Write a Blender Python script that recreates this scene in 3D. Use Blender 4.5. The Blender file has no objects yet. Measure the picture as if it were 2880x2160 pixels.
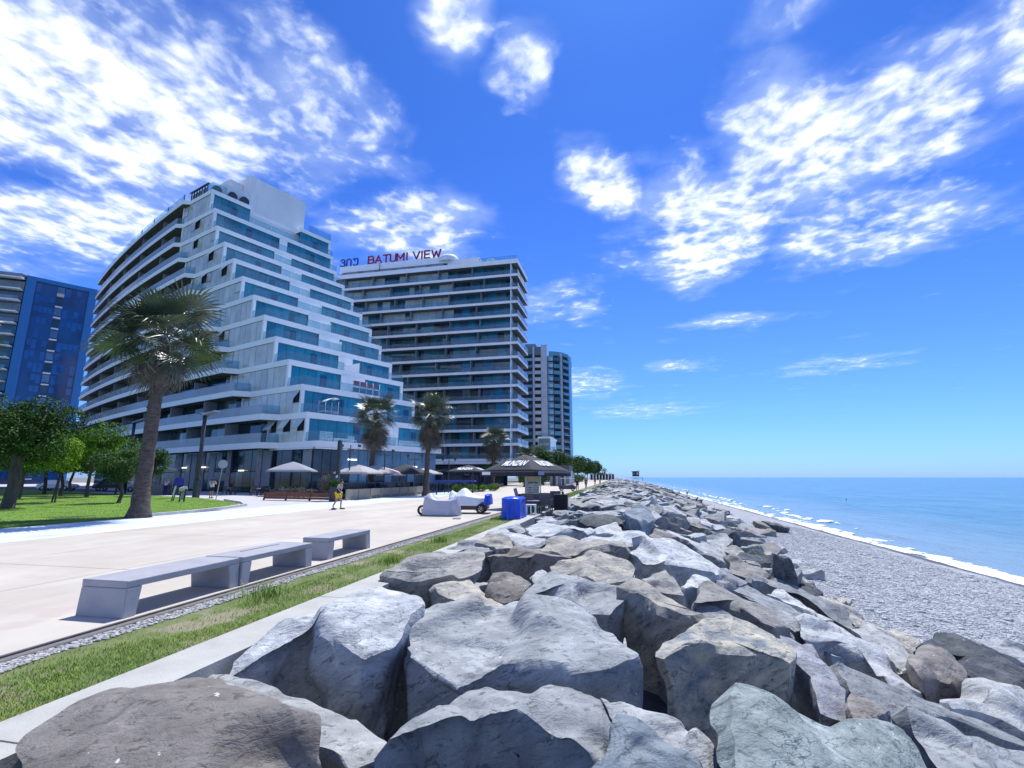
import bpy, bmesh, math, random
import numpy as np
from mathutils import Vector, Matrix, noise
random.seed(7)
rad = math.radians
SC = bpy.context.scene
COL = SC.collection

# ---------------------------------------------------------------- camera
cam_d = bpy.data.cameras.new('camera')
cam = bpy.data.objects.new('camera', cam_d)
COL.objects.link(cam)
cam.location = (0, 0, 1.85)
cam.rotation_euler = (rad(90 + 10.759), 0, rad(12.413))
cam_d.sensor_width = 36
cam_d.lens = 36 * 491 / 1024
cam_d.clip_start = 0.05
cam_d.clip_end = 30000
SC.camera = cam

# ---------------------------------------------------------------- light
SUN_EL, SUN_AZ = 64.0, 6.0          # elevation, and azimuth clockwise from +Y
sd = bpy.data.lights.new('sun', 'SUN')
sd.energy = 4.0
sd.angle = rad(0.5)
sd.color = (1.0, 0.985, 0.93)
so = bpy.data.objects.new('sun', sd)
COL.objects.link(so)
so.rotation_euler = (rad(90 - SUN_EL), 0, rad(180 - SUN_AZ))
so.location = (0, 0, 200)

world = bpy.data.worlds.new('World')
SC.world = world
world.use_nodes = True
W = world.node_tree
W.nodes.clear()


def wn(t, **kw):
    n = W.nodes.new(t)
    for k, v in kw.items():
        setattr(n, k, v)
    return n


def wmath(op, a, b=None, clamp=False):
    n = wn('ShaderNodeMath', operation=op, use_clamp=clamp)
    for i, v in enumerate((a, b)):
        if v is None:
            continue
        if isinstance(v, (int, float)):
            n.inputs[i].default_value = v
        else:
            W.links.new(v, n.inputs[i])
    return n.outputs[0]


sky = wn('ShaderNodeTexSky', sky_type='NISHITA', sun_disc=False)
sky.sun_elevation = rad(SUN_EL)
sky.sun_rotation = rad(SUN_AZ)
sky.air_density = 1.0
sky.dust_density = 0.35
sky.ozone_density = 2.4
SKY_STRENGTH = 0.15
tint = wn('ShaderNodeMix', data_type='RGBA', blend_type='MULTIPLY')
tint.inputs[0].default_value = 1.0
W.links.new(sky.outputs[0], tint.inputs[6])
geo = wn('ShaderNodeTexCoord')
sep = wn('ShaderNodeSeparateXYZ')
W.links.new(geo.outputs['Generated'], sep.inputs[0])
tr_ = wn('ShaderNodeMapRange', interpolation_type='SMOOTHSTEP')   # the air deepens in colour away from the horizon
tr_.inputs['From Min'].default_value = 0.0
tr_.inputs['From Max'].default_value = 0.7
W.links.new(sep.outputs[2], tr_.inputs['Value'])
tcol = wn('ShaderNodeMix', data_type='RGBA')
W.links.new(tr_.outputs[0], tcol.inputs[0])
tcol.inputs[6].default_value = (.265, .47, 1.0, 1)
tcol.inputs[7].default_value = (.150, .350, .81, 1)
W.links.new(tcol.outputs[2], tint.inputs[7])
zc = wmath('MAXIMUM', sep.outputs[2], 0.03)
u = wmath('DIVIDE', sep.outputs[0], zc)
v = wmath('DIVIDE', sep.outputs[1], zc)
# cloud fields on a flat layer overhead: centre u, v, radii, turn, weight
CLOUDS = [(-1.42, .92, .72, .58, 0.1, .42), (-2.0, 1.5, .80, .50, .4, .38), (-1.05, 1.22, .42, .30, .2, .28), (-.72, 1.02, .19, .40, 0, .32),
          (-.84, 1.72, .38, .34, .3, .36), (-.31, .87, .10, .15, .3, .42), (-.21, 1.06, .10, .16, .2, .42), (-1.0, .62, .3, .2, 0, .25),
          (-.03, 1.58, .13, .26, -.2, .46), (.10, 2.15, .20, .36, 0, .20), (.40, 2.05, .32, .70, -.10, .42), (.56, 1.55, .30, .44, -.3, .40),
          (.84, 1.45, .30, .46, -.4, .38), (1.06, 1.15, .34, .44, -.3, .38), (.40, 1.00, .12, .11, 0, .30), (.2, 1.45, .16, .14, 0, .18),
          (1.02, 2.15, .42, .50, -.5, .36), (1.45, 2.2, .30, .14, .1, .20), (-.29, 2.75, .34, .50, 0, .26), (.73, 3.3, .40, .22, 0, .27),
          (1.95, 4.9, .6, .55, 0, .25), (.6, 4.6, .40, .34, 0, .26), (.37, 7.8, 1.0, 1.2, 0, .26), (-.35, 5.4, .50, 1.1, 0, .30),
          (-3.2, 1.2, 1.2, .8, 0, .32), (.4, -1.4, 1.3, 1.0, .5, .40), (-1.6, -1.0, 1.0, 1.1, 0, .40), (2.4, -.8, 1.2, 1.3, 0, .38),  # negative v: unseen clouds behind the camera, added to brighten shaded facades
          (3.2, 1.0, 1.2, .9, 0, .34), (.2, -3.6, 2.6, 1.2, .2, .38), (-4, -2.4, 1.6, 1.8, .3, .34)]
acc = None
cuv = wn('ShaderNodeCombineXYZ')
W.links.new(u, cuv.inputs[0])
W.links.new(v, cuv.inputs[1])
warp = wn('ShaderNodeTexNoise')
warp.inputs['Scale'].default_value = 3.2
warp.inputs['Detail'].default_value = 3
W.links.new(cuv.outputs[0], warp.inputs['Vector'])
wv = wn('ShaderNodeVectorMath', operation='SUBTRACT')
W.links.new(warp.outputs['Color'], wv.inputs[0])
wv.inputs[1].default_value = (.5, .5, .5)
ws = wn('ShaderNodeVectorMath', operation='SCALE')
W.links.new(wv.outputs[0], ws.inputs[0])
ws.inputs['Scale'].default_value = .13
wa = wn('ShaderNodeVectorMath', operation='ADD')
W.links.new(cuv.outputs[0], wa.inputs[0])
W.links.new(ws.outputs[0], wa.inputs[1])
for (cu, cv, ru, rv, rot, wt) in CLOUDS:
    mp = wn('ShaderNodeMapping', vector_type='TEXTURE')
    mp.inputs['Location'].default_value = (cu, cv, 0)
    mp.inputs['Rotation'].default_value = (0, 0, rot)
    mp.inputs['Scale'].default_value = (ru, rv, 1)
    W.links.new(wa.outputs[0], mp.inputs[0])
    ln = wn('ShaderNodeVectorMath', operation='LENGTH')
    W.links.new(mp.outputs[0], ln.inputs[0])
    f = wmath('SUBTRACT', 1.25, ln.outputs['Value'], clamp=True)
    f = wmath('MINIMUM', f, .75)
    f = wmath('MULTIPLY', f, wt * 1.33)
    acc = f if acc is None else wmath('MAXIMUM', acc, f)
n1 = wn('ShaderNodeTexNoise')
n1.inputs['Scale'].default_value = 9.5
n1.inputs['Detail'].default_value = 8
n1.inputs['Roughness'].default_value = .53
n1.inputs['Distortion'].default_value = .12
W.links.new(wa.outputs[0], n1.inputs['Vector'])
n2 = wn('ShaderNodeTexNoise')
n2.inputs['Scale'].default_value = 27
n2.inputs['Detail'].default_value = 5
n2.inputs['Roughness'].default_value = .45
mp2 = wn('ShaderNodeMapping')
mp2.inputs['Rotation'].default_value = (0, 0, .5)
mp2.inputs['Scale'].default_value = (1, .85, 1)
W.links.new(wa.outputs[0], mp2.inputs[0])
W.links.new(mp2.outputs[0], n2.inputs['Vector'])
n0 = wn('ShaderNodeTexNoise')
n0.inputs['Scale'].default_value = 3.1
n0.inputs['Detail'].default_value = 4
n0.inputs['Roughness'].default_value = .5
mp0 = wn('ShaderNodeMapping')
mp0.inputs['Location'].default_value = (4.3, 1.7, 0)
W.links.new(cuv.outputs[0], mp0.inputs[0])
W.links.new(mp0.outputs[0], n0.inputs['Vector'])
d0 = wmath('ADD', wmath('MULTIPLY', n1.outputs[0], .66), wmath('MULTIPLY', n2.outputs[0], .26))
d0 = wmath('ADD', d0, wmath('MULTIPLY', n0.outputs[0], .46))
d0 = wmath('ADD', d0, acc)
mr = wn('ShaderNodeMapRange', interpolation_type='SMOOTHSTEP')
mr.inputs['From Min'].default_value = .84
mr.inputs['From Max'].default_value = 1.27
W.links.new(d0, mr.inputs['Value'])
hz = wn('ShaderNodeMapRange')
hz.inputs['From Min'].default_value = .05
hz.inputs['From Max'].default_value = .13
W.links.new(sep.outputs[2], hz.inputs['Value'])
veil = wn('ShaderNodeMapRange', interpolation_type='SMOOTHSTEP')   # thin high veil round the banks
veil.inputs['From Min'].default_value = .62
veil.inputs['From Max'].default_value = 1.05
veil.inputs['To Max'].default_value = .42
W.links.new(wmath('ADD', acc, wmath('ADD', wmath('MULTIPLY', n0.outputs[0], .8), wmath('MULTIPLY', n1.outputs[0], .3))), veil.inputs['Value'])
cl = wmath('MULTIPLY', wmath('MAXIMUM', mr.outputs[0], veil.outputs[0]), hz.outputs[0])
cl = wmath('MULTIPLY', cl, .97)
thick = wn('ShaderNodeMapRange')
thick.inputs['From Min'].default_value = .98
thick.inputs['From Max'].default_value = 1.24
W.links.new(d0, thick.inputs['Value'])
ccol = wn('ShaderNodeMix', data_type='RGBA')
W.links.new(thick.outputs[0], ccol.inputs[0])
CW = 1.0 / SKY_STRENGTH
ccol.inputs[6].default_value = (.60 * CW, .72 * CW, .90 * CW, 1)
ccol.inputs[7].default_value = (1.04 * CW, 1.06 * CW, 1.08 * CW, 1)
mixc = wn('ShaderNodeMix', data_type='RGBA')
W.links.new(cl, mixc.inputs[0])
W.links.new(tint.outputs[2], mixc.inputs[6])
W.links.new(ccol.outputs[2], mixc.inputs[7])
bg = wn('ShaderNodeBackground')
bg.inputs['Strength'].default_value = SKY_STRENGTH
W.links.new(mixc.outputs[2], bg.inputs[0])
wo = wn('ShaderNodeOutputWorld')
W.links.new(bg.outputs[0], wo.inputs[0])

SC.view_settings.view_transform = 'Standard'
SC.view_settings.look = 'None'
SC.view_settings.exposure = 0.48
SC.view_settings.gamma = 1
SC.view_settings.use_curve_mapping = False
SC.cycles.max_bounces = 6
SC.cycles.diffuse_bounces = 3
SC.cycles.glossy_bounces = 3
SC.cycles.transparent_max_bounces = 10
SC.cycles.use_denoising = True
SC.render.film_transparent = False

# ---------------------------------------------------------------- helpers
MATS = {}


def mat(name, col, rough=.8, col2=None, scale=3., detail=6, bump=0., bscale=None, metal=0., spec=.5, stretch=(1, 1, 1), trans=0., speck=None, objrand=0., contrast=(.35, .65), trs=None):
    if name in MATS:
        return MATS[name]
    m = bpy.data.materials.new(name)
    m.use_nodes = True
    T = m.node_tree
    P = T.nodes['Principled BSDF']
    P.inputs['Roughness'].default_value = rough
    P.inputs['Metallic'].default_value = metal
    P.inputs['Specular IOR Level'].default_value = spec
    P.inputs['Base Color'].default_value = (*col, 1)
    tc = T.nodes.new('ShaderNodeNewGeometry')
    vec = tc.outputs['Position']
    if objrand:
        oi = T.nodes.new('ShaderNodeObjectInfo')
        vm = T.nodes.new('ShaderNodeVectorMath')
        vm.operation = 'ADD'
        ms = T.nodes.new('ShaderNodeVectorMath')
        ms.operation = 'SCALE'
        cb = T.nodes.new('ShaderNodeCombineXYZ')
        for i in range(3):
            T.links.new(oi.outputs['Random'], cb.inputs[i])
        T.links.new(cb.outputs[0], ms.inputs[0])
        ms.inputs['Scale'].default_value = 40
        T.links.new(vec, vm.inputs[0])
        T.links.new(ms.outputs[0], vm.inputs[1])
        vec = vm.outputs[0]
    mp = T.nodes.new('ShaderNodeMapping')
    mp.inputs['Scale'].default_value = stretch
    T.links.new(vec, mp.inputs[0])
    vec2 = mp.outputs[0]
    cout = None
    if col2 is not None:
        n = T.nodes.new('ShaderNodeTexNoise')
        n.inputs['Scale'].default_value = scale
        n.inputs['Detail'].default_value = detail
        n.inputs['Roughness'].default_value = .62
        T.links.new(vec2, n.inputs['Vector'])
        r = T.nodes.new('ShaderNodeMapRange')
        r.inputs['From Min'].default_value = contrast[0]
        r.inputs['From Max'].default_value = contrast[1]
        T.links.new(n.outputs[0], r.inputs['Value'])
        mx = T.nodes.new('ShaderNodeMix')
        mx.data_type = 'RGBA'
        T.links.new(r.outputs[0], mx.inputs[0])
        mx.inputs[6].default_value = (*col, 1)
        mx.inputs[7].default_value = (*col2, 1)
        cout = mx.outputs[2]
    if speck is not None:   # (colour, scale, threshold)
        n = T.nodes.new('ShaderNodeTexNoise')
        n.inputs['Scale'].default_value = speck[1]
        n.inputs['Detail'].default_value = 3
        T.links.new(vec, n.inputs['Vector'])
        r = T.nodes.new('ShaderNodeMapRange')
        r.inputs['From Min'].default_value = speck[2]
        r.inputs['From Max'].default_value = speck[2] + .07
        T.links.new(n.outputs[0], r.inputs['Value'])
        mx = T.nodes.new('ShaderNodeMix')
        mx.data_type = 'RGBA'
        T.links.new(r.outputs[0], mx.inputs[0])
        if cout:
            T.links.new(cout, mx.inputs[6])
        else:
            mx.inputs[6].default_value = (*col, 1)
        mx.inputs[7].default_value = (*speck[0], 1)
        cout = mx.outputs[2]
    if objrand and cout:
        hs = T.nodes.new('ShaderNodeHueSaturation')
        rr = T.nodes.new('ShaderNodeMapRange')
        rr.inputs['To Min'].default_value = 1 - objrand
        rr.inputs['To Max'].default_value = 1 + objrand
        T.links.new(oi.outputs['Random'], rr.inputs['Value'])
        T.links.new(rr.outputs[0], hs.inputs['Value'])
        T.links.new(cout, hs.inputs['Color'])
        cout = hs.outputs[0]
    if cout:
        T.links.new(cout, P.inputs['Base Color'])
    if bump:
        n = T.nodes.new('ShaderNodeTexNoise')
        n.inputs['Scale'].default_value = bscale or scale * 4
        n.inputs['Detail'].default_value = 8
        n.inputs['Roughness'].default_value = .65
        T.links.new(vec2, n.inputs['Vector'])
        b = T.nodes.new('ShaderNodeBump')
        b.inputs['Strength'].default_value = 1
        b.inputs['Distance'].default_value = bump
        T.links.new(n.outputs[0], b.inputs['Height'])
        T.links.new(b.outputs[0], P.inputs['Normal'])
    if trans:
        tr = T.nodes.new('ShaderNodeBsdfTransparent')
        if trs:
            tr.inputs[0].default_value = (*trs, 1)
        ms = T.nodes.new('ShaderNodeMixShader')
        ms.inputs[0].default_value = trans
        T.links.new(P.outputs[0], ms.inputs[1])
        T.links.new(tr.outputs[0], ms.inputs[2])
        T.links.new(ms.outputs[0], T.nodes['Material Output'].inputs[0])
    MATS[name] = m
    return m


def obj(name, me, m=None, parent=None, loc=None, rotz=0., smooth=False, label=None):
    o = bpy.data.objects.new(name, me)
    COL.objects.link(o)
    if m is not None and len(me.materials) == 0:
        me.materials.append(m)
    if smooth:
        me.polygons.foreach_set('use_smooth', [True] * len(me.polygons))
    if parent is not None:
        o.parent = parent
    if loc is not None:
        o.location = loc
    if rotz:
        o.rotation_euler = (0, 0, rotz)
    if label:
        o['label'] = label
    return o


def empty(name, label, cat, loc=(0, 0, 0), rotz=0., group=None):
    o = bpy.data.objects.new(name, None)
    COL.objects.link(o)
    o.location = loc
    o.rotation_euler = (0, 0, rotz)
    o['label'] = label
    o['category'] = cat
    if group:
        o['group'] = group
    return o


def tag(o, label, cat, group=None):
    o['label'] = label
    o['category'] = cat
    if group:
        o['group'] = group
    return o


def kind(o, k, label=None):
    o['kind'] = k
    if label:
        o['label'] = label
    return o


def mesh(name, verts, faces):
    me = bpy.data.meshes.new(name)
    me.from_pydata([tuple(v) for v in verts], [], faces)
    me.update()
    return me


CUBES = {}


def cube_me(m, bev=0):
    k = (m.name, bev)
    if k not in CUBES:
        bm = bmesh.new()
        bmesh.ops.create_cube(bm, size=1)
        me = bpy.data.meshes.new('block')
        bm.to_mesh(me)
        bm.free()
        me.materials.append(m)
        CUBES[k] = me
    return CUBES[k]


def box(name, c, d, m, parent=None, rotz=0., rot=None, label=None):
    o = bpy.data.objects.new(name, cube_me(m))
    COL.objects.link(o)
    o.location = c
    o.scale = d
    o.rotation_euler = rot if rot else (0, 0, rotz)
    if parent is not None:
        o.parent = parent
    if label:
        o['label'] = label
    return o


def seg(name, p1, p2, z0, z1, t, m, parent=None, off=0., label=None):
    """upright panel from plan point p1 to p2; off shifts along the right-hand normal"""
    p1 = Vector(p1[:2]); p2 = Vector(p2[:2])
    d = p2 - p1
    L = d.length
    nrm = Vector((d.y, -d.x)) / L
    c = (p1 + p2) / 2 + nrm * off
    return box(name, (c.x, c.y, (z0 + z1) / 2), (L, t, z1 - z0), m, parent, math.atan2(d.y, d.x), label=label)


def prism(poly, z0, z1):
    n = len(poly)
    vs = [(p[0], p[1], z0) for p in poly] + [(p[0], p[1], z1) for p in poly]
    area = sum(poly[i - 1][0] * poly[i][1] - poly[i][0] * poly[i - 1][1] for i in range(n))
    fs = [list(range(n - 1, -1, -1)), list(range(n, 2 * n))] + [[i, (i + 1) % n, n + (i + 1) % n, n + i] for i in range(n)]
    if area < 0:
        fs = [f[::-1] for f in fs]
    return mesh('prism', vs, fs)


class MB:
    """collects shapes into one mesh"""

    def __init__(s):
        s.v = []
        s.f = []

    def add(s, vs, fs):
        o = len(s.v)
        s.v += [tuple(x) for x in vs]
        s.f += [[i + o for i in f] for f in fs]
        return s

    def box(s, c, d, M=None):
        hx, hy, hz_ = d[0] / 2, d[1] / 2, d[2] / 2
        vs = [Vector((x * hx, y * hy, z * hz_)) for z in (-1, 1) for y in (-1, 1) for x in (-1, 1)]
        if M is not None:
            vs = [M @ q for q in vs]
        vs = [q + Vector(c) for q in vs]
        return s.add(vs, [[0, 2, 3, 1], [4, 5, 7, 6], [0, 1, 5, 4], [2, 6, 7, 3], [0, 4, 6, 2], [1, 3, 7, 5]])

    def tube(s, pts, radii, n=8, cap=True):
        pts = [Vector(p) for p in pts]
        if isinstance(radii, (int, float)):
            radii = [radii] * len(pts)
        vs = []
        for i, p in enumerate(pts):
            d = (pts[min(i + 1, len(pts) - 1)] - pts[max(i - 1, 0)])
            d = d.normalized() if d.length > 1e-9 else Vector((0, 0, 1))
            a = d.cross(Vector((0, 0, 1)) if abs(d.z) < .9 else Vector((1, 0, 0))).normalized()
            b = d.cross(a)
            for k in range(n):
                t = 2 * math.pi * k / n
                vs.append(p + (a * math.cos(t) + b * math.sin(t)) * radii[i])
        fs = []
        for i in range(len(pts) - 1):
            for k in range(n):
                fs.append([i * n + k, (i + 1) * n + k, (i + 1) * n + (k + 1) % n, i * n + (k + 1) % n])
        if cap:
            fs.append(list(range(n)))
            fs.append(list(range((len(pts) - 1) * n, len(pts) * n))[::-1])
        return s.add(vs, fs)

    def lathe(s, prof, n=20, c=(0, 0, 0)):
        vs = [(c[0] + r * math.cos(2 * math.pi * k / n), c[1] + r * math.sin(2 * math.pi * k / n), c[2] + z) for r, z in prof for k in range(n)]
        fs = [[i * n + k, i * n + (k + 1) % n, (i + 1) * n + (k + 1) % n, (i + 1) * n + k] for i in range(len(prof) - 1) for k in range(n)]
        return s.add(vs, fs)

    def build(s, name, m, parent=None, loc=None, rotz=0., smooth=False, label=None):
        return obj(name, mesh(name, s.v, s.f), m, parent, loc, rotz, smooth, label)


def copy_tree(o, parent=None):
    c = o.copy()
    COL.objects.link(c)
    if parent is not None:
        c.parent = parent
    for ch in list(o.children):
        copy_tree(ch, c)
    return c


# ---------------------------------------------------------------- materials
M_white = mat('white_cladding', (.86, .88, .90), .45, (.80, .83, .86), .7, bump=.0)
M_soff = mat('painted_soffit_shade', (.10, .10, .11), .8)  # darkens slab undersides: shade put into the colour, no separate panel
M_bglass = mat('blue_glazing', (.002, .14, .24), .06, (.005, .22, .33), .35, spec=.7, contrast=(.4, .6), objrand=0.16)
M_gglass = mat('grey_glazing', (.47, .50, .46), .07, (.60, .62, .57), .45, spec=.9, contrast=(.42, .58), objrand=0.1)
M_dglass = mat('dark_glazing', (.012, .028, .045), .05, (.025, .055, .075), .3, spec=.7, contrast=(.4, .6), objrand=0.35)
M_mglass = mat('mid_glazing', (.20, .25, .26), .05, (.03, .07, .10), .16, spec=.8, contrast=(.44, .56), objrand=0.2)
M_rail = mat('balcony_glass', (.42, .50, .53), .06, trans=.86, spec=.7, trs=(.72, .88, .93))
M_frame = mat('dark_frame', (.03, .035, .04), .4)
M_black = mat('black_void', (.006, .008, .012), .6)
M_alu = mat('grey_metal', (.35, .37, .40), .35, metal=.6)
M_darkm = mat('dark_metal', (.035, .04, .05), .45)
M_conc = mat('concrete', (.40, .40, .40), .85, (.50, .50, .49), 2.2, bump=.006, bscale=60, speck=((.25, .25, .25), 140, .66))

# ---------------------------------------------------------------- ground
def zc_(y):
    return float(np.interp(y, [0, 12, 30, 60, 500], [0, .05, .25, .45, .5]))


def toe(y):
    return float(np.interp(y, [0, 18, 26, 37, 51, 74, 166, 400], [6.3, 6.3, 7.0, 8.7, 9.9, 10.8, 13.2, 15]))


def zs(x, y):
    t = min(1, max(0, (x - .6) / (toe(y) - .6)))
    left = min(1, max(0, (x + 4.1) / 2)) if y > 12 else 1
    z = zc_(y)
    return z * left + (-1.85 - z) * t


def sheet(name, poly, z, m, k='structure', label=None):
    o = obj(name, mesh(name, [(p[0], p[1], z) for p in poly], [list(range(len(poly)))]), m)
    kind(o, k, label)
    return o


def shader_nodes(m):
    return m.node_tree, m.node_tree.nodes['Principled BSDF']


M_earth = mat('dry_earth', (.20, .19, .16), .95, (.15, .14, .12), .2)
gr = sheet('ground', [(-3000, -400), (-4.6, -400), (-4.6, 6000), (-3000, 6000)], -.02, M_earth)

# promenade of stamped pinkish concrete
M_pave = mat('stamped_concrete', (.43, .38, .315), .8, (.54, .50, .435), .55, detail=9, bump=.006, bscale=3, stretch=(.8, .45, 1), speck=((.47, .40, .35), 1.1, .60))
sheet('promenade', [(-17.4, -60), (-6.47, -60), (-6.47, 90), (-6.9, 160), (-9.5, 400), (-60, 400), (-30, 130), (-22.6, 60), (-17.6, 60)], 0, M_pave)
M_bike = mat('pale_blue_paving', (.52, .60, .68), .8, (.60, .67, .73), .6, detail=8, bump=.003, bscale=8, stretch=(1, .4, 1), speck=((.44, .50, .58), .8, .6))
sheet('bike_path', [(-22.3, -60), (-17.4, -60), (-17.4, 59.9), (-22.3, 59.9)], .001, M_bike)
for sx in (-17.4, -22.2):
    sheet('bike_path_edge_line', [(sx - .06, -60), (sx + .06, -60), (sx + .06, 59.8), (sx - .06, 59.8)], .005, mat('white_paint', (.75, .76, .78), .7, (.6, .6, .6), 3))
M_side = mat('grey_pavement', (.42, .41, .42), .85, (.50, .48, .48), .8, bump=.004, bscale=5)
sheet('pavement', [(-22.3, 24.6), (-22.3, 60), (-40, 140), (-260, 140), (-260, 60), (-102, 63.6), (-38, 38.7), (-27, 31), (-24.5, 28.6), (-23.1, 24.8)], -.004, M_side)
M_asph = mat('asphalt', (.07, .07, .08), .9, (.10, .10, .11), 3, bump=.004, bscale=40)
sheet('road', [(-260, 30), (-105, 30), (-88, 58), (-66, 50.6), (-60, 52), (-75, 60), (-100, 71), (-150, 84), (-260, 80)], -.001, M_asph)

M_joint = mat('joint_line', (.30, .26, .23), .9)  # thin darker lines marking the paving joints
for i in range(9):
    yj = 3.2 + i * 5.4
    sheet('expansion_joint', [(-17.35, yj), (-6.55, yj), (-6.55, yj + .014), (-17.35, yj + .014)], .0035, M_joint)
for xj in (-10.1, -13.7):
    sheet('expansion_joint', [(xj, -5), (xj + .013, -5), (xj + .013, 48), (xj, 48)], .0028, M_joint)
# lawn: soil sheet plus real blades
lawn_poly = [(-130, -30), (-22.35, -30), (-22.35, 19), (-22.6, 22), (-23.1, 24.8), (-24.5, 28.4), (-27, 31), (-31.6, 34.4), (-38, 38.4), (-60, 46.8), (-88, 57.6), (-130, 30)]
M_turf = mat('lawn_turf', (.10, .20, .012), .95, (.16, .28, .025), .9, bump=.03, bscale=25, speck=((.05, .10, .01), .35, .6))
o = obj('lawn', prism(lawn_poly, -.1, .06), M_turf)
kind(o, 'structure')
# kerb round the lawn tip
kb = MB()
kp = [(-22.15, 19.3), (-22.35, 22.2), (-22.9, 25), (-24.3, 28.7), (-26.8, 31.3), (-31.4, 34.8)]
tip = empty('lawn_kerb', 'pale concrete kerb around the tip of the lawn by the sign post', 'kerb')
for i in range(len(kp) - 1):
    seg('kerb_stone', kp[i], kp[i + 1], -.05, .14, .22, M_conc, tip, off=0)


def in_poly(x, y, poly):
    c = False
    for i in range(len(poly)):
        x1, y1 = poly[i - 1][:2]
        x2, y2 = poly[i][:2]
        if (y1 > y) != (y2 > y) and x < (x2 - x1) * (y - y1) / (y2 - y1) + x1:
            c = not c
    return c


def blades(name, pts, h0, h1, w, m, label, bend=.5, seed=1):
    """grass blades: each a bent strip of two quads"""
    rg = np.random.default_rng(seed)
    P = np.array(pts)
    n = len(P)
    a = rg.uniform(0, 2 * np.pi, n)
    h = rg.uniform(h0, h1, n)
    dx, dy = np.cos(a), np.sin(a)
    b = rg.uniform(.2, 1, n) * bend * h
    px, py = -dy * w / 2, dx * w / 2
    rows = []
    for t, wf in ((0, 1), (.55, .8), (1, .08)):
        off = (b * t * t)
        cx = P[:, 0] + dx * off
        cy = P[:, 1] + dy * off
        cz = P[:, 2] + h * t * (1 - .25 * t * bend)
        rows.append(np.stack([cx - px * wf, cy - py * wf, cz], 1))
        rows.append(np.stack([cx + px * wf, cy + py * wf, cz], 1))
    V = np.stack(rows, 1).reshape(-1, 3)
    base = np.arange(n)[:, None] * 6
    F = np.concatenate([base + np.array([[0, 1, 3, 2]]), base + np.array([[2, 3, 5, 4]])], 0)
    me = bpy.data.meshes.new(name)
    me.vertices.add(len(V))
    me.vertices.foreach_set('co', V.ravel())
    me.loops.add(F.size)
    me.loops.foreach_set('vertex_index', F.ravel())
    me.polygons.add(len(F))
    me.polygons.foreach_set('loop_start', np.arange(len(F)) * 4)
    me.polygons.foreach_set('loop_total', np.full(len(F), 4))
    me.update(calc_edges=True)
    o = obj(name, me, m)
    kind(o, 'stuff', label)
    return o


M_grass = mat('grass_blade', (.12, .24, .02), .7, (.26, .36, .05), 1.3, objrand=0, speck=((.30, .28, .10), 2.3, .63))
rg = np.random.default_rng(3)
# grass strip between the paving and the concrete wall
gp = []
gx0, gx1 = -5.95, -4.72
for i in range(66000):
    y = 2.2 + 20 * rg.random() ** 1.9
    x = gx0 + (gx1 - gx0) * rg.random()
    dens = noise.noise(Vector((x * 1.3, y * .6, 3)))
    if x < gx0 + .28 + .15 * noise.noise(Vector((y * 1.1, 0, 0))) and rg.random() < .85:
        continue
    if dens < -.12 and rg.random() < .75:
        continue
    gp.append((x, y, -.03))
blades('strip_grass', gp, .02, .085, .006, M_grass, 'rough green grass strip beside the concrete wall', .9, 5)
for i in range(2):
    pass
gp = []
for i in range(16000):
    y = 22 + 50 * rg.random() ** 1.6
    gp.append((gx0 + .1 + (gx1 - gx0) * rg.random() - max(0, (y - 30) * .006), y, -.03))
blades('strip_grass', gp, .06, .16, .02, M_grass, 'green grass strip running away beside the umbrella and rocks', .9, 6)
gp = []
for i in range(60000):
    x = -22.4 - 26 * rg.random() ** 1.4
    y = 12 + 32 * rg.random()
    if in_poly(x, y, lawn_poly):
        gp.append((x, y, .055))
M_lawnb = mat('lawn_blade', (.11, .24, .012), .75, (.20, .33, .03), 1.3)
blades('lawn_grass', gp, .02, .045, .018, M_lawnb, 'mown lawn grass under the small trees', .8, 8)
sheet('soil_strip', [(-6.1, -5), (-4.7, -5), (-4.7, 90), (-5.1, 160), (-6.0, 160), (-6.1, 90)], -.015, mat('strip_turf', (.10, .15, .03), .95, (.17, .19, .07), 2.0, bump=.02, bscale=30, speck=((.27, .24, .16), 1.2, .55)))

# steel edged drain and its kerb
M_edge = mat('dark_edging', (.06, .055, .055), .8, (.11, .10, .10), 3, bump=.002)
for y0 in range(0, 30):
    pass
dr = empty('drainage_channel', 'dark narrow drainage channel along the seaward edge of the paving', 'drain')
y = -4.
while y < 60:
    L = 2.0 if y < 24 else 6
    box('channel_wall', (-6.44, y + L / 2, -.03), (.05, L - .012, .075), M_edge, dr)
    box('channel_wall', (-6.27, y + L / 2, -.045), (.06, L - .012, .08), M_edge, dr)
    y += L
sheet('channel_bed', [(-6.42, -5), (-6.29, -5), (-6.29, 60), (-6.42, 60)], -.012, mat('channel_mud', (.13, .12, .12), .9, (.2, .19, .18), 6))


def pebble_me(seed, n=7):
    rg_ = random.Random(seed)
    bm = bmesh.new()
    bmesh.ops.create_icosphere(bm, subdivisions=1, radius=1)
    for q in bm.verts:
        q.co *= 1 + rg_.uniform(-.22, .18)
        q.co.z *= .6
    vs = [tuple(q.co) for q in bm.verts]
    fs = [[q.index for q in f.verts] for f in bm.faces]
    bm.free()
    return np.array(vs), np.array(fs)


PEB = [pebble_me(i) for i in range(6)]


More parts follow.
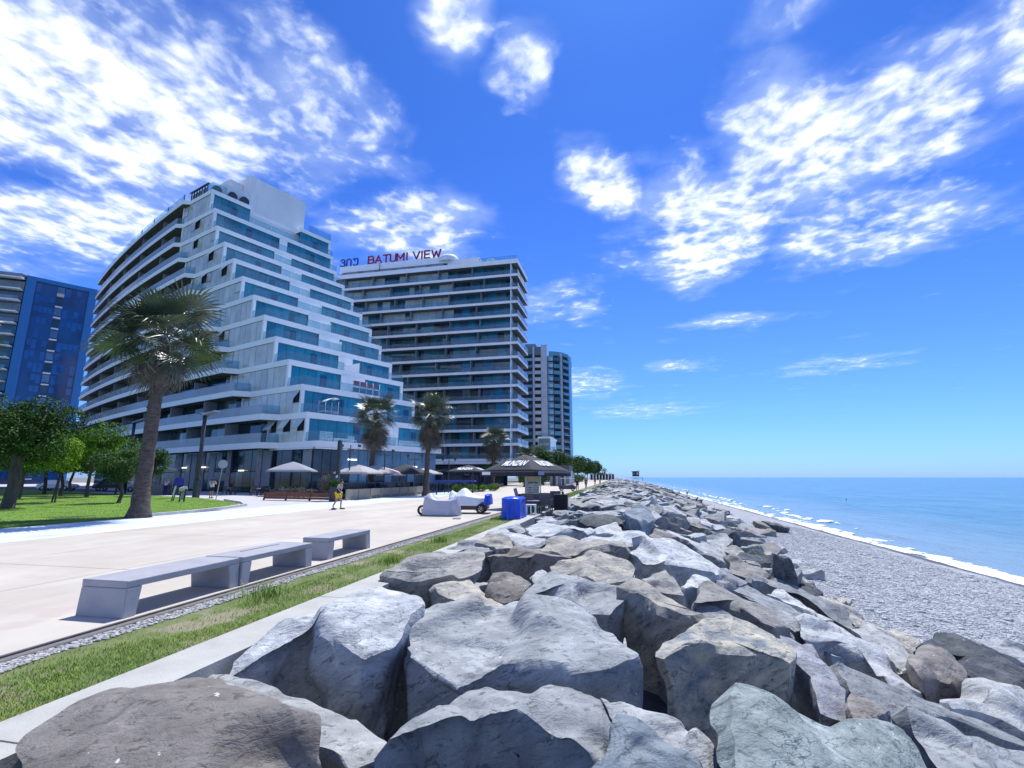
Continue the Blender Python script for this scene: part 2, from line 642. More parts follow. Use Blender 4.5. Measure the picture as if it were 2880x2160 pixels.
def pebbles(name, pts, m, label, seed=1):
    rg_ = np.random.default_rng(seed)
    V = []
    F = []
    off = 0
    P = np.array(pts)
    kinds = rg_.integers(0, 6, len(P))
    for k in range(6):
        Q = P[kinds == k]
        if not len(Q):
            continue
        vs, fs = PEB[k]
        n = len(Q)
        a = rg_.uniform(0, 6.28, n)
        sx = Q[:, 3] * rg_.uniform(.8, 1.4, n)
        x = vs[None, :, 0] * sx[:, None]
        y = vs[None, :, 1] * Q[:, 3:4]
        X = x * np.cos(a)[:, None] - y * np.sin(a)[:, None] + Q[:, 0:1]
        Y = x * np.sin(a)[:, None] + y * np.cos(a)[:, None] + Q[:, 1:2]
        Z = vs[None, :, 2] * Q[:, 3:4] + Q[:, 2:3]
        V.append(np.stack([X, Y, Z], 2).reshape(-1, 3))
        F.append((fs[None] + (np.arange(n) * len(vs))[:, None, None] + off).reshape(-1, 3))
        off += n * len(vs)
    V = np.concatenate(V)
    F = np.concatenate(F)
    me = bpy.data.meshes.new(name)
    me.vertices.add(len(V))
    me.vertices.foreach_set('co', V.ravel())
    me.loops.add(F.size)
    me.loops.foreach_set('vertex_index', F.ravel())
    me.polygons.add(len(F))
    me.polygons.foreach_set('loop_start', np.arange(len(F)) * 3)
    me.polygons.foreach_set('loop_total', np.full(len(F), 3))
    me.polygons.foreach_set('use_smooth', np.ones(len(F), bool))
    me.update(calc_edges=True)
    o = obj(name, me, m)
    kind(o, 'stuff', label)
    return o


M_peb = mat('pale_pebble', (.50, .49, .47), .75, (.30, .29, .28), 14, contrast=(.4, .55))
gp = []
for i in range(9000):
    y = 1.5 + 24 * rg.random() ** 1.7
    w_ = .26 + .12 * noise.noise(Vector((y * 1.2, 3, 0)))
    x = -6.22 + w_ * rg.random()
    gp.append((x, y, -.012 + .01 * rg.random(), rg.uniform(.009, .028)))
pebbles('gravel', gp, M_peb, 'pale pebbles between the drainage channel and the grass')

# concrete wall between grass and rocks
wall = empty('sea_wall', 'low pale concrete wall top between the grass strip and the boulders', 'wall', (0, 0, 0))
M_wall = mat('wall_concrete', (.37, .365, .335), .85, (.46, .455, .42), 1.6, bump=.006, bscale=45, speck=((.36, .34, .31), 90, .62))
edges = [-3, 3.02, 7.35, 11.6, 16, 20.5, 25, 30, 36, 44, 54, 66, 80]
for i in range(len(edges) - 1):
    dx = -max(0, edges[i] - 25) * .01
    box('wall_slab', (-4.40 + dx, (edges[i] + edges[i + 1]) / 2, -.62), (.62, edges[i + 1] - edges[i] - .02, 1.27), M_wall, wall)

# rubble bed under the boulders
ys = list(np.concatenate([np.arange(-6, 40, 1.0), np.arange(40, 420, 6)]))
V = []
xs_n = 24
for y in ys:
    for i in range(xs_n):
        x = -4.2 + (toe(y) + 2.2 + 4.2) * i / (xs_n - 1)
        V.append((x, y, max(zs(x, y), -2.2) - .95 + .12 * noise.noise(Vector((x, y, 0)))))
F = [[j * xs_n + i, j * xs_n + i + 1, (j + 1) * xs_n + i + 1, (j + 1) * xs_n + i] for j in range(len(ys) - 1) for i in range(xs_n - 1)]
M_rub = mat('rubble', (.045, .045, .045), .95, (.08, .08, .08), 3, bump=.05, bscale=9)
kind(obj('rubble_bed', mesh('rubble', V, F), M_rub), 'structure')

# beach: shingle sheet with relief, running down into the sea
ys = list(np.concatenate([np.arange(-40, 60, 1.0), np.arange(60, 200, 4), np.arange(200, 1600, 40)]))
xs = list(np.concatenate([np.arange(3, 24, .5), [26, 30, 40, 80]]))


def zbeach(x, y):
    b = float(np.interp(x, [3, 8, 12, 16.2, 18.4, 20, 30, 80], [-1.75, -1.9, -2.25, -2.65, -3.17, -3.5, -5, -9]))
    return b + .05 * noise.noise(Vector((x * .35, y * .16, 0))) + .02 * noise.noise(Vector((x, y * .6, 4)))


V = [(x, y, zbeach(x, y)) for y in ys for x in xs]
nx = len(xs)
F = [[j * nx + i, j * nx + i + 1, (j + 1) * nx + i + 1, (j + 1) * nx + i] for j in range(len(ys) - 1) for i in range(nx - 1)]
M_beach = bpy.data.materials.new('shingle')
M_beach.use_nodes = True
T, P = shader_nodes(M_beach)
P.inputs['Roughness'].default_value = .8
tc = T.nodes.new('ShaderNodeTexCoord')
vo = T.nodes.new('ShaderNodeTexVoronoi')
vo.inputs['Scale'].default_value = 14
T.links.new(tc.outputs['Object'], vo.inputs['Vector'])
vo2 = T.nodes.new('ShaderNodeTexVoronoi')
vo2.inputs['Scale'].default_value = 3.1
T.links.new(tc.outputs['Object'], vo2.inputs['Vector'])
cr = T.nodes.new('ShaderNodeValToRGB')
cr.color_ramp.elements[0].color = (.185, .195, .21, 1)
cr.color_ramp.elements[0].position = .15
cr.color_ramp.elements[1].color = (.45, .47, .48, 1)
cr.color_ramp.elements[1].position = .85
e = cr.color_ramp.elements.new(.5)
e.color = (.335, .35, .37, 1)
T.links.new(vo.outputs['Color'], cr.inputs[0])
nz = T.nodes.new('ShaderNodeTexNoise')
nz.inputs['Scale'].default_value = .8
nz.inputs['Detail'].default_value = 8
T.links.new(tc.outputs['Object'], nz.inputs['Vector'])
sp_ = T.nodes.new('ShaderNodeSeparateXYZ')
T.links.new(tc.outputs['Object'], sp_.inputs[0])
wadd = T.nodes.new('ShaderNodeMath')
wadd.operation = 'MULTIPLY_ADD'
T.links.new(nz.outputs[0], wadd.inputs[0])
wadd.inputs[1].default_value = 1.6
T.links.new(sp_.outputs[0], wadd.inputs[2])
wet = T.nodes.new('ShaderNodeMapRange')   # the wet band where waves reach
wet.inputs['From Min'].default_value = 16.7
wet.inputs['From Max'].default_value = 17.2
T.links.new(wadd.outputs[0], wet.inputs['Value'])
mx = T.nodes.new('ShaderNodeMix')
mx.data_type = 'RGBA'
mx.blend_type = 'MULTIPLY'
T.links.new(wet.outputs[0], mx.inputs[0])
T.links.new(cr.outputs[0], mx.inputs[6])
mx.inputs[7].default_value = (.22, .21, .24, 1)
mx2 = T.nodes.new('ShaderNodeMix')
mx2.data_type = 'RGBA'
mx2.blend_type = 'MULTIPLY'
mr2 = T.nodes.new('ShaderNodeMapRange')
mr2.inputs['From Min'].default_value = .35
mr2.inputs['From Max'].default_value = .65
T.links.new(nz.outputs[0], mr2.inputs['Value'])
T.links.new(mr2.outputs[0], mx2.inputs[0])
T.links.new(mx.outputs[2], mx2.inputs[6])
mx2.inputs[7].default_value = (.78, .77, .78, 1)
T.links.new(mx2.outputs[2], P.inputs['Base Color'])
rr = T.nodes.new('ShaderNodeMapRange')
rr.inputs['To Min'].default_value = .85
rr.inputs['To Max'].default_value = .7
T.links.new(wet.outputs[0], rr.inputs['Value'])
T.links.new(rr.outputs[0], P.inputs['Roughness'])
ad = T.nodes.new('ShaderNodeMath')
ad.operation = 'ADD'
T.links.new(vo.outputs['Distance'], ad.inputs[0])
T.links.new(vo2.outputs['Distance'], ad.inputs[1])
bp = T.nodes.new('ShaderNodeBump')
bp.inputs['Distance'].default_value = -.025
T.links.new(ad.outputs[0], bp.inputs['Height'])
T.links.new(bp.outputs[0], P.inputs['Normal'])
b_o = obj('beach', mesh('beach', V, F), M_beach, smooth=True)
kind(b_o, 'structure')
M_shp = mat('beach_pebble', (.52, .54, .55), .75, (.28, .30, .32), 6, contrast=(.42, .56))
gp = []
for i in range(30000):
    y = 12 + 38 * rg.random() ** 1.5
    x = toe(y) - .6 + (16.0 - toe(y)) * rg.random() ** 1.4
    gp.append((x, y, zbeach(x, y) + .004, rg.uniform(.015, .042) * (1 + (rg.random() < .03) * 1.6)))
pebbles('beach_pebbles', gp, M_shp, 'grey and white pebbles of the beach', 4)

# sea
M_sea = bpy.data.materials.new('sea_water')
M_sea.use_nodes = True
T, P = shader_nodes(M_sea)
P.inputs['Roughness'].default_value = .2
P.inputs['IOR'].default_value = 1.33
tc = T.nodes.new('ShaderNodeTexCoord')
mp = T.nodes.new('ShaderNodeMapping')
mp.inputs['Scale'].default_value = (.55, .16, 1)
T.links.new(tc.outputs['Object'], mp.inputs[0])
nz = T.nodes.new('ShaderNodeTexNoise')
nz.inputs['Scale'].default_value = .45
nz.inputs['Detail'].default_value = 7
T.links.new(mp.outputs[0], nz.inputs['Vector'])
cr = T.nodes.new('ShaderNodeValToRGB')
cr.color_ramp.elements[0].color = (.055, .155, .20, 1)
cr.color_ramp.elements[0].position = .35
cr.color_ramp.elements[1].color = (.10, .235, .28, 1)
cr.color_ramp.elements[1].position = .68
T.links.new(nz.outputs[0], cr.inputs[0])
sp_ = T.nodes.new('ShaderNodeSeparateXYZ')
T.links.new(tc.outputs['Object'], sp_.inputs[0])
sh = T.nodes.new('ShaderNodeMapRange')  # shallow, milky water near the shingle
sh.inputs['From Min'].default_value = 18
sh.inputs['From Max'].default_value = 42
T.links.new(sp_.outputs[0], sh.inputs['Value'])
mx = T.nodes.new('ShaderNodeMix')
mx.data_type = 'RGBA'
T.links.new(sh.outputs[0], mx.inputs[0])
mx.inputs[6].default_value = (.22, .30, .34, 1)
T.links.new(cr.outputs[0], mx.inputs[7])
T.links.new(mx.outputs[2], P.inputs['Base Color'])
wv_ = T.nodes.new('ShaderNodeTexNoise')
wv_.inputs['Scale'].default_value = 1.3
wv_.inputs['Detail'].default_value = 8
wv_.inputs['Distortion'].default_value = .4
T.links.new(mp.outputs[0], wv_.inputs['Vector'])
wb = T.nodes.new('ShaderNodeBump')
wb.inputs['Distance'].default_value = .8
T.links.new(wv_.outputs[0], wb.inputs['Height'])
T.links.new(wb.outputs[0], P.inputs['Normal'])
xs = list(np.concatenate([np.arange(17.2, 44, 1.1), [50, 60, 80, 120, 200, 500, 2000, 9000, 20000]]))
ys = list(np.concatenate([[-9000, -500, -60], np.arange(-20, 130, 1.6), np.arange(130, 400, 8), [500, 800, 1500, 4000, 20000]]))


def zsea(x, y):
    if x > 48 or y > 380 or y < -30:
        return -3.2
    k = max(0, 1 - abs(x - 24) / 26)
    s = x - 21 - 2.2 * noise.noise(Vector((y * .03, 1, 0)))
    sw = .32 * math.exp(-((s - 3.0) / .9) ** 2) * max(0, noise.noise(Vector((y * .045, 9, 0))) + .35)
    return -3.2 + .10 * k * noise.noise(Vector((x * .5, y * .12, 0))) + sw


V = [(x, y, zsea(x, y)) for y in ys for x in xs]
nx = len(xs)
F = [[j * nx + i, j * nx + i + 1, (j + 1) * nx + i + 1, (j + 1) * nx + i] for j in range(len(ys) - 1) for i in range(nx - 1)]
kind(obj('sea', mesh('sea', V, F), M_sea, smooth=True), 'structure')
kind(obj('far_sea', mesh('far_sea', [(-9000, 400, -3.25), (17.5, 1600, -3.25), (17.5, 20000, -3.25), (-9000, 20000, -3.25)], [[0, 1, 2, 3]]), M_sea), 'structure')
bpy.data.objects['ground'].data.vertices[2].co.y = 1500
bpy.data.objects['ground'].data.vertices[3].co.y = 1500


# foam: lacy sheets of broken white water along the shore
M_foam = mat('sea_foam', (.80, .84, .87), .6, (.66, .74, .80), 2.5, bump=.03, bscale=8)


def foam(name, fx, w0, w1, y0, y1, lift, label, seed, thr=-.5, edge=.9):
    V, F = [], []
    rows = 26
    ny = 0
    y = y0
    while y < y1:
        c = fx(y)
        w_ = max(.3, w0 + (w1 - w0) * (.5 + .9 * noise.noise(Vector((y * .05, seed, 0)))))
        for i in range(rows):
            t = i / (rows - 1)
            x = c + w_ * t + .3 * noise.noise(Vector((y * .45, t * 3, seed)))
            hump = lift * max(0, 1 - abs(2.4 * t - 1)) * (.6 + .8 * abs(noise.noise(Vector((y * .3, seed, 2)))))
            V.append((x, y, max(zsea(x, y), zbeach(x, y)) + hump + .012 + .03 * abs(noise.noise(Vector((x * 2, y * 1.3, seed))))))
        ny += 1
        y += .22 if y < 50 else (.3 if y < 130 else 1.4)
    for j in range(ny - 1):
        for i in range(rows - 1):
            x, yy, _ = V[j * rows + i]
            t = i / (rows - 1)
            h = noise.fractal(Vector((x * .9, yy * .35, seed)), .8, 2, 5) + .5 * noise.noise(Vector((x * .3, yy * .06, seed)))
            if h > thr + edge * max(0, t - .45) ** 1.0 * 2 + edge * max(0, .12 - t) * 5:
                F.append([j * rows + i, j * rows + i + 1, (j + 1) * rows + i + 1, (j + 1) * rows + i])
    o = obj(name, mesh(name, V, F), M_foam, smooth=True)
    kind(o, 'stuff', label)


def swash(y):
    return 18.15 + .7 * noise.noise(Vector((y * .09, 0, 0))) + .25 * noise.noise(Vector((y * .35, 3, 0)))


foam('foam', swash, .9, 1.9, 10, 520, .05, 'white foam at the water line along the shingle', 2., -.55, .55)
foam('foam', lambda y: swash(y) + .9, 1.0, 2.8, 24, 420, .02, 'thin lacy foam trailing off the shore break', 4., .0, .5)
foam('foam', lambda y: 21.6 + 1.6 * noise.noise(Vector((y * .05, 5, 0))) + max(0, (y - 60)) * .012, 1.0, 3.6, 55, 420, .22, 'broken crest of the small wave just off the beach', 7., .26, .6)

ROCKS = [
('brown',0.8,0.1,'big brownish grey boulder with white specks, nearest at bottom left',[(-3.41,2.46,0.15),(-4.02,2.9,0.15),(-4.32,3.19,0.15),(-4.36,3.32,0.15),(-4.22,3.51,0.15),(-4.04,3.68,0.16),(-3.89,3.78,0.16),(-3.56,3.82,0.16),(-3.26,3.79,0.16),(-3.09,3.67,0.16),(-2.84,3.59,0.15),(-2.47,3.42,0.15),(-2.24,3.27,0.15),(-2.09,3.17,0.15),(-1.92,3.08,0.15),(-1.7,3.0,0.15),(-1.54,2.84,0.15),(-1.71,2.62,0.15),(-2.38,2.42,0.15),(-3.01,2.34,0.15)]),
('white',0.6,0.03,'pale speckled slab wedged behind the big brown boulder',[(-4.5,4.7,-0.2),(-3.88,4.6,-0.2),(-2.92,4.38,-0.2),(-2.24,4.12,-0.2),(-1.85,3.88,-0.2),(-1.69,3.64,-0.2),(-2.0,3.57,-0.21),(-2.5,3.79,-0.2),(-3.01,4.04,-0.2),(-3.52,4.22,-0.2)]),
('light',1.15,0.05,'huge boulder with pale top and dark blue front beside the concrete wall',[(-3.9,4.57,0.07),(-4.01,4.77,0.11),(-3.98,4.95,0.15),(-3.87,5.37,0.24),(-3.54,5.66,0.3),(-3.46,6.08,0.39),(-3.27,6.43,0.47),(-2.81,6.27,0.43),(-2.31,5.91,0.36),(-2.41,5.61,0.29),(-2.38,5.19,0.2),(-2.29,4.82,0.12),(-2.4,4.76,0.11),(-2.53,4.79,0.12),(-2.75,4.83,0.13),(-2.94,4.89,0.14),(-3.16,5.02,0.17),(-3.54,5.23,0.21),(-3.69,5.23,0.21),(-3.77,5.01,0.16),(-3.8,4.74,0.11)]),
('grey',1.0,0.08,'broad rounded grey boulder in the middle of the foreground',[(-2.59,5.94,0.18),(-2.45,6.42,0.21),(-2.15,6.44,0.21),(-1.76,6.36,0.21),(-1.59,6.63,0.23),(-1.41,6.79,0.24),(-1.06,6.64,0.23),(-0.7,6.45,0.22),(-0.32,6.11,0.19),(-0.1,5.82,0.17),(-0.02,5.51,0.15),(-0.06,5.19,0.12),(-0.27,4.92,0.1),(-0.58,4.77,0.09),(-0.78,4.89,0.1),(-0.95,4.96,0.11),(-1.19,4.97,0.11),(-1.43,4.71,0.09),(-1.57,4.47,0.07),(-1.83,4.63,0.08),(-2.13,5.0,0.11)]),
('grey',1.0,0.08,'grey boulder with a broken dark blue front at bottom centre',[(-1.63,3.44,0.01),(-1.61,3.71,0.02),(-1.56,3.96,0.03),(-1.47,4.36,0.05),(-1.36,4.56,0.05),(-1.24,4.63,0.05),(-1.1,4.58,0.05),(-0.83,4.54,0.05),(-0.68,4.65,0.06),(-0.47,4.66,0.06),(-0.28,4.56,0.05),(-0.17,4.36,0.05),(-0.13,4.15,0.04),(-0.19,3.89,0.03),(-0.23,3.69,0.02),(-0.28,3.68,0.02),(-0.41,3.81,0.03),(-0.53,3.93,0.03),(-0.71,4.03,0.03),(-0.97,4.16,0.04),(-1.12,4.13,0.04),(-1.27,3.93,0.03),(-1.52,3.87,0.03)]),
('light',1.0,0.1,'long grey boulder sloping to the lower right behind the pale blue stone',[(-0.25,4.44,0.11),(-0.09,4.47,0.12),(0.07,4.39,0.1),(0.25,4.3,0.07),(0.4,4.16,0.03),(0.53,4.01,-0.01),(0.49,3.76,-0.08),(0.2,3.79,-0.08),(0.0,4.13,0.02),(-0.17,4.25,0.06)]),
('bluish',0.8,0.12,'pale blue stone with a pointed top at the bottom edge',[(-0.3,3.39,0.09),(-0.27,3.46,0.11),(-0.21,3.51,0.12),(-0.16,3.58,0.14),(-0.14,3.74,0.18),(-0.11,3.87,0.21),(-0.03,3.89,0.21),(0.06,3.83,0.2),(0.21,3.72,0.17),(0.39,3.59,0.14),(0.43,3.41,0.1),(0.07,3.26,0.06),(-0.24,3.26,0.06)]),
('gold',1.05,0.08,'boulder with a golden pale top and blue front right of centre',[(0.27,5.64,0.13),(0.39,5.92,0.19),(0.55,6.11,0.22),(0.74,6.4,0.23),(1.18,6.8,0.17),(1.41,6.86,0.1),(1.67,6.79,0.0),(1.72,6.42,-0.08),(1.54,6.08,-0.09),(1.42,6.12,-0.05),(1.28,6.1,-0.0),(1.1,6.0,0.04),(0.81,5.9,0.11),(0.57,5.73,0.15),(0.39,5.54,0.11),(0.27,5.38,0.08),(0.23,5.4,0.09)]),
('tan',0.9,0.05,'flat brownish slab against the wall with a dark undercut front',[(-4.29,8.51,0.05),(-4.46,9.3,0.16),(-4.18,9.93,0.24),(-3.79,10.45,0.31),(-3.3,10.71,0.35),(-2.83,10.34,0.3),(-2.69,9.49,0.18),(-2.79,9.08,0.13),(-3.12,8.78,0.09),(-3.53,8.42,0.04),(-3.9,8.37,0.03)]),
('ochre',0.8,0.05,'ochre wedge with a streaked flat top behind the centre boulder',[(-3.47,8.85,0.01),(-3.37,8.95,0.02),(-3.04,8.89,0.01),(-2.75,8.94,0.02),(-2.36,8.53,-0.01),(-2.08,8.2,-0.04),(-1.82,7.96,-0.06),(-1.94,7.67,-0.08),(-2.15,7.51,-0.09),(-2.5,7.65,-0.08),(-2.97,8.06,-0.05),(-3.24,8.39,-0.02)]),
('brown',0.7,0.22,'round brown boulder standing in a gap between larger ones',[(-2.26,8.4,0.02),(-2.29,8.91,0.12),(-2.15,9.09,0.15),(-1.84,9.05,0.14),(-1.6,8.7,0.08),(-1.58,8.41,0.02),(-1.64,8.21,-0.02),(-1.81,7.96,-0.07),(-2.03,8.03,-0.05)]),
('white',0.4,0.15,'small pale rounded stone left of the ochre disc',[(-1.63,9.02,0.07),(-1.63,9.36,0.13),(-1.51,9.53,0.16),(-1.34,9.33,0.12),(-1.4,9.04,0.07),(-1.56,8.83,0.04)]),
('grey',0.95,0.06,'wide flat grey boulder with shadowed front above the centre boulder',[(-1.51,7.6,0.17),(-1.44,7.96,0.24),(-1.21,8.34,0.32),(-0.93,8.43,0.33),(-0.6,8.16,0.28),(-0.29,7.9,0.23),(0.03,7.71,0.19),(-0.04,7.33,0.12),(-0.23,7.07,0.07),(-0.45,7.15,0.08),(-0.65,7.17,0.09),(-0.87,7.55,0.16),(-1.15,7.68,0.19),(-1.31,7.61,0.17),(-1.41,7.43,0.14)]),
('ochre',0.8,0.05,'pale ochre disc shaped boulder with layered top',[(-1.49,9.86,0.13),(-1.48,10.2,0.18),(-1.18,10.4,0.21),(-0.78,10.79,0.27),(-0.51,10.72,0.26),(-0.31,10.43,0.22),(0.07,10.23,0.19),(0.18,10.01,0.15),(0.08,9.53,0.08),(-0.06,9.35,0.05),(-0.23,9.29,0.04),(-0.45,9.27,0.04),(-0.7,9.52,0.08),(-1.2,9.72,0.11),(-1.37,9.61,0.09)]),
('brown',1.0,0.04,'long block with a tall brown front behind the ochre disc',[(-3.31,12.12,0.0),(-3.15,13.11,0.01),(-2.15,13.1,0.04),(-1.22,12.74,0.04),(-1.23,12.02,0.03),(-1.66,11.69,0.03),(-2.18,12.07,0.03),(-2.58,12.1,0.02),(-2.92,11.82,0.03)]),
('ochre',0.9,0.05,'boulder with an orange stain and a purple grey front',[(-2.11,12.6,0.11),(-1.95,13.82,0.18),(-1.57,13.99,0.19),(-1.05,13.49,0.16),(-0.38,13.26,0.15),(-0.05,13.11,0.14),(0.02,12.3,0.09),(-0.36,12.48,0.1),(-0.95,12.15,0.08),(-1.36,12.36,0.09)]),
('light',0.7,0.05,'flat pale boulder behind the orange stained one',[(-1.16,13.74,0.17),(-0.85,14.43,0.25),(-0.05,14.7,0.28),(0.39,14.46,0.25),(0.46,14.02,0.2),(0.19,13.49,0.14),(-0.05,13.3,0.11),(-0.63,13.4,0.13)]),
('light',0.6,0.04,'long pale slab next to the far end of the concrete wall',[(-4.19,14.99,0.17),(-3.85,15.17,0.19),(-3.05,14.75,0.19),(-2.14,13.85,0.13),(-2.02,13.52,0.1),(-2.25,13.16,0.06),(-2.74,13.25,0.05),(-3.31,14.15,0.12),(-3.88,14.52,0.13)]),
('ochre',0.6,0.05,'cracked buff slab third in the row along the wall',[(-4.14,13.41,0.1),(-3.85,14.03,0.18),(-3.2,13.91,0.18),(-2.77,12.96,0.09),(-2.88,12.52,0.03),(-3.18,12.51,0.03),(-3.46,12.93,0.07),(-3.89,13.05,0.07)]),
('grey',0.6,0.04,'small flat slab touching the wall in front of the buff slab',[(-4.5,12.46,0.0),(-4.44,13.47,0.1),(-3.92,13.31,0.09),(-3.44,12.87,0.06),(-3.19,12.41,0.02),(-3.38,12.19,-0.0),(-4.09,12.7,0.03)]),
('light',0.7,0.05,'pale oblong block with two dark front faces',[(-3.16,16.48,0.22),(-2.79,17.0,0.29),(-1.78,16.38,0.27),(-1.26,16.31,0.26),(-0.91,15.51,0.18),(-1.17,15.08,0.13),(-1.45,15.54,0.18),(-1.89,15.49,0.18),(-2.29,15.17,0.13),(-2.71,15.29,0.13)]),
('grey',0.7,0.05,'low slab with a black undercut near the wall',[(-4.16,16.27,0.11),(-3.96,17.19,0.2),(-3.45,16.95,0.2),(-3.04,15.95,0.13),(-3.26,15.73,0.1),(-3.71,16.35,0.14)]),
('dark',0.7,0.2,'dark rounded boulder left of the blue grey block',[(-1.7,19.04,0.26),(-1.59,20.81,0.44),(-0.92,20.38,0.4),(-0.16,19.45,0.3),(0.04,18.75,0.23),(-0.49,18.11,0.17),(-1.28,18.17,0.17)]),
('light',0.6,0.1,'creased white stone below the dark rounded boulder',[(-1.0,16.34,0.22),(-0.58,17.41,0.35),(-0.25,17.44,0.36),(-0.02,16.28,0.21),(-0.24,15.82,0.16),(-0.72,15.67,0.14)]),
('bluish',0.9,0.1,'tall blue grey block standing above its neighbours on the crest',[(0.03,17.4,0.64),(0.27,19.12,0.74),(0.79,20.44,0.76),(1.01,19.48,0.63),(0.93,17.18,0.51),(0.54,15.82,0.54),(0.22,16.29,0.57)]),
('tan',0.7,0.04,'long narrow slab running right from the blue grey block',[(-0.04,17.85,0.31),(0.29,17.97,0.32),(1.06,17.49,0.12),(1.83,18.11,-0.09),(2.06,17.55,-0.23),(1.25,16.78,-0.02),(0.64,16.25,0.13),(0.25,16.55,0.18)]),
('light',1.0,0.05,'largest pale blue slab on the slope with a deep blue underside',[(0.33,12.6,0.28),(0.68,13.41,0.35),(1.17,13.77,0.23),(1.71,13.49,0.02),(2.17,12.98,-0.2),(1.95,11.96,-0.25),(1.42,11.43,-0.13),(1.12,11.57,-0.01),(0.71,11.29,0.09),(0.36,11.5,0.15),(0.01,12.06,0.22)]),
('purple',0.7,0.05,'lilac slab leaning at the right end of the largest slab',[(2.18,13.08,-0.3),(2.43,13.67,-0.31),(2.54,12.54,-0.48),(2.3,12.01,-0.46),(1.99,11.54,-0.41),(1.88,11.83,-0.35)]),
('tan',1.0,0.12,'peaked boulder with a dark right face pointing upward',[(0.22,7.91,0.33),(0.44,8.3,0.39),(0.61,8.51,0.42),(0.68,8.34,0.37),(0.75,7.99,0.29),(0.79,7.61,0.22),(0.57,7.61,0.28),(0.4,7.7,0.3)]),
('ochre',1.0,0.06,'long buff boulder with a split face sloping right',[(-0.12,7.53,0.29),(0.09,7.87,0.35),(0.31,7.69,0.32),(0.61,7.37,0.25),(0.79,7.14,0.15),(1.04,7.14,0.07),(0.72,6.81,0.11),(0.53,6.81,0.15),(0.39,6.95,0.18),(0.22,7.26,0.24),(0.05,7.41,0.26)]),
('white',0.8,0.06,'white topped rock over a black gap on the slope',[(0.88,9.08,0.05),(1.14,9.92,0.08),(1.45,10.12,0.0),(1.54,10.04,-0.04),(1.31,9.61,-0.02),(1.13,9.42,0.02),(0.95,9.03,0.02)]),
('tan',0.8,0.08,'long sandy brown boulder lying down the slope',[(0.99,8.27,0.01),(1.21,9.08,0.06),(1.43,9.5,0.05),(1.65,9.54,-0.02),(1.99,9.4,-0.15),(2.27,9.1,-0.29),(2.44,8.59,-0.42),(2.14,8.31,-0.37),(1.86,8.36,-0.27),(1.71,8.69,-0.17),(1.41,8.81,-0.05),(1.21,8.75,0.01)]),
('grey',0.7,0.06,'smooth grey stone tucked under the sandy brown boulder',[(1.02,8.56,-0.08),(1.24,9.01,-0.08),(1.45,9.1,-0.13),(1.67,8.87,-0.24),(1.75,8.61,-0.32),(1.42,8.4,-0.24),(1.15,8.14,-0.2),(1.01,8.27,-0.13)]),
('grey',0.7,0.06,'layered grey brown rock above the sandy brown boulder',[(1.88,10.56,-0.24),(2.25,11.23,-0.27),(2.68,11.08,-0.44),(3.05,10.97,-0.57),(3.19,10.66,-0.66),(2.99,10.06,-0.67),(2.68,9.47,-0.65),(2.55,9.81,-0.56),(2.36,10.25,-0.44),(2.1,10.55,-0.31)]),
('white',0.7,0.04,'bright white slab between two long slope rocks',[(2.93,12.25,-0.65),(3.5,13.11,-0.73),(3.86,12.7,-0.9),(4.06,12.37,-1.01),(4.27,12.15,-1.1),(4.07,11.91,-1.06),(3.76,11.87,-0.96),(3.62,12.15,-0.88),(3.34,12.23,-0.78)]),
('grey',0.7,0.05,'long thin ridge of dark banded rock towards the beach',[(2.71,13.46,-0.57),(3.06,14.24,-0.64),(4.02,15.0,-0.9),(4.77,14.89,-1.16),(5.11,14.42,-1.31),(5.05,13.44,-1.36),(4.74,12.85,-1.3),(4.65,13.35,-1.23),(4.4,13.79,-1.12),(3.97,13.95,-0.96),(3.2,13.18,-0.76),(2.7,12.78,-0.62)]),
('dark',0.5,0.08,'low dark rock beside the upright spike',[(5.03,16.88,-1.26),(5.56,17.39,-1.39),(5.41,16.47,-1.44),(5.05,15.87,-1.38),(4.7,15.65,-1.29)]),
('light',0.8,0.05,'big smooth sloping slab right of the golden boulder',[(2.65,9.13,-0.61),(3.07,10.18,-0.61),(3.67,10.8,-0.73),(3.9,10.41,-0.85),(3.95,9.69,-0.96),(3.99,9.08,-1.06),(3.98,8.45,-1.14),(3.74,8.27,-1.09),(3.44,8.33,-0.98),(3.6,9.13,-0.92),(3.36,9.17,-0.84),(3.1,9.25,-0.74),(2.87,9.16,-0.68)]),
('purple',1.0,0.05,'grey slab with a square black hollow beneath it',[(1.89,7.34,-0.11),(2.15,7.45,-0.18),(2.24,7.33,-0.23),(2.19,6.95,-0.28),(2.27,6.81,-0.33),(2.24,6.41,-0.39),(2.07,5.88,-0.43),(1.91,5.78,-0.39),(1.75,5.69,-0.35),(1.85,6.12,-0.31),(1.95,6.49,-0.28),(1.83,6.78,-0.19)]),
('bluish',0.7,0.04,'narrow block with a shiny blue black front face',[(2.9,9.42,-0.8),(3.23,9.78,-0.89),(3.57,9.88,-1.0),(3.82,9.82,-1.09),(3.71,9.28,-1.08),(3.54,9.28,-1.02),(3.25,9.16,-0.93),(2.99,9.03,-0.85)]),
('grey',1.0,0.05,'very long grey slab pointing to the lower right corner',[(2.52,7.64,-0.57),(2.7,7.66,-0.63),(2.81,7.57,-0.67),(3.4,7.81,-0.86),(4.15,8.26,-1.11),(4.54,8.34,-1.24),(5.08,8.26,-1.42),(4.39,7.19,-1.19),(4.05,7.22,-1.08),(3.87,7.27,-1.02),(3.65,7.32,-0.95),(2.92,6.69,-0.71),(2.56,6.49,-0.59),(2.48,6.82,-0.56)]),
('brown',0.7,0.1,'small rough brown stone at the end of the long grey slab',[(2.1,6.03,-0.32),(2.22,6.19,-0.32),(2.37,6.14,-0.38),(2.53,6.1,-0.45),(2.31,5.87,-0.42),(2.11,5.66,-0.4),(1.99,5.55,-0.38)]),
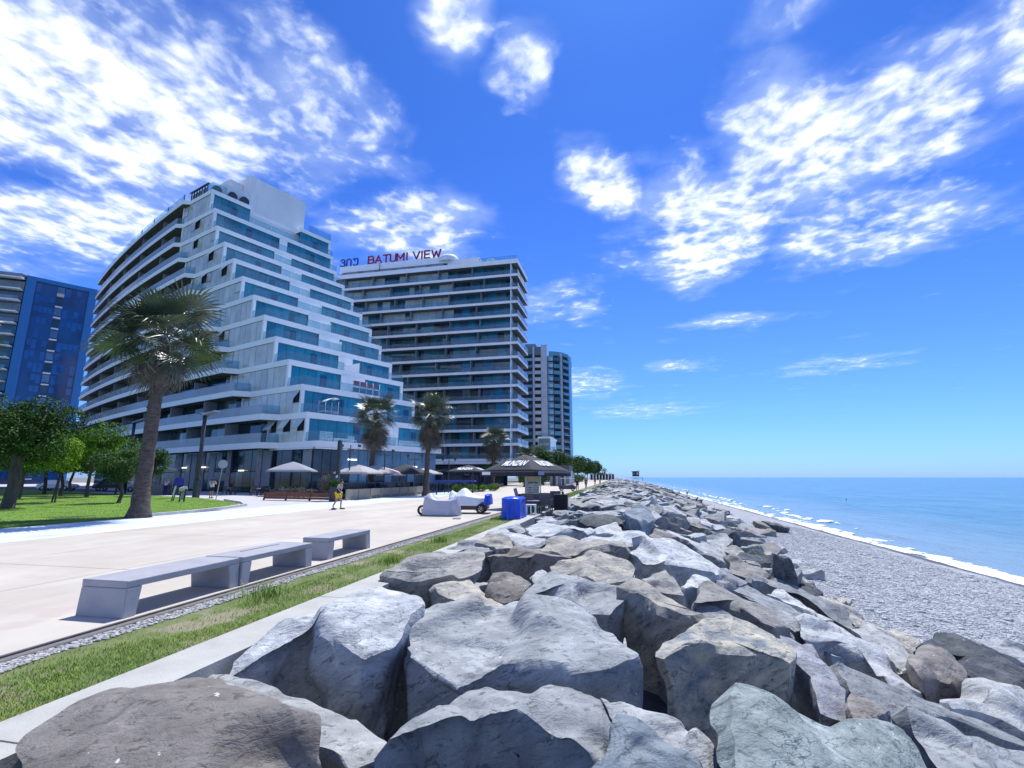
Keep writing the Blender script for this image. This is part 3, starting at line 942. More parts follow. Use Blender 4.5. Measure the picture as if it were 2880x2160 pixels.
('green',1.0,0.08,'greenish boulder crossed by white veins at the bottom edge',[(0.69,3.92,0.19),(0.75,4.18,0.2),(0.83,4.35,0.2),(0.94,4.48,0.19),(1.06,4.46,0.15),(1.21,4.44,0.09),(1.37,4.44,0.04),(1.6,4.54,-0.02),(1.87,4.88,-0.05),(2.1,5.07,-0.1),(2.24,5.13,-0.14),(2.12,4.74,-0.16),(2.1,4.5,-0.19),(1.95,4.14,-0.2),(1.04,3.5,0.01),(0.55,3.27,0.11)]),
('grey',1.1,0.06,'dark fronted boulder in the bottom right corner',[(2.71,6.2,-0.56),(3.04,6.4,-0.65),(3.56,6.68,-0.79),(3.81,6.67,-0.88),(4.13,6.66,-0.99),(3.36,5.5,-0.84),(2.63,5.0,-0.64),(2.51,5.17,-0.59),(2.58,5.68,-0.57)]),
('brown',0.9,0.12,'brown speckled boulder near the beach with a purple underside',[(4.07,9.1,-0.86),(4.84,10.32,-0.96),(5.22,10.74,-1.03),(5.32,10.59,-1.08),(4.91,9.55,-1.08),(4.57,9.04,-1.04),(4.28,8.82,-0.97),(3.8,8.35,-0.87)]),
('dark',0.7,0.12,'wet dark boulder with white streaks by the pebble beach',[(5.42,11.51,-1.28),(6.11,12.36,-1.3),(6.49,12.55,-1.31),(6.71,12.21,-1.4),(6.89,11.87,-1.48),(7.01,11.38,-1.61),(6.68,10.91,-1.72),(5.96,10.8,-1.64),(5.68,10.87,-1.53),(5.87,11.36,-1.47),(5.88,11.74,-1.38)]),
('white',0.8,0.12,'rounded pale mottled boulder at the right edge',[(3.66,7.65,-0.88),(4.52,8.74,-1.06),(5.27,9.55,-1.24),(6.2,10.14,-1.49),(5.63,9.07,-1.4),(4.85,8.05,-1.24),(4.65,8.06,-1.17),(4.4,8.07,-1.09),(3.88,7.73,-0.94)]),
('light',0.5,0.05,'flat pale stone lowest on the slope at the right edge',[(7.31,13.38,-1.61),(7.78,13.55,-1.57),(8.21,13.2,-1.65),(7.8,12.61,-1.8),(7.53,13.03,-1.7),(7.29,13.2,-1.65)]),
('white',0.6,0.04,'bluish white slab between the sloping slab and the brown speckled boulder',[(4.33,11.8,-1.11),(4.95,12.37,-1.25),(5.2,12.17,-1.36),(5.21,11.45,-1.44),(4.52,10.18,-1.35),(4.37,10.1,-1.31),(4.45,10.74,-1.26),(4.41,11.42,-1.18)]),
('ochre',0.5,0.03,'cream slab at the edge of the pebbles',[(4.76,12.66,-1.3),(5.17,13.21,-1.36),(5.95,13.64,-1.57),(6.34,13.49,-1.71),(5.58,12.24,-1.63),(5.44,12.68,-1.53),(5.18,12.95,-1.4)]),
('ochre',0.5,0.04,'small cream slab above the edge of the pebbles',[(4.8,14.86,-1.2),(5.47,15.58,-1.36),(5.56,14.7,-1.47),(5.56,14.1,-1.52),(4.99,13.27,-1.41),(4.99,14.12,-1.33)]),
('tan',0.6,0.08,'mauve rock in front of the upright spike',[(2.99,16.12,-0.52),(3.34,17.09,-0.54),(3.63,16.42,-0.71),(4.1,16.12,-0.9),(3.53,15.01,-0.81),(2.86,14.41,-0.64),(2.75,15.01,-0.54)]),
('dark',0.6,0.12,'knobbly purple rock above the mauve one',[(3.88,19.41,-0.83),(4.81,21.76,-0.88),(5.17,21.61,-1.01),(5.3,20.63,-1.17),(4.3,19.13,-1.0),(3.87,18.78,-0.89)]),
('light',0.6,0.04,'pale wedge right behind the largest pale blue slab',[(2.0,17.18,-0.22),(2.59,18.22,-0.32),(2.96,17.56,-0.52),(2.82,15.84,-0.63),(2.57,16.35,-0.5),(2.27,16.77,-0.36)]),
('grey',0.6,0.04,'long low ledge leading from the spike to the pebbles',[(2.79,13.87,-0.6),(3.37,14.78,-0.69),(3.84,14.71,-0.86),(4.18,13.83,-1.07),(3.64,13.5,-0.93),(3.08,13.31,-0.76),(2.76,13.27,-0.66)]),
]

# ---------------------------------------------------------------- boulders
def rock_mat(tone, c1, c2, speck=None):
    name = 'stone_' + tone
    m = bpy.data.materials.new(name)
    m.use_nodes = True
    T, P = shader_nodes(m)
    P.inputs['Roughness'].default_value = .82
    P.inputs['Specular IOR Level'].default_value = .35
    tc = T.nodes.new('ShaderNodeTexCoord')
    oi = T.nodes.new('ShaderNodeObjectInfo')
    cb = T.nodes.new('ShaderNodeCombineXYZ')
    for i in range(3):
        T.links.new(oi.outputs['Random'], cb.inputs[i])
    sc_ = T.nodes.new('ShaderNodeVectorMath')
    sc_.operation = 'SCALE'
    sc_.inputs['Scale'].default_value = 37
    T.links.new(cb.outputs[0], sc_.inputs[0])
    ad = T.nodes.new('ShaderNodeVectorMath')
    T.links.new(tc.outputs['Object'], ad.inputs[0])
    T.links.new(sc_.outputs[0], ad.inputs[1])
    rt = T.nodes.new('ShaderNodeVectorRotate')
    rt.rotation_type = 'EULER_XYZ'
    rt.inputs['Rotation'].default_value = (.5, .35, .9)
    T.links.new(ad.outputs[0], rt.inputs['Vector'])
    mp = T.nodes.new('ShaderNodeMapping')
    mp.inputs['Scale'].default_value = (.7, 1.6, 3.2)
    T.links.new(rt.outputs[0], mp.inputs[0])

    def nse(scale, det, vec, rough=.62, dist=0.):
        n = T.nodes.new('ShaderNodeTexNoise')
        n.inputs['Scale'].default_value = scale
        n.inputs['Detail'].default_value = det
        n.inputs['Roughness'].default_value = rough
        n.inputs['Distortion'].default_value = dist
        T.links.new(vec, n.inputs['Vector'])
        return n.outputs[0]

    def rng(x, a, b, lo=0., hi=1.):
        r = T.nodes.new('ShaderNodeMapRange')
        for k_, v_ in (('From Min', a), ('From Max', b), ('To Min', lo), ('To Max', hi)):
            r.inputs[k_].default_value = v_
        T.links.new(x, r.inputs['Value'])
        return r.outputs[0]

    def mix(fac, a, b, mode='MIX'):
        x = T.nodes.new('ShaderNodeMix')
        x.data_type = 'RGBA'
        x.blend_type = mode
        T.links.new(fac, x.inputs[0])
        for i, q in ((6, a), (7, b)):
            if isinstance(q, tuple):
                x.inputs[i].default_value = (*q, 1)
            else:
                T.links.new(q, x.inputs[i])
        return x.outputs[2]

    big = nse(1.7, 8, mp.outputs[0])
    col = mix(rng(big, .36, .64), c1, c2)
    lay = nse(5, 9, mp.outputs[0], .7, .6)
    col = mix(rng(lay, .55, .62, 0, .8), col, tuple(c * .5 for c in c1))
    col = mix(rng(nse(2.6, 6, ad.outputs[0]), .56, .70, 0, .55), col, tuple(min(.72, c * 1.35 + .05) for c in c2))
    col = mix(rng(nse(55, 4, ad.outputs[0]), .55, .72, 0, .45), col, tuple(c * .5 for c in c1))
    if speck:
        col = mix(rng(nse(speck[1], 3, ad.outputs[0]), speck[2], speck[2] + .03), col, speck[0])
    # relief: layered cracks, pits, grain
    crk = T.nodes.new('ShaderNodeTexVoronoi')
    crk.feature = 'DISTANCE_TO_EDGE'
    crk.inputs['Scale'].default_value = 1.1
    wv = T.nodes.new('ShaderNodeVectorMath')
    wv.operation = 'ADD'
    wn_ = T.nodes.new('ShaderNodeTexNoise')
    wn_.inputs['Scale'].default_value = 2.2
    wn_.inputs['Detail'].default_value = 5
    T.links.new(mp.outputs[0], wn_.inputs['Vector'])
    T.links.new(mp.outputs[0], wv.inputs[0])
    T.links.new(wn_.outputs['Color'], wv.inputs[1])
    T.links.new(wv.outputs[0], crk.inputs['Vector'])
    crack = rng(crk.outputs['Distance'], 0., .022)
    cm = T.nodes.new('ShaderNodeMath')
    cm.operation = 'MULTIPLY'
    T.links.new(rng(crk.outputs['Distance'], .0, .014, .85, 0), cm.inputs[0])
    T.links.new(rng(nse(.9, 3, ad.outputs[0]), .50, .60), cm.inputs[1])
    col = mix(cm.outputs[0], col, tuple(c * .3 for c in c1))
    hs = T.nodes.new('ShaderNodeHueSaturation')
    T.links.new(rng(oi.outputs['Random'], 0, 1, .82, 1.2), hs.inputs['Value'])
    T.links.new(col, hs.inputs['Color'])
    T.links.new(hs.outputs[0], P.inputs['Base Color'])
    h = None
    for x, wt in ((nse(3.2, 10, mp.outputs[0], .66, .3), 1.0), (nse(20, 8, ad.outputs[0], .7), .22), (crack, .05)):
        q = T.nodes.new('ShaderNodeMath')
        q.operation = 'MULTIPLY'
        T.links.new(x, q.inputs[0])
        q.inputs[1].default_value = wt
        if h is None:
            h = q.outputs[0]
        else:
            a_ = T.nodes.new('ShaderNodeMath')
            T.links.new(h, a_.inputs[0])
            T.links.new(q.outputs[0], a_.inputs[1])
            h = a_.outputs[0]
    b = T.nodes.new('ShaderNodeBump')
    b.inputs['Distance'].default_value = .055
    b.inputs['Strength'].default_value = .85
    T.links.new(h, b.inputs['Height'])
    T.links.new(b.outputs[0], P.inputs['Normal'])
    return m


TONES = dict(light=((.29, .305, .315), (.48, .495, .50)), grey=((.185, .20, .21), (.33, .345, .35)), brown=((.15, .135, .12), (.24, .22, .20)),
             white=((.31, .325, .32), (.52, .525, .51)), tan=((.20, .195, .185), (.35, .34, .31)), ochre=((.22, .225, .22), (.50, .46, .38)),
             gold=((.15, .18, .205), (.52, .47, .36)), dark=((.05, .06, .07), (.12, .132, .14)), bluish=((.13, .17, .21), (.28, .325, .355)),
             purple=((.17, .175, .20), (.31, .32, .345)), green=((.135, .165, .16), (.29, .33, .32)))
SM = {}
for k_, (a_, b_) in TONES.items():
    SM[k_] = rock_mat(k_, a_, b_, ((.62, .62, .60), 9, .70) if k_ in ('brown', 'green', 'dark', 'grey') else None)


def rock_mesh(poly, depth, dome, seed, na=72, rt=9, rs=9, amp=1., chop=6, plate=1.):
    """poly: outline of the top in local 3D; the block is carried down by depth"""
    rg_ = np.random.default_rng(seed)
    P = np.array(poly, float)
    c = P.mean(0)
    # resample the outline by angle order along its length
    Q = np.vstack([P, P[:1]])
    L = np.r_[0, np.cumsum(np.linalg.norm(np.diff(Q[:, :2], axis=0), axis=1))]
    s = np.linspace(0, L[-1], na, endpoint=False)
    R = np.stack([np.interp(s, L, Q[:, k]) for k in range(3)], 1)
    jit = np.array([noise.noise(Vector((q[0] * 5 / max(.4, math.sqrt(np.ptp(P[:, 0]) * np.ptp(P[:, 1]))), q[1] * 5, seed))) for q in R])
    R[:, :2] += (R[:, :2] - c[:2]) * (jit * .05)[:, None]
    size = math.sqrt(max(.05, np.ptp(P[:, 0]) * np.ptp(P[:, 1])))
    dome = dome * .45
    rings = [c[None] + np.array([[0, 0, dome * size * .9]])]
    for i in range(1, rt + 1):
        t = (i / rt) ** .8
        ring = c + (R - c) * t
        ring[:, 2] = c[2] + (R[:, 2] - c[2]) * t + dome * size * (1 - t ** 2.2) * .9
        rings.append(ring)
    out = R - c
    out[:, 2] = 0
    out /= np.maximum(1e-6, np.linalg.norm(out, axis=1))[:, None]
    bul = rg_.uniform(-.05, .02) * size
    und = rg_.uniform(.03, .20) * size
    for i in range(1, rs + 1):
        t = i / rs
        ring = R.copy()
        e = .025 * size * (1 - (1 - min(1, t * 6)) ** 2) + bul * math.sin(math.pi * min(1, t * 1.2)) - und * t
        ring += out * e
        ring[:, 2] = R[:, 2] - .012 * size - t ** 1.15 * depth
        rings.append(ring)
    V = np.vstack(rings)
    # chisel the sides with a few random planes
    cc = V.mean(0)
    for k in range(chop):
        a = rg_.uniform(0, 2 * np.pi)
        el = rg_.uniform(-.5, .05)
        n = np.array([math.cos(a) * math.cos(el), math.sin(a) * math.cos(el), math.sin(el)])
        dd = (V - cc) @ n
        lim = dd.max() * rg_.uniform(.84, .96)
        V -= np.outer(np.maximum(0, dd - lim), n) * .85
    # fracture plates: every plate has its own level and tilt, with short risers between
    npl = 11
    lo_, hi_ = V.min(0), V.max(0)
    Sd = rg_.uniform(0, 1, (npl, 3)) * (hi_ - lo_) + lo_
    Sd[: npl // 2, 2] = hi_[2]
    wob = np.array([noise.noise_vector(Vector(p) * (2.6 / max(size, .3)) + Vector((seed, 3, 1))) for p in V]) * size * .16
    dist = np.linalg.norm((V + wob)[:, None] - Sd[None], axis=2) / size
    wgt = np.exp(-38 * (dist - dist.min(1, keepdims=True)))
    wgt /= wgt.sum(1, keepdims=True)
    hh = rg_.uniform(-.055, .055, npl) * size * plate
    gg = rg_.normal(size=(npl, 3)) * .10 * plate
    val = hh[None] + np.einsum('ijk,jk->ij', V[:, None] - Sd[None], gg)
    val = np.clip((wgt * val).sum(1), -.10 * size, .10 * size)
    ntop0 = 1 + rt * na
    V[:ntop0, 2] += val[:ntop0] * .9
    on = np.tile(out, (rs, 1))
    V[ntop0:] += on * val[ntop0:, None] * 1.2
    V[ntop0:, 2] += val[ntop0:] * .9 * np.repeat(np.linspace(1, 0, rs), na)
    # fracture noise
    off = Vector((seed * 3.17, seed * 1.31, seed * 2.77))
    A = amp * size
    nv = len(V)
    D = np.zeros((nv, 3))
    ntop = 1 + rt * na
    for i in range(nv):
        p = Vector(V[i])
        q = p / max(size, .3) + off
        r1 = noise.noise_vector(q * 1.7)
        r2 = noise.noise_vector(q * 5.5)
        # stepped relief: flat treads and short risers
        h = noise.noise(Vector((q.x * 1.3, q.y * 1.3, q.z * 2 + 7)))
        hs = (math.floor(h * 7) + min(1, (h * 7 - math.floor(h * 7)) * 4)) / 7
        k = 1.0 if i >= ntop else .55
        D[i] = (r1[0] * .03 * k + r2[0] * .018, r1[1] * .03 * k + r2[1] * .018, r1[2] * .018 + r2[2] * .014 + hs * .05)
    V = V + D * A
    F = [[0, 1 + (j + 1) % na, 1 + j][::-1] for j in range(na)]
    nr = rt + rs
    for r in range(nr - 1):
        o0 = 1 + r * na
        for j in range(na):
            F.append([o0 + j, o0 + na + j, o0 + na + (j + 1) % na, o0 + (j + 1) % na])
    area = sum(P[i - 1][0] * P[i][1] - P[i][0] * P[i - 1][1] for i in range(len(P)))
    if area < 0:
        F = [f[::-1] for f in F]
    return V, F


def smooth_sharp(me, ang=34):
    bm = bmesh.new()
    bm.from_mesh(me)
    for f in bm.faces:
        f.smooth = True
    for e_ in bm.edges:
        if len(e_.link_faces) == 2 and e_.calc_face_angle(0) > rad(ang):
            e_.smooth = False
    bm.to_mesh(me)
    bm.free()


def add_rock(poly, depth, dome, tone, label, seed, **kw):
    P = np.array(poly)
    c = P.mean(0)
    V, F = rock_mesh(P - c, depth, dome, seed, **kw)
    me = mesh('boulder', V, F)
    smooth_sharp(me)
    o = obj('boulder', me, SM[tone], loc=tuple(c))
    tag(o, label, 'boulder', 'boulders of the breakwater')
    return o


foot = []
for i, (tone, dep, dome, lab, poly) in enumerate(ROCKS):
    P = np.array(poly)
    sz = math.sqrt(np.ptp(P[:, 0]) * np.ptp(P[:, 1]))
    add_rock(poly, dep * (1.35 if sz > 1 else 1.1), dome, tone, lab, i + 11, na=200 if i < 8 else 90, rt=34 if i < 8 else 14, rs=22 if i < 8 else 11)
    foot.append([tuple(p[:2]) for p in poly])

# the upright spike and the two stones on the shingle
spx, spy, spz = 4.15, 15.1, -1.5
a5 = [(-.42, -.30), (.05, -.42), (.42, -.25), (.45, .25), (.0, .42), (-.40, .25)]
V, F = rock_mesh([(x * .42 - .03, y * .5, 1.22 + .12 * (x < 0)) for x, y in a5], 1.3, .05, 77, na=48, rt=6, rs=14, amp=1.3, chop=0)
V = np.array(V)
zt = V[:, 2].max()
k = 1 + 1.35 * np.clip((zt - V[:, 2]) / 1.4, 0, 1) ** 1.1
V[:, 0] = V[:, 0] * k + .16 * np.clip((zt - V[:, 2]) / 1.4, 0, 1)
V[:, 1] *= k
me = mesh('boulder', V, F)
smooth_sharp(me)
tag(obj('boulder', me, SM['dark'], loc=(spx - .05, spy, spz)), 'upright dark spike of rock standing at the edge of the pebbles', 'boulder', 'boulders of the breakwater')
for (x, y, sx, sy, lab, sd_) in ((10.05, 41, .55, .8, 'small squat grey stone lying alone on the pebble beach', 81), (11.2, 42, .95, .9, 'longer dark wedge shaped stone alone on the pebble beach', 82)):
    V, F = rock_mesh([(sx * math.cos(t) * (1 + .2 * math.sin(3 * t)), sy * math.sin(t), .40 - .22 * math.cos(t)) for t in np.linspace(0, 6.28, 9)[:-1]], .8, .1, sd_, na=36, rt=5, rs=5)
    me = mesh('boulder', V, F)
    smooth_sharp(me)
    tag(obj('boulder', me, SM['dark' if sd_ == 82 else 'brown'], loc=(x, y, zbeach(x, y) + .1)), lab, 'boulder')

# the rest of the breakwater: variants, placed at random without overlap
variants = []
for k in range(16):
    rv = random.Random(100 + k)
    n = rv.randint(5, 8)
    a0 = rv.random() * 6
    asp = rv.uniform(.62, .95)
    pl = []
    for i in range(n):
        t = a0 + 2 * math.pi * (i + rv.uniform(-.28, .28)) / n
        r = rv.uniform(.72, 1.05)
        pl.append((r * math.cos(t), asp * r * math.sin(t), rv.uniform(-.10, .10)))
    V, F = rock_mesh(pl, rv.uniform(.8, 1.1), rv.uniform(.03, .12), 200 + k, na=44, rt=6, rs=6, amp=1.25, chop=6)
    me = mesh('boulder', V, F)
    smooth_sharp(me)
    variants.append(me)
    me.materials.append(SM['grey'])
tones2 = ['light', 'grey', 'light', 'tan', 'grey', 'white', 'ochre', 'bluish', 'grey', 'dark', 'light', 'green', 'tan', 'light']
var_t = {}


def variant(k, tone):
    if (k, tone) not in var_t:
        me = variants[k].copy()
        me.materials.clear()
        me.materials.append(SM[tone])
        var_t[(k, tone)] = me
    return var_t[(k, tone)]


rv = random.Random(5)
placed = []
cells = {}


def free(x, y, r, q=.80):
    for (a_, b_, c_) in placed:
        if abs(a_ - x) < 3 and abs(b_ - y) < 3 and math.hypot(a_ - x, b_ - y) < (r + c_) * q:
            return False
    return True


def in_foot(x, y, r):
    for f in foot:
        if in_poly(x, y, f):
            return True
        for t in range(8):
            if in_poly(x + r * .62 * math.cos(t * .785), y + r * .62 * math.sin(t * .785), f):
                return True
    return False


cand = []
for (ya, yb, tries, r0, r1) in ((7, 16, 3000, .28, .62), (14.5, 24, 3000, .55, 1.05), (24, 58, 9000, .75, 1.35)):
    for i in range(tries):
        y = rv.uniform(ya, yb)
        x = rv.uniform(-3.75, toe(y) + .15)
        r = rv.uniform(r0, r1)
        if x - r < -4.25 and y < 22:
            continue
        if y < 24 and in_foot(x, y, r):
            continue
        if not free(x, y, r, .78):
            continue
        placed.append((x, y, r))
placed.sort(key=lambda p: p[1])
names_t = dict(light='pale', grey='grey', tan='buff', white='whitish', ochre='ochre', bluish='bluish', dark='dark', green='greenish')
print('mid rocks', len(placed))
mid = [(x, y, r, tones2[rv.randrange(len(tones2))]) for (x, y, r) in placed[:238]]
spd = [names_t[q[3]] for q in mid]
seen = {}
for i, (x, y, r, tone) in enumerate(mid):
    k = rv.randrange(16)
    o = bpy.data.objects.new('boulder', variant(k, tone))
    COL.objects.link(o)
    gx = (zs(x + .4, y) - zs(x - .4, y)) / .8
    small = y < 16 and r < .62
    o.location = (x, y, zs(x, y) + rv.uniform(-.12, .10) - (.62 if small else 0))
    o.rotation_euler = (rv.uniform(-.16, .12), -math.atan(gx) + rv.uniform(-.12, .12), rv.uniform(0, 6.28))
    o.scale = (r * 1.12, r * rv.uniform(.95, 1.15), r * rv.uniform(.8, 1.0))
    zone = 'by the wall' if x < -2.2 else ('on the crest' if x < .8 else ('on the slope' if x < toe(y) - 1.6 else 'by the pebbles'))
    band = 'in a gap' if small else ('past the big slab' if y < 24 else ('beside the umbrella' if y < 34 else 'past the umbrella'))
    near_ = sorted(range(len(mid)), key=lambda j: (mid[j][0] - x) ** 2 + (mid[j][1] - y) ** 2)[1:3]
    size_ = 'small' if r < .5 else ('large' if r > 1.0 else 'medium')
    lab = '%s %s boulder %s %s, next to %s and %s' % (size_, names_t[tone], zone, band, spd[near_[0]], spd[near_[1]])
    tag(o, lab, 'boulder', 'boulders of the breakwater')
# beyond: many small looking stones, one object
BIG = [(x, y, r) for (x, y, r) in placed[238:]]
lo = []
for k in range(6):
    rr_ = random.Random(300 + k)
    n = 7
    pl = [(rr_.uniform(.75, 1.05) * math.cos(6.283 * i / n), .8 * rr_.uniform(.75, 1.05) * math.sin(6.283 * i / n), rr_.uniform(-.12, .12)) for i in range(n)]
    lo.append(rock_mesh(pl, .8, .06, 400 + k, na=14, rt=3, rs=3, amp=1.2, chop=4))
FV = []
FF = []
MI = []
off = 0
far_t = ['light', 'grey', 'tan', 'dark']


def put_far(x, y, r):
    global off
    V, F = lo[rv.randrange(6)]
    a = rv.uniform(0, 6.28)
    gx = (zs(x + .4, y) - zs(x - .4, y)) / .8
    M = Matrix.Translation((x, y, zs(x, y) + rv.uniform(-.1, .1))) @ Matrix.Rotation(-math.atan(gx), 4, 'Y') @ Matrix.Rotation(rv.uniform(-.2, .2), 4, 'X') @ Matrix.Rotation(a, 4, 'Z')
    A = np.array(M)
    q = (V * r) @ A[:3, :3].T + A[:3, 3]
    FV.append(q)
    FF.extend([[i + off for i in f] for f in F])
    MI.extend([rv.randrange(4)] * len(F))
    off += len(V)


for (x, y, r) in BIG:
    put_far(x, y, r * 1.15)
y = 58.
while y < 330:
    s = 1.75 + (y - 58) * .006
    x = -3.4 - max(0, y - 60) * .008
    while x < toe(y) + .3:
        put_far(x + rv.uniform(-.5, .5), y + rv.uniform(-.5, .5), s * rv.uniform(.48, .72))
        x += s * rv.uniform(.75, 1.1)
    y += s * .85
me = mesh('boulders', np.vstack(FV), FF)
for t in far_t:
    me.materials.append(SM[t])
me.polygons.foreach_set('material_index', MI)
for t in range(0):
    pass
o = obj('far_boulder_field', me)
kind(o, 'stuff', 'grey boulders of the breakwater running off to the horizon')

# ---------------------------------------------------------------- stepped hotel
A0 = Vector((-33.60, 49.71))
va = Vector((math.sin(rad(22.9)), math.cos(rad(22.9))))
vb = Vector((math.sin(rad(-70.9)), math.cos(rad(-70.9))))


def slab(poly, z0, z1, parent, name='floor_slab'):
    """white edged floor slab with the shade of its underside painted dark"""
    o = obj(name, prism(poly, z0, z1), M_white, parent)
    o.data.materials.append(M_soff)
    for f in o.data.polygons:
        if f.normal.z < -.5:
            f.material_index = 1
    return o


def pq(p, q):
    return A0 + va * p + vb * q


QK = [30.6, 29.1, 27.7, 24.9, 21.8, 18.9, 15.6, 12.6, 9.6, 6.4, 3.4, 2.1, 0.0]
LK = [21.9, 21.5, 21.5, 21.3, 21.0, 20.7, 20.1, 19.7, 19.3, 18.7, 18.3, 19.2, 20.4]
TIP = [38.1, 39.7, 39.6, 36.8, 33.6, 30.7, 27.2, 24.2, 21.2, 18.2, 14.8, 8.2, 7.9]
GL = [39.5, 39.1, 38.9, 36.4, 33.7, 31.0, 28.0, 25.2, 22.2, 19.2, 15.9, 9.6, 9.6]
ZK = [5.95 + 3.43 * (12 - k) for k in range(13)]
ZK[0] += .35
QE = 93.8


def arc(q):
    return -1.8 + .00112 * (q - 8) ** 2


def arcpts(q0, q1, step=3.4, inset=0.):
    n = max(1, int(round((q1 - q0) / step)))
    return [pq(arc(q0 + (q1 - q0) * i / n) + inset, q0 + (q1 - q0) * i / n) for i in range(n + 1)]


hotel = empty('stepped_hotel', 'white hotel stepping down in blue glass terraces with a curved balconied flank', 'building')
SLT = .72
for k in range(13):
    q0 = QK[k]
    pl = [pq(0, q0), pq(0, TIP[k] - .9)] + arcpts(TIP[k], QE) + [pq(LK[k] + .3, QE), pq(LK[k], q0)]
    if k == 0:
        pl += [pq(15.5, q0), pq(15.5, 32.15), pq(6.3, 32.15), pq(6.3, q0)]
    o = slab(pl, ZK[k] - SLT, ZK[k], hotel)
    if k == 12:
        # canopy lip under the lowest slab
        seg('canopy_edge', pq(.1, 8.6), pq(.1, .6), 5.05, 5.2, .3, M_white, hotel, off=.1)
        seg('canopy_edge', pq(0, .1), pq(4.2, .1), 5.05, 5.2, .3, M_white, hotel, off=-.0)
# walls between slabs
SPLIT = {0: (6.3, 15.5), 1: (10.8, 12.2), 2: (9.3, 12.2), 3: (9.1, 12.5), 4: (8.8, 12.3), 5: (8.6, 12.4), 6: (8.3, 12.0), 7: (8.2, 11.6), 8: (9.4, 11.8), 9: (7.6, 11.5), 10: (9.2, 13.0), 11: (9.6, 14.0)}
OPEN = [(1, 33.9), (2, 33.9), (3, 28.3), (4, 29.6), (4, 24.1), (7, 22.3), (11, 8.7), (10, 4.9), (11, 2.9), (11, 6.4)]
rb = random.Random(4)
for k in range(12):
    zt = ZK[k] - SLT
    zb = ZK[k + 1]
    if k == 0:
        pass
    q0, L = QK[k], LK[k]
    # corner pier, both faces
    seg('corner_pier', pq(0, q0), pq(.42, q0), zb, zt, .30, M_white, hotel, off=-.17)
    seg('corner_pier', pq(0, q0 + .34), pq(0, q0 + .003), zb, zt, .297, M_white, hotel, off=-.17)
    seg('end_pier', pq(L - .45, q0), pq(L - .003, q0), zb, zt, .30, M_white, hotel, off=-.17)
    pe, pn = SPLIT[k]
    for (a_, b_) in ((.42, pe), (pn, L - .45)):
        n = max(2, int(round((b_ - a_) / 1.25)))
        for i in range(n):
            s0 = a_ + (b_ - a_) * i / n + .02
            s1 = a_ + (b_ - a_) * (i + 1) / n - .02
            seg('window_pane', pq(s0, q0), pq(s1, q0), zb, zt, .06, M_bglass, hotel, off=-.25 + rb.uniform(-.008, .008))
        seg('window_back', pq(a_, q0), pq(b_, q0), zb, zt, .02, M_frame, hotel, off=-.34)
        # door in the run
        dp = a_ + (b_ - a_) * rb.uniform(.35, .7)
        seg('terrace_door', pq(dp, q0), pq(dp + .95, q0), zb + .05, zb + 2.25, .03, mat('deep_blue_glazing', (.008, .06, .14), .1), hotel, off=-.195)
    if k == 0:
        continue
    # white wall between the two runs, with panel joints
    n = max(1, int(round((pn - pe) / 1.4)))
    for i in range(n):
        seg('wall_panel', pq(pe + (pn - pe) * i / n + .008, q0), pq(pe + (pn - pe) * (i + 1) / n - .008, q0), zb, zt, .2, M_white, hotel, off=-.02)
    # terrace rails on the slab below
for k in range(1, 13):
    q0, L = QK[k], LK[k]
    qn = QK[k - 1]
    z0 = ZK[k]
    dpt = qn - q0
    if dpt > .8:
        n = max(1, int(round(dpt / 1.7)))
        for i in range(n):
            seg('rail_pane', pq(0, q0 + dpt * (i + 1) / n - .02), pq(0, q0 + dpt * i / n + .02), z0, z0 + 1.08, .03, M_rail, hotel, off=-.08)
    n = 7
    for i in range(n):
        s0 = .06 + (L - .1) * i / n
        s1 = .06 + (L - .1) * (i + 1) / n
        if k in (9, 11) and i == 3:
            continue
        seg('rail_pane', pq(s0 + .02, q0), pq(s1 - .02, q0), z0, z0 + 1.08, .03, M_rail, hotel, off=-.08)
    # privacy screen across the terrace, at the white wall
    if dpt > 2:
        pe, pn = SPLIT[k - 1]
        seg('terrace_screen', pq((pe + pn) / 2, q0 + .2), pq((pe + pn) / 2, qn), z0, z0 + 1.5, .1, M_white, hotel)
# sea side flank of the block (seen from the side) and far end
for k in range(12):
    seg('flank_wall', pq(LK[k] - .2, QK[k] + .3), pq(LK[k] - .2, QE), ZK[k + 1], ZK[k] - SLT, .2, M_mglass, hotel)
    seg('end_wall', pq(arc(QE) + 2, QE - .1), pq(LK[k], QE - .1), ZK[k + 1], ZK[k] - SLT, .2, M_white, hotel)
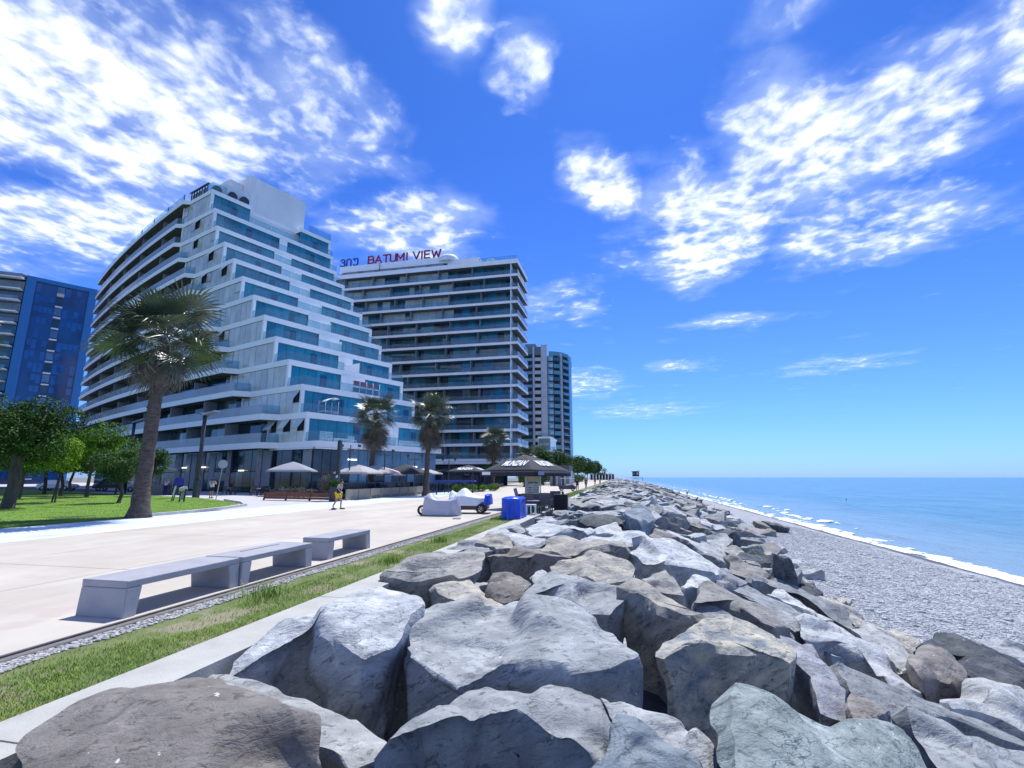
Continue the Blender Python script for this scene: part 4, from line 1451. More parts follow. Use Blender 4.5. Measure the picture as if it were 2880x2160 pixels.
# grey glazed flank near the corner
for k in range(12):
    zt = ZK[k] - SLT
    zb = ZK[k + 1]
    q0 = QK[k] + .34
    q1 = GL[k] - .3
    n = int(round((q1 - q0) / 1.36))
    sp = (q1 - q0) / n
    opens = [q for (kk, q) in OPEN if kk == k]
    vent = rb.randrange(n)
    for i in range(n):
        s0 = q0 + sp * i + .03
        s1 = q0 + sp * (i + 1) - .03
        mid_ = (s0 + s1) / 2
        if any(abs(mid_ - q) <= sp / 2 for q in opens):
            # lower fixed light, dark opening, sash swung out from its head
            zc0 = zb + 1.25
            seg('window_pane', pq(0, s1), pq(0, s0), zb, zc0, .05, M_gglass, hotel, off=-.12)
            seg('window_opening', pq(0, s1), pq(0, s0), zc0 + .04, zt - .04, .04, M_black, hotel, off=-.30)
            hgt = zt - .06 - zc0
            c = pq(0, mid_)
            d = (pq(0, s0) - pq(0, s1)).normalized()
            nr_ = Vector((d.y, -d.x))
            if (nr_.x * (0 - c.x) + nr_.y * (0 - c.y)) < 0:
                nr_ = -nr_
            ang = rad(36)
            cc = Vector((c.x, c.y, zt - .05)) + Vector((nr_.x, nr_.y, 0)) * (math.sin(ang) * hgt / 2 + .02) - Vector((0, 0, math.cos(ang) * hgt / 2))
            o = box('open_sash', cc, (sp - .08, .05, hgt), mat('sash_glass', (.55, .60, .62), .12, spec=.8), hotel)
            X = Vector((d.x, d.y, 0))
            Zd = (Vector((nr_.x, nr_.y, 0)) * -math.sin(ang) + Vector((0, 0, math.cos(ang))))
            Y = Zd.cross(X)
            o.rotation_euler = Matrix((X, Y, Zd)).transposed().to_euler()
        elif i == vent:
            zc0 = zb + 1.15
            seg('window_pane', pq(0, s1), pq(0, s0), zb, zc0, .05, M_gglass, hotel, off=-.12)
            seg('vent_pane', pq(0, s1 - .07), pq(0, s0 + .07), zc0 + .09, zt - .1, .07, M_gglass, hotel, off=-.10)
        else:
            seg('window_pane', pq(0, s1), pq(0, s0), zb, zt, .05, M_gglass, hotel, off=-.12 + rb.uniform(-.01, .01))
    seg('glazing_back', pq(0, GL[k] - .3), pq(0, q0), zb, zt, .03, M_frame, hotel, off=-.38)
    seg('side_pier', pq(0, GL[k]), pq(0, GL[k] - .3), zb, zt, .34, M_white, hotel, off=-.17)
# curved balconies
M_part = mat('balcony_wall', (.26, .27, .29), .8, (.20, .21, .23), .4)
M_railw = mat('milky_balcony_glass', (.50, .53, .56), .12, trans=.48, spec=.7, trs=(.8, .88, .92))
for k in range(12):
    zt = ZK[k] - SLT
    zb = ZK[k + 1]
    q0 = GL[k]
    gp_ = [pq(.5, q0)] + arcpts(q0 + 1.5, QE, 5.2, 1.9)
    for i in range(len(gp_) - 1):
        m_ = M_dglass if rb.random() < .72 else M_mglass
        seg('balcony_window', gp_[i + 1], gp_[i], zb, zt, .08, m_, hotel)
        if i % 2 == 1:
            qq = q0 + 1.5 + (QE - q0 - 1.5) * (i) / (len(gp_) - 2 + 1e-6)
            if qq < QE - 1:
                seg('balcony_divider', pq(arc(qq) + .22, qq), pq(arc(qq) + 1.9, qq), zb, zt if k % 3 else zt - .5, .16, M_part, hotel)
    if k >= 0:
        rp = arcpts(TIP[k + 1], QE - .3, 4.6, .10)
        for i in range(len(rp) - 1):
            d = (rp[i + 1] - rp[i]).normalized() * .02
            seg('balcony_rail_pane', rp[i + 1] - d, rp[i] + d, ZK[k + 1], ZK[k + 1] + 1.12, .035, M_railw, hotel)
        # end return of the rail at the tip
        t_ = TIP[k + 1]
        seg('balcony_rail_end', pq(arc(t_) + .1, t_), pq(0, t_ - .8), ZK[k + 1], ZK[k + 1] + 1.08, .03, M_rail, hotel, off=-.05)
# roof deck
rp = arcpts(TIP[0] + .5, 62, 3.4, .3)
for i in range(len(rp) - 1):
    seg('roof_rail_pane', rp[i + 1], rp[i], ZK[0], ZK[0] + 1.25, .03, M_rail, hotel)
for p in rp[::2]:
    box('rail_post', (p.x, p.y, ZK[0] + .66), (.1, .1, 1.32), M_darkm, hotel)
rp = arcpts(62, QE - .4, 5, .2)
for i in range(len(rp) - 1):
    seg('roof_rail_pane', rp[i + 1], rp[i], ZK[0], ZK[0] + 1.1, .03, M_rail, hotel)
for (a_, b_) in (((.05, 30.7), (.05, 32.6)), ((.05, 30.7), (2.2, 30.7)), ((17, 30.7), (21.8, 30.7)), ((21.8, 30.7), (21.8, 36))):
    seg('roof_rail_pane', pq(*a_), pq(*b_), ZK[0], ZK[0] + 1.35, .03, M_rail, hotel, off=0)
M_pent = mat('penthouse_render', (.78, .79, .81), .7, (.70, .71, .74), .3)
M_roofd = mat('roof_pergola', (.05, .045, .05), .7)
pen = obj('roof_block', prism([pq(7.3, 32.2), pq(17.0, 32.2), pq(17.0, 44), pq(7.3, 44)], 40.3, 53.9), M_pent, hotel)
obj('roof_block', prism([pq(6.35, 31.6), pq(7.28, 31.6), pq(7.28, 44), pq(6.35, 44)], 43.8, 53.7), M_pent, hotel)
obj('roof_block', prism([pq(4.1, 34), pq(6.3, 34), pq(6.3, 40), pq(4.1, 40)], 47, 52.6), M_pent, hotel)
obj('roof_block', prism([pq(2.2, 31.6), pq(6.3, 31.6), pq(6.3, 36), pq(2.2, 36)], 46.9, 50.0), M_pent, hotel)
for (p_, q_, r_) in ((1.0, 31.3, .75), (3.3, 31.0, .7), (5.2, 30.95, .75)):
    m_ = MB()
    m_.tube([(0, -.25, 0), (0, .25, 0)], r_, 18)
    c = pq(p_, q_)
    m_.build('roof_fan', M_darkm, hotel, (c.x, c.y, ZK[0] + .45), -rad(22.9) + rad(90))
for i in range(7):
    c1 = pq(.3, 32.8 + i * .85)
    seg('pergola_post', c1, c1 + vb * .12, ZK[0], ZK[0] + 1.75, .12, M_roofd, hotel)
seg('pergola_beam', pq(.3, 38.4), pq(.3, 32.5), ZK[0] + 1.75, ZK[0] + 1.9, .3, M_roofd, hotel)
for q_ in (34.1, 35.9, 37.5):
    seg('deck_screen', pq(.6, q_ + .8), pq(.6, q_ - .75), ZK[0], ZK[0] + 1.6, .06, M_part, hotel)
# wall flat across the notch at the top storeys with its glass rail and small units
for p_ in (9.2, 10.3):
    c = pq(p_, 30.3)
    box('air_unit', (c.x, c.y, 44.2), (.8, .4, .8), mat('unit_white', (.6, .62, .65), .5), hotel, -rad(22.9) + rad(90))
# ground floor: dark storefront
zt = ZK[12] - SLT
gw = [pq(.35, .9), pq(.35, 8.5)] + arcpts(9.5, 70, 3.4, 1.2)
rb = random.Random(9)
M_shop = mat('shop_glazing', (.010, .018, .035), .05, (.03, .05, .075), .35, spec=.6, contrast=(.42, .58), objrand=.4)
for i in range(len(gw) - 1):
    a_, b_ = gw[i], gw[i + 1]
    L_ = (b_ - a_).length
    n = max(1, int(round(L_ / 1.8)))
    for j in range(n):
        s0 = a_.lerp(b_, j / n)
        s1 = a_.lerp(b_, (j + 1) / n)
        d = (s1 - s0).normalized() * .04
        seg('shop_pane', s1 - d, s0 + d, 2.62, zt, .05, M_shop, hotel, off=rb.uniform(-.01, .01))
        seg('shop_pane', s1 - d, s0 + d, .25, 2.52, .05, M_shop if rb.random() < .8 else M_mglass, hotel)
        if rb.random() < .22:
            seg('shop_curtain', s1 - d * 4, s0 + d * 4, rb.choice([.3, 1.2, 3.0]), zt - .2, .02, mat('pale_curtain', (.24, .27, .31), .9), hotel, off=.05)
    seg('shop_back', b_, a_, 0, zt, .05, M_black, hotel, off=-.12)
for i in (2, 4, 6, 8, 10):
    if i < len(gw):
        box('shop_column', (gw[i].x, gw[i].y, zt / 2), (.55, .55, zt), mat('stone_column', (.20, .19, .22), .6, (.28, .27, .30), 1.2), hotel, rad(20))
        d = (gw[i] - gw[i - 1]).normalized()
M_lit = bpy.data.materials.new('lamp_glow')
M_lit.use_nodes = True
b_ = M_lit.node_tree.nodes['Principled BSDF']
b_.inputs['Emission Color'].default_value = (1, .95, .9, 1)
b_.inputs['Emission Strength'].default_value = 1.6
for (q_, z_) in ((27, 3.1), (21.5, 3.1), (12.2, 2.6)):
    c = pq(arc(max(q_, 9)) + .9, q_)
    seg('shop_light', c, c + vb * 1.2, z_, z_ + .14, .05, M_lit, hotel, off=.0)
# lighter restaurant front under the blue terraces
M_rest = mat('restaurant_glazing', (.10, .19, .30), .06, (.05, .12, .22), .3, spec=.9, contrast=(.42, .58))
for i in range(12):
    s0 = 3.9 + i * 1.36
    seg('restaurant_pane', pq(s0 + .03, .9), pq(s0 + 1.33, .9), 2.85, zt, .05, M_rest, hotel, off=rb.uniform(-.01, .01))
    seg('restaurant_pane', pq(s0 + .03, .9), pq(s0 + 1.33, .9), .2, 2.75, .05, M_rest if rb.random() < .5 else M_shop, hotel)
seg('restaurant_back', pq(.4, .9), pq(20.2, .9), 0, zt, .04, M_frame, hotel, off=-.1)
for i in range(3):
    seg('shop_pane', pq(.42 + i * 1.15, .9), pq(1.5 + i * 1.15, .9), .2, zt, .05, M_shop, hotel)
seg('restaurant_side', pq(20.2, .9), pq(20.2, 40), 0, zt, .1, M_rest, hotel)
for (p_, z_) in ((5, 3.9), (15.2, 3.2)):
    seg('shop_light', pq(p_, .8), pq(p_ + 1.3, .8), z_, z_ + .16, .05, M_lit, hotel)
# furniture on the terraces
M_wf = mat('white_timber', (.78, .80, .83), .5)


def slat_bench(p0, p1, q_, z, h, label=None, lab='white slatted terrace bench with a low back', grp='white benches on the first terrace'):
    b = empty('terrace_bench', lab, 'bench', tuple(pq((p0 + p1) / 2, q_)) + (z,), math.atan2(va.y, va.x), grp)
    w_ = abs(p1 - p0)
    for zz in np.arange(.12, h, .17):
        box('slat', (0, .25, zz), (w_, .04, .11), M_wf, b)
    for j in range(3):
        box('slat', (0, -.2 + j * .17, .38), (w_, .14, .04), M_wf, b)
    for xx in (-w_ / 2 + .05, w_ / 2 - .05, 0):
        box('leg', (xx, .24, h / 2), (.06, .06, h), M_wf, b)
        box('leg', (xx, -.2, .18), (.06, .06, .36), M_wf, b)


slat_bench(1.2, 2.9, .9, ZK[12], 1.15, lab='tall white slatted bench back at the corner of the lowest terrace')
slat_bench(3.1, 5.0, .8, ZK[12], .55, lab='low white slatted bench beside the tall one on the lowest terrace')
slat_bench(5.1, 6.0, .9, ZK[12], .95, lab='short white slatted seat behind the nearer palm crown on the terrace')
slat_bench(13.3, 18.2, .9, ZK[12], .85, lab='long white slatted bench between the two palm crowns on the terrace')
# canopied sun bed on the second terrace
c = pq(3.4, 2.9)
sb = empty('sun_bed', 'white sun bed with a curved white canopy on the second terrace', 'sun bed', (c.x, c.y, ZK[11]), math.atan2(va.y, va.x))
m_ = MB()
n = 10
vs = []
for i in range(n + 1):
    t = i / n
    y_ = -.9 + 1.8 * t
    vs += [(y_, -.75, 1.5 + .45 * math.sin(2.3 * t) + .15 * t), (y_, .75, 1.5 + .45 * math.sin(2.3 * t) + .15 * t)]
m_.add(vs, [[2 * i, 2 * i + 1, 2 * i + 3, 2 * i + 2] for i in range(n)])
o = m_.build('canopy', M_wf, sb, smooth=True)
md = o.modifiers.new('thick', 'SOLIDIFY')
md.thickness = .05
box('mattress', (0, 0, .35), (2.0, 1.4, .18), M_wf, sb)
for sx in (-.9, .9):
    for sy in (-.7, .7):
        box('post', (sx, sy, .85), (.06, .06, 1.7), M_wf, sb)
# trestle with plum hangings and two tiny onlookers on the third terrace
c = pq(9.6, 4.0)
tr = empty('terrace_stand', 'white timber stand with plum hangings on the third terrace beside the glass', 'stand', (c.x, c.y, ZK[10]), math.atan2(va.y, va.x))
M_plum = mat('plum_cloth', (.20, .09, .14), .9, (.28, .16, .22), 4)
for i in range(4):
    box('hanging', (-1.65 + i * 1.1, -.3, 1.35 - .12 * (i > 1)), (.92, .05, .62), M_plum, tr)
    box('upright', (-2.2 + i * 1.1, -.3, .85), (.13, .08, 1.75), M_wf, tr)
    box('glazed_leaf', (-1.65 + i * 1.1, -.3, .45), (.88, .04, .6), M_rest, tr)
box('upright', (2.2, -.3, .85), (.13, .08, 1.75), M_wf, tr)
box('shelf', (0, -.3, .92), (4.5, .3, .12), M_wf, tr)

# ---------------------------------------------------------------- hotel with the roof sign
M_tealg = mat('teal_glazing', (.012, .075, .11), .05, (.03, .15, .20), .2, spec=.9, contrast=(.42, .58), objrand=.3)
h2 = empty('sign_hotel', 'white banded hotel block with balconies on every floor and red letters on its roof', 'building')
X1, Y1, X0, Y2 = -22.85, 110.0, -80.0, 122.3
ZJ = [6.1 + 3.43 * j + (.05 if j else 0) for j in range(14)] + [54.5]
ZJ = [6.05, 9.56, 12.86, 16.34, 19.74, 23.24, 26.65, 30.1, 33.55, 37.02, 40.37, 43.77, 47.28, 50.68, 54.52]
for j, z in enumerate(ZJ):
    t = .62 if j < 14 else 1.15
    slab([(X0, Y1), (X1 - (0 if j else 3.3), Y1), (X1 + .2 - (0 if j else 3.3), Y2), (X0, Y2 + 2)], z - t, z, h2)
rb = random.Random(21)
for j in range(14):
    zb, zt = ZJ[j], ZJ[j + 1] - (.62 if j + 1 < 14 else 1.15)
    x = X1 - 1.75
    n = 0
    while x > X0 + 2:
        w_ = rb.choice([1.4, 2.1, 2.6, 2.1])
        if j < 5 and x < -40:
            m_ = M_dglass if rb.random() < .8 else M_mglass
        else:
            m_ = rb.choice([M_gglass, M_gglass, M_tealg, M_gglass]) if (x < -38 and j > 9) else rb.choice([M_bglass, M_tealg, M_dglass, M_tealg])
            if j < 5:
                m_ = rb.choice([M_bglass, M_dglass, M_dglass, M_mglass]) if x < -29 else rb.choice([M_bglass, M_mglass])
        if n < 24:
            box('window_pane', (x - w_ / 2, Y1 + 1.9, (zb + zt) / 2), (w_ - .07, .08, zt - zb), m_, h2)
        x -= w_
        n += 1
        if n % 4 == 0 and n < 24:
            box('balcony_divider', (x, Y1 + 1.1, (zb + zt) / 2), (.16, 1.6, zt - zb), M_part, h2)
    box('window_back', ((X0 + X1 - 1.8) / 2, Y1 + 2.05, (zb + zt) / 2), (X1 - 1.8 - X0, .06, zt - zb), M_frame, h2)
    # rails in front: long panes
    for i in range(9):
        xa = X1 - .1 - i * 5.6
        box('rail_pane', (xa - 2.78, Y1 + .1, zb + .52), (5.5, .04, 1.04), M_rail, h2)
    # right hand side: balcony return with white parapet
    box('corner_fin', (X1 - 1.72, Y1 + .9, (zb + zt) / 2), (.16, 1.7, zt - zb), M_white, h2)
    box('side_wall', (X1 - 1.72, (Y1 + 2 + Y2) / 2, (zb + zt) / 2), (.16, Y2 - Y1 - 2.1, zt - zb), M_part, h2)
    for i in range(3):
        box('side_rail_pane', (X1 - .02 + .065 * i + .03, Y1 + 2.1 + i * 4.05, zb + .55), (.05, 4.0, 1.1), M_railw, h2)
# penthouse storey with the sign on top
obj('roof_deck', prism([(-72, Y1 + 1.5), (-41.5, Y1 + 1.5), (-41.5, Y1 + 10), (-72, Y1 + 10)], 55.9, 57.6), M_white, h2)
for i in range(18):
    box('roof_louvre', (-71 + i * 1.62, Y1 + 1.9, 55.2), (1.55, .1, 1.35), M_alu if i % 3 else M_part, h2)
box('roof_louvre_back', (-56.5, Y1 + 2.2, 55.2), (30, .1, 1.38), M_frame, h2)
obj('roof_block', prism([(-41.5, Y1 + 1.6), (-33, Y1 + 1.6), (-33, Y1 + 9), (-41.5, Y1 + 9)], 54.52, 56.6), M_pent, h2)
m_ = MB()
m_.lathe([(2.9, -.2), (2.8, .9), (2.2, 1.7), (1.2, 2.1), (0.01, 2.2)], 20)
m_.build('roof_dome', M_pent, h2, (-41.9, Y1 + 3.6, 56.6), smooth=True)
box('roof_unit', (-30.2, Y1 + 2.0, 55.2), (1.9, 1.2, 1.4), M_pent, h2)
box('roof_unit', (-31.6, Y1 + 2.0, 54.9), (.5, 1.0, .8), M_darkm, h2)
box('roof_antenna', (-60.0, Y1 + .8, 55.8), (.16, .16, 2.9), M_darkm, h2)
for i in range(8):
    box('roof_rail_pane', (X1 - .3 - i * 1.2 - .6, Y1 + .3, 54.52 + .55), (1.15, .04, 1.1), M_rail, h2)
for i in range(3):
    box('roof_rail_pane', (X1 - .1 + .06 * i, Y1 + 2.3 + i * 4, 54.52 + .62), (.05, 3.9, 1.25), M_rail, h2)
M_red = mat('red_letter', (.33, .012, .035), .4, (.20, .01, .06), .5)
M_blu = mat('blue_letter', (.012, .02, .26), .4)


def font_obj(name, cu):
    tmp = bpy.data.objects.new(name, cu)
    COL.objects.link(tmp)
    bpy.context.view_layer.update()
    me = bpy.data.meshes.new_from_object(tmp.evaluated_get(bpy.context.evaluated_depsgraph_get()))
    bpy.data.objects.remove(tmp)
    me.name = name
    o = bpy.data.objects.new(name, me)
    COL.objects.link(o)
    return o


def letter(ch, x, y, z, size, m, parent, rotz=0., ext=.13, offs=.008, sx=1.):
    cu = bpy.data.curves.new('letter', 'FONT')
    cu.body = ch
    cu.size = size
    cu.extrude = ext
    cu.offset = offs * size
    cu.align_x = 'CENTER'
    cu.resolution_u = 3
    cu.materials.append(m)
    o = font_obj('sign_letter', cu)
    o.location = (x, y, z)
    o.rotation_euler = (rad(90), 0, rotz)
    o.scale = (sx, 1, 1)
    o.parent = parent
    return o


STROKES = dict(
    B=[[(0, 0), (0, 1)], [(0, 1), (.48, 1), (.6, .88), (.6, .64), (.48, .53), (0, .53)], [(.48, .53), (.66, .4), (.66, .14), (.5, 0), (0, 0)]],
    A=[[(0, 0), (.37, 1), (.74, 0)], [(.14, .3), (.6, .3)]], T=[[(0, 1), (.74, 1)], [(.37, 1), (.37, 0)]],
    U=[[(0, 1), (0, .16), (.14, 0), (.5, 0), (.64, .16), (.64, 1)]], M=[[(0, 0), (0, 1), (.4, .28), (.8, 1), (.8, 0)]], I=[[(0, 0), (0, 1)]],
    V=[[(0, 1), (.36, 0), (.72, 1)]], E=[[(.58, 1), (0, 1), (0, 0), (.6, 0)], [(0, .52), (.5, .52)]], W=[[(0, 1), (.24, 0), (.5, .8), (.76, 0), (1.0, 1)]])
STROKES['v_'] = [[(.05, .86), (.2, 1), (.45, 1), (.58, .86), (.58, .68), (.45, .55), (.25, .55)], [(.45, .55), (.62, .4), (.62, .14), (.48, 0), (.16, 0), (.02, .14)]]
STROKES['i_'] = [[(0, 0), (0, .82), (.14, 1), (.42, 1), (.56, .82), (.56, 0)]]
STROKES['u_'] = [[(.0, 1), (.14, .92), (.26, .7)], [(.2, .98), (.56, .98), (.62, .86), (.62, .14), (.48, 0), (.2, 0), (.06, .12)]]


def sign_letter(ch, x, y, z, hgt, m, parent, wd=.36):
    """a letter cut from thick bars"""
    b = MB()
    n = 0
    wmax = max(p[0] for st_ in STROKES[ch] for p in st_)
    for st_ in STROKES[ch]:
        for (p, q) in zip(st_, st_[1:]):
            P_ = Vector(((p[0] - wmax / 2) * hgt, 0, p[1] * (hgt - wd) + wd / 2))
            Q_ = Vector(((q[0] - wmax / 2) * hgt, 0, q[1] * (hgt - wd) + wd / 2))
            d = Q_ - P_
            L_ = d.length
            M_ = Matrix.Rotation(-math.atan2(d.z, d.x), 3, 'Y')
            b.box((P_ + Q_) / 2, (L_ + wd * .8, .30 + .008 * n, wd), M_)
            n += 1
    return b.build('sign_letter', m, parent, (x, y, z))


for ch, x in (('B', -63.2), ('A', -61.05), ('T', -58.85), ('U', -56.85), ('M', -54.72), ('I', -52.9), ('V', -50.25), ('I', -48.72), ('E', -47.25), ('W', -44.75)):
    sign_letter(ch, x, Y1 + 1.9, 57.75, 2.35, M_red, h2)
for ch, x in (('v_', -71.6), ('i_', -69.75), ('u_', -67.8)):
    sign_letter(ch, x, Y1 + 1.9, 57.75, 2.2, M_blu, h2, .30)
box('letter_rail', (-57, Y1 + 2.1, 57.7), (29, .12, .12), M_white, h2)
# glazed ground floor, canopy
for i in range(14):
    box('shop_pane', (-26.9 - i * 2.4, Y1 + 2.2, 2.7), (2.3, .06, 5.3), M_shop, h2)
box('shop_back', (-44, Y1 + 2.4, 2.7), (36, .1, 5.4), M_black, h2)
obj('entrance_canopy', prism([(-50, 101), (-24.5, 101), (-24.0, 104), (-24.5, 109.8), (-50, 109.8)], 4.6, 5.1), M_white, h2)
for i in range(10):
    box('shop_pane', (-26 - i * 2.4, 102.2, 2.2), (2.3, .06, 4.4), M_shop, h2)
box('shop_back', (-37, 102.5, 2.3), (25, .08, 4.55), M_black, h2)

# low stepped annex behind, right
an = empty('terraced_annex', 'small white terraced block between the sign hotel and the dark tower', 'building')
for (x0, x1, y0, z0, z1) in ((-23.4, -19.6, 141, 9.6, 13.4), (-23.4, -17.8, 138, 5.6, 9.3), (-23.4, -15.9, 135, 1.0, 5.3)):
    zz0, zz1 = z0, z1
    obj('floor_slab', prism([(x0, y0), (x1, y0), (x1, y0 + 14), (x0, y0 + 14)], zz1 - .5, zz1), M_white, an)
    n = int((x1 - x0) / 1.9)
    for i in range(n):
        box('window_pane', (x0 + (i + .5) * (x1 - x0) / n, y0 + .5, (zz0 + zz1 - .5) / 2), ((x1 - x0) / n - .35, .1, zz1 - .5 - zz0), M_mglass, an)
    obj('wall', prism([(x0, y0 + .6), (x1 - .3, y0 + .6), (x1 - .3, y0 + 14), (x0, y0 + 14)], zz0 - .5, zz1 - .5), M_white, an)
    box('rail_pane', ((x0 + x1) / 2, y0 + .1, zz1 + .5), (x1 - x0 - .1, .04, 1.0), M_rail, an)

# ---------------------------------------------------------------- dark curved tower behind
t3 = empty('dark_tower', 'dark glass and white panelled tower with a rounded seaward end behind the sign hotel', 'building')
M_tp = mat('tower_panel', (.48, .49, .53), .6, (.40, .42, .47), .3)
M_tg = mat('tower_glazing', (.03, .09, .13), .12, (.06, .15, .20), .1, spec=.7)
M_tb = mat('tower_blue_glass', (.09, .24, .32), .08, (.14, .32, .40), .1, spec=.8)
Y3 = 230.
pz = lambda X: X
xr = [(-45, 226), (-39.2, 229), (-36, 230)]
tp = [(-50, 262), (-47, 228), (-36, 230), (-32.6, 230.5), (-30, 231.5), (-26.8, 234), (-24.2, 239), (-23.2, 246), (-24, 258)]


def ztop(x):
    return float(np.interp(x, [-50, -39, -36, -33, -26.5, -23], [66.5, 66.5, 65.2, 65.2, 62.5, 60.8]))


core = obj('tower_core', prism(tp, 0, 59.5), M_tg, t3)
obj('tower_crown', prism([(p[0] + .15, p[1] - .15) for p in tp[3:]] + [(-33, 258)], 59.5, 62.2), M_tb, t3)
obj('tower_crown', prism([(-47, 228.3), (-36, 230.2), (-36, 258), (-47, 258)], 59.5, 64.6), M_tg, t3)
obj('tower_crown', prism([(-44, 229.5), (-38.9, 230.2), (-38.9, 250), (-44, 250)], 64.6, 66.2), M_part, t3)


def tfin(x0, x1, y0, y1, zt_, m, dpt=.8):
    seg('tower_fin', (x0, y0), (x1, y1), 0, zt_, dpt, m, t3, off=.35)


tfin(-36.2, -33.3, 229.9, 230.3, 65.3, M_tp, 1.2)
tfin(-40.1, -39.3, 229.2, 229.3, 64.4, M_tp, 1.0)
tfin(-27.6, -26.8, 233, 233.9, 61.5, M_tp, .8)
tfin(-24.2, -23.5, 239, 243, 60.8, M_tb, .4)
rb = random.Random(31)
nf = 17
for f in range(nf):
    z0 = 8.4 + f * 3.25
    if z0 > 62:
        break
    # column of white balconies
    if z0 < 60:
        seg('balcony_front', (-39.2, 229.3), (-36.3, 229.8), z0, z0 + 1.7, .5, M_tp, t3, off=1.1 - .3 * (f > 11))
    seg('balcony_front', (-46, 228.3), (-40.3, 229.1), z0, z0 + 1.35, .3, M_tb if f % 2 else M_tg, t3, off=1.0)
    # bay windows right of the fin
    if z0 < 60:
        seg('bay_window', (-33.2, 230.3), (-30.7, 231.2), z0, z0 + 2.6, 1.0, M_tb, t3, off=.5)
        seg('bay_front', (-32.4, 230.6), (-30.8, 231.17), z0 + .2, z0 + 1.7, .1, M_tp, t3, off=1.08)
        seg('glass_balcony', (-30.6, 231.3), (-27.8, 233.0), z0 + rb.uniform(-.2, .3), z0 + 1.8, .25, M_tb if f % 3 else M_tg, t3, off=1.1)
        seg('glass_balcony', (-26.7, 234.0), (-24.4, 238.6), z0, z0 + 1.3 if z0 > 25 else z0 + .4, .25, M_tb if z0 > 25 else M_tp, t3, off=.9)
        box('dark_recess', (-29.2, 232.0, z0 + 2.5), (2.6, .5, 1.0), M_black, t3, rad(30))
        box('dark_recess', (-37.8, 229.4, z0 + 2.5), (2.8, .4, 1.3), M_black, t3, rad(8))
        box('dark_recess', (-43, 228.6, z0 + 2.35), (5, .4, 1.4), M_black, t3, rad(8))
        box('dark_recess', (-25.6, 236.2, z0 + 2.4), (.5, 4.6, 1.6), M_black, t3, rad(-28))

# ---------------------------------------------------------------- cobalt tower on the left
bt = empty('cobalt_tower', 'tall cobalt blue glass tower with a pale balcony strip up its middle', 'building')
M_cob = mat('cobalt_glass', (.003, .035, .12), .12, (.005, .06, .20), .12, spec=.8, contrast=(.42, .58))
M_cobp = mat('cobalt_pane', (.004, .07, .25), .06, (.008, .11, .34), .3, spec=.9)
M_cobf = mat('cobalt_frame', (.02, .16, .42), .4)
BL = Vector((-168.4, 102.8))
BR = Vector((-160.6, 115.6))
dirb = (BR - BL)
LB = dirb.length
dirb = dirb / LB
nb_ = Vector((dirb.y, -dirb.x))
obj('tower_body', prism([BL, BR, BR - nb_ * 18, BL - nb_ * 18], 0, 59.6), M_cob, bt)


def bseg(name, s0, s1, z0, z1, t, m, off):
    seg(name, BL + dirb * s0, BL + dirb * s1, z0, z1, t, m, bt, off=off)


bseg('corner_frame', -.6, 1.5, 0, 60.2, .7, M_cobf, .35)
bseg('corner_frame', LB - 1.5, LB + .4, 0, 60.2, .7, M_cobf, .35)
bseg('top_frame', 1.52, LB - 1.52, 59.0, 60.2, .6, M_cobf, .32)
rb = random.Random(41)
for f in range(17):
    z0 = 1.2 + f * 3.4
    for (s0, s1, n) in ((1.7, 6.1, 4), (8.2, LB - 1.7, 4)):
        for i in range(n):
            a_ = s0 + (s1 - s0) * i / n
            b_ = s0 + (s1 - s0) * (i + 1) / n
            if rb.random() < .62:
                bseg('window_pane', a_ + .08, b_ - .08, z0 + rb.choice([.3, 1.2]), z0 + 3.0, .08, M_cobp, .05 + .02 * rb.random())
    bseg('balcony', 6.35, 8.0, z0, z0 + (.9 if f in (6, 16) else .28), 1.0, M_tp if f in (6, 16) else M_white, .5)
    bseg('balcony_recess', 6.4, 7.95, z0 + .9, z0 + 3.1, .1, M_dglass if f % 2 else M_rest, .06)
# balconied wing to the left of it
wing = [(-168.9, 102.2), (-174.2, 98.8), (-186, 90), (-196, 86), (-196, 110), (-172, 116)]
obj('wing_body', prism(wing, 0, 58.5), M_tealg, bt)
for f in range(18):
    z0 = 1.0 + f * 3.4
    for i in range(3):
        seg('wing_balcony', wing[i + 1], wing[i], z0, z0 + .3, 2.0, M_white, bt, off=1.0)
        seg('wing_rail', wing[i + 1], wing[i], z0 + .3, z0 + 1.3, .08, M_rest if f % 2 else M_rail, bt, off=1.95)
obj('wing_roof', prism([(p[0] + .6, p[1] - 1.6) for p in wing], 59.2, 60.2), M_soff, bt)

# ---------------------------------------------------------------- palms
M_frond = mat('palm_leaf', (.038, .066, .034), .4, (.09, .125, .072), 1.5, spec=.8, objrand=.35)
M_dead = mat('dead_palm_leaf', (.09, .08, .06), .75, (.16, .14, .11), 2, objrand=.25)
M_pst = mat('leaf_stalk', (.10, .12, .04), .6)
M_ptr = mat('palm_bark', (.055, .043, .036), .95, (.13, .105, .088), 3.2, stretch=(1, 1, 3), bump=.05, bscale=9)


M_stub = mat('leaf_stub', (.07, .055, .045), .9, (.12, .10, .08), 6)


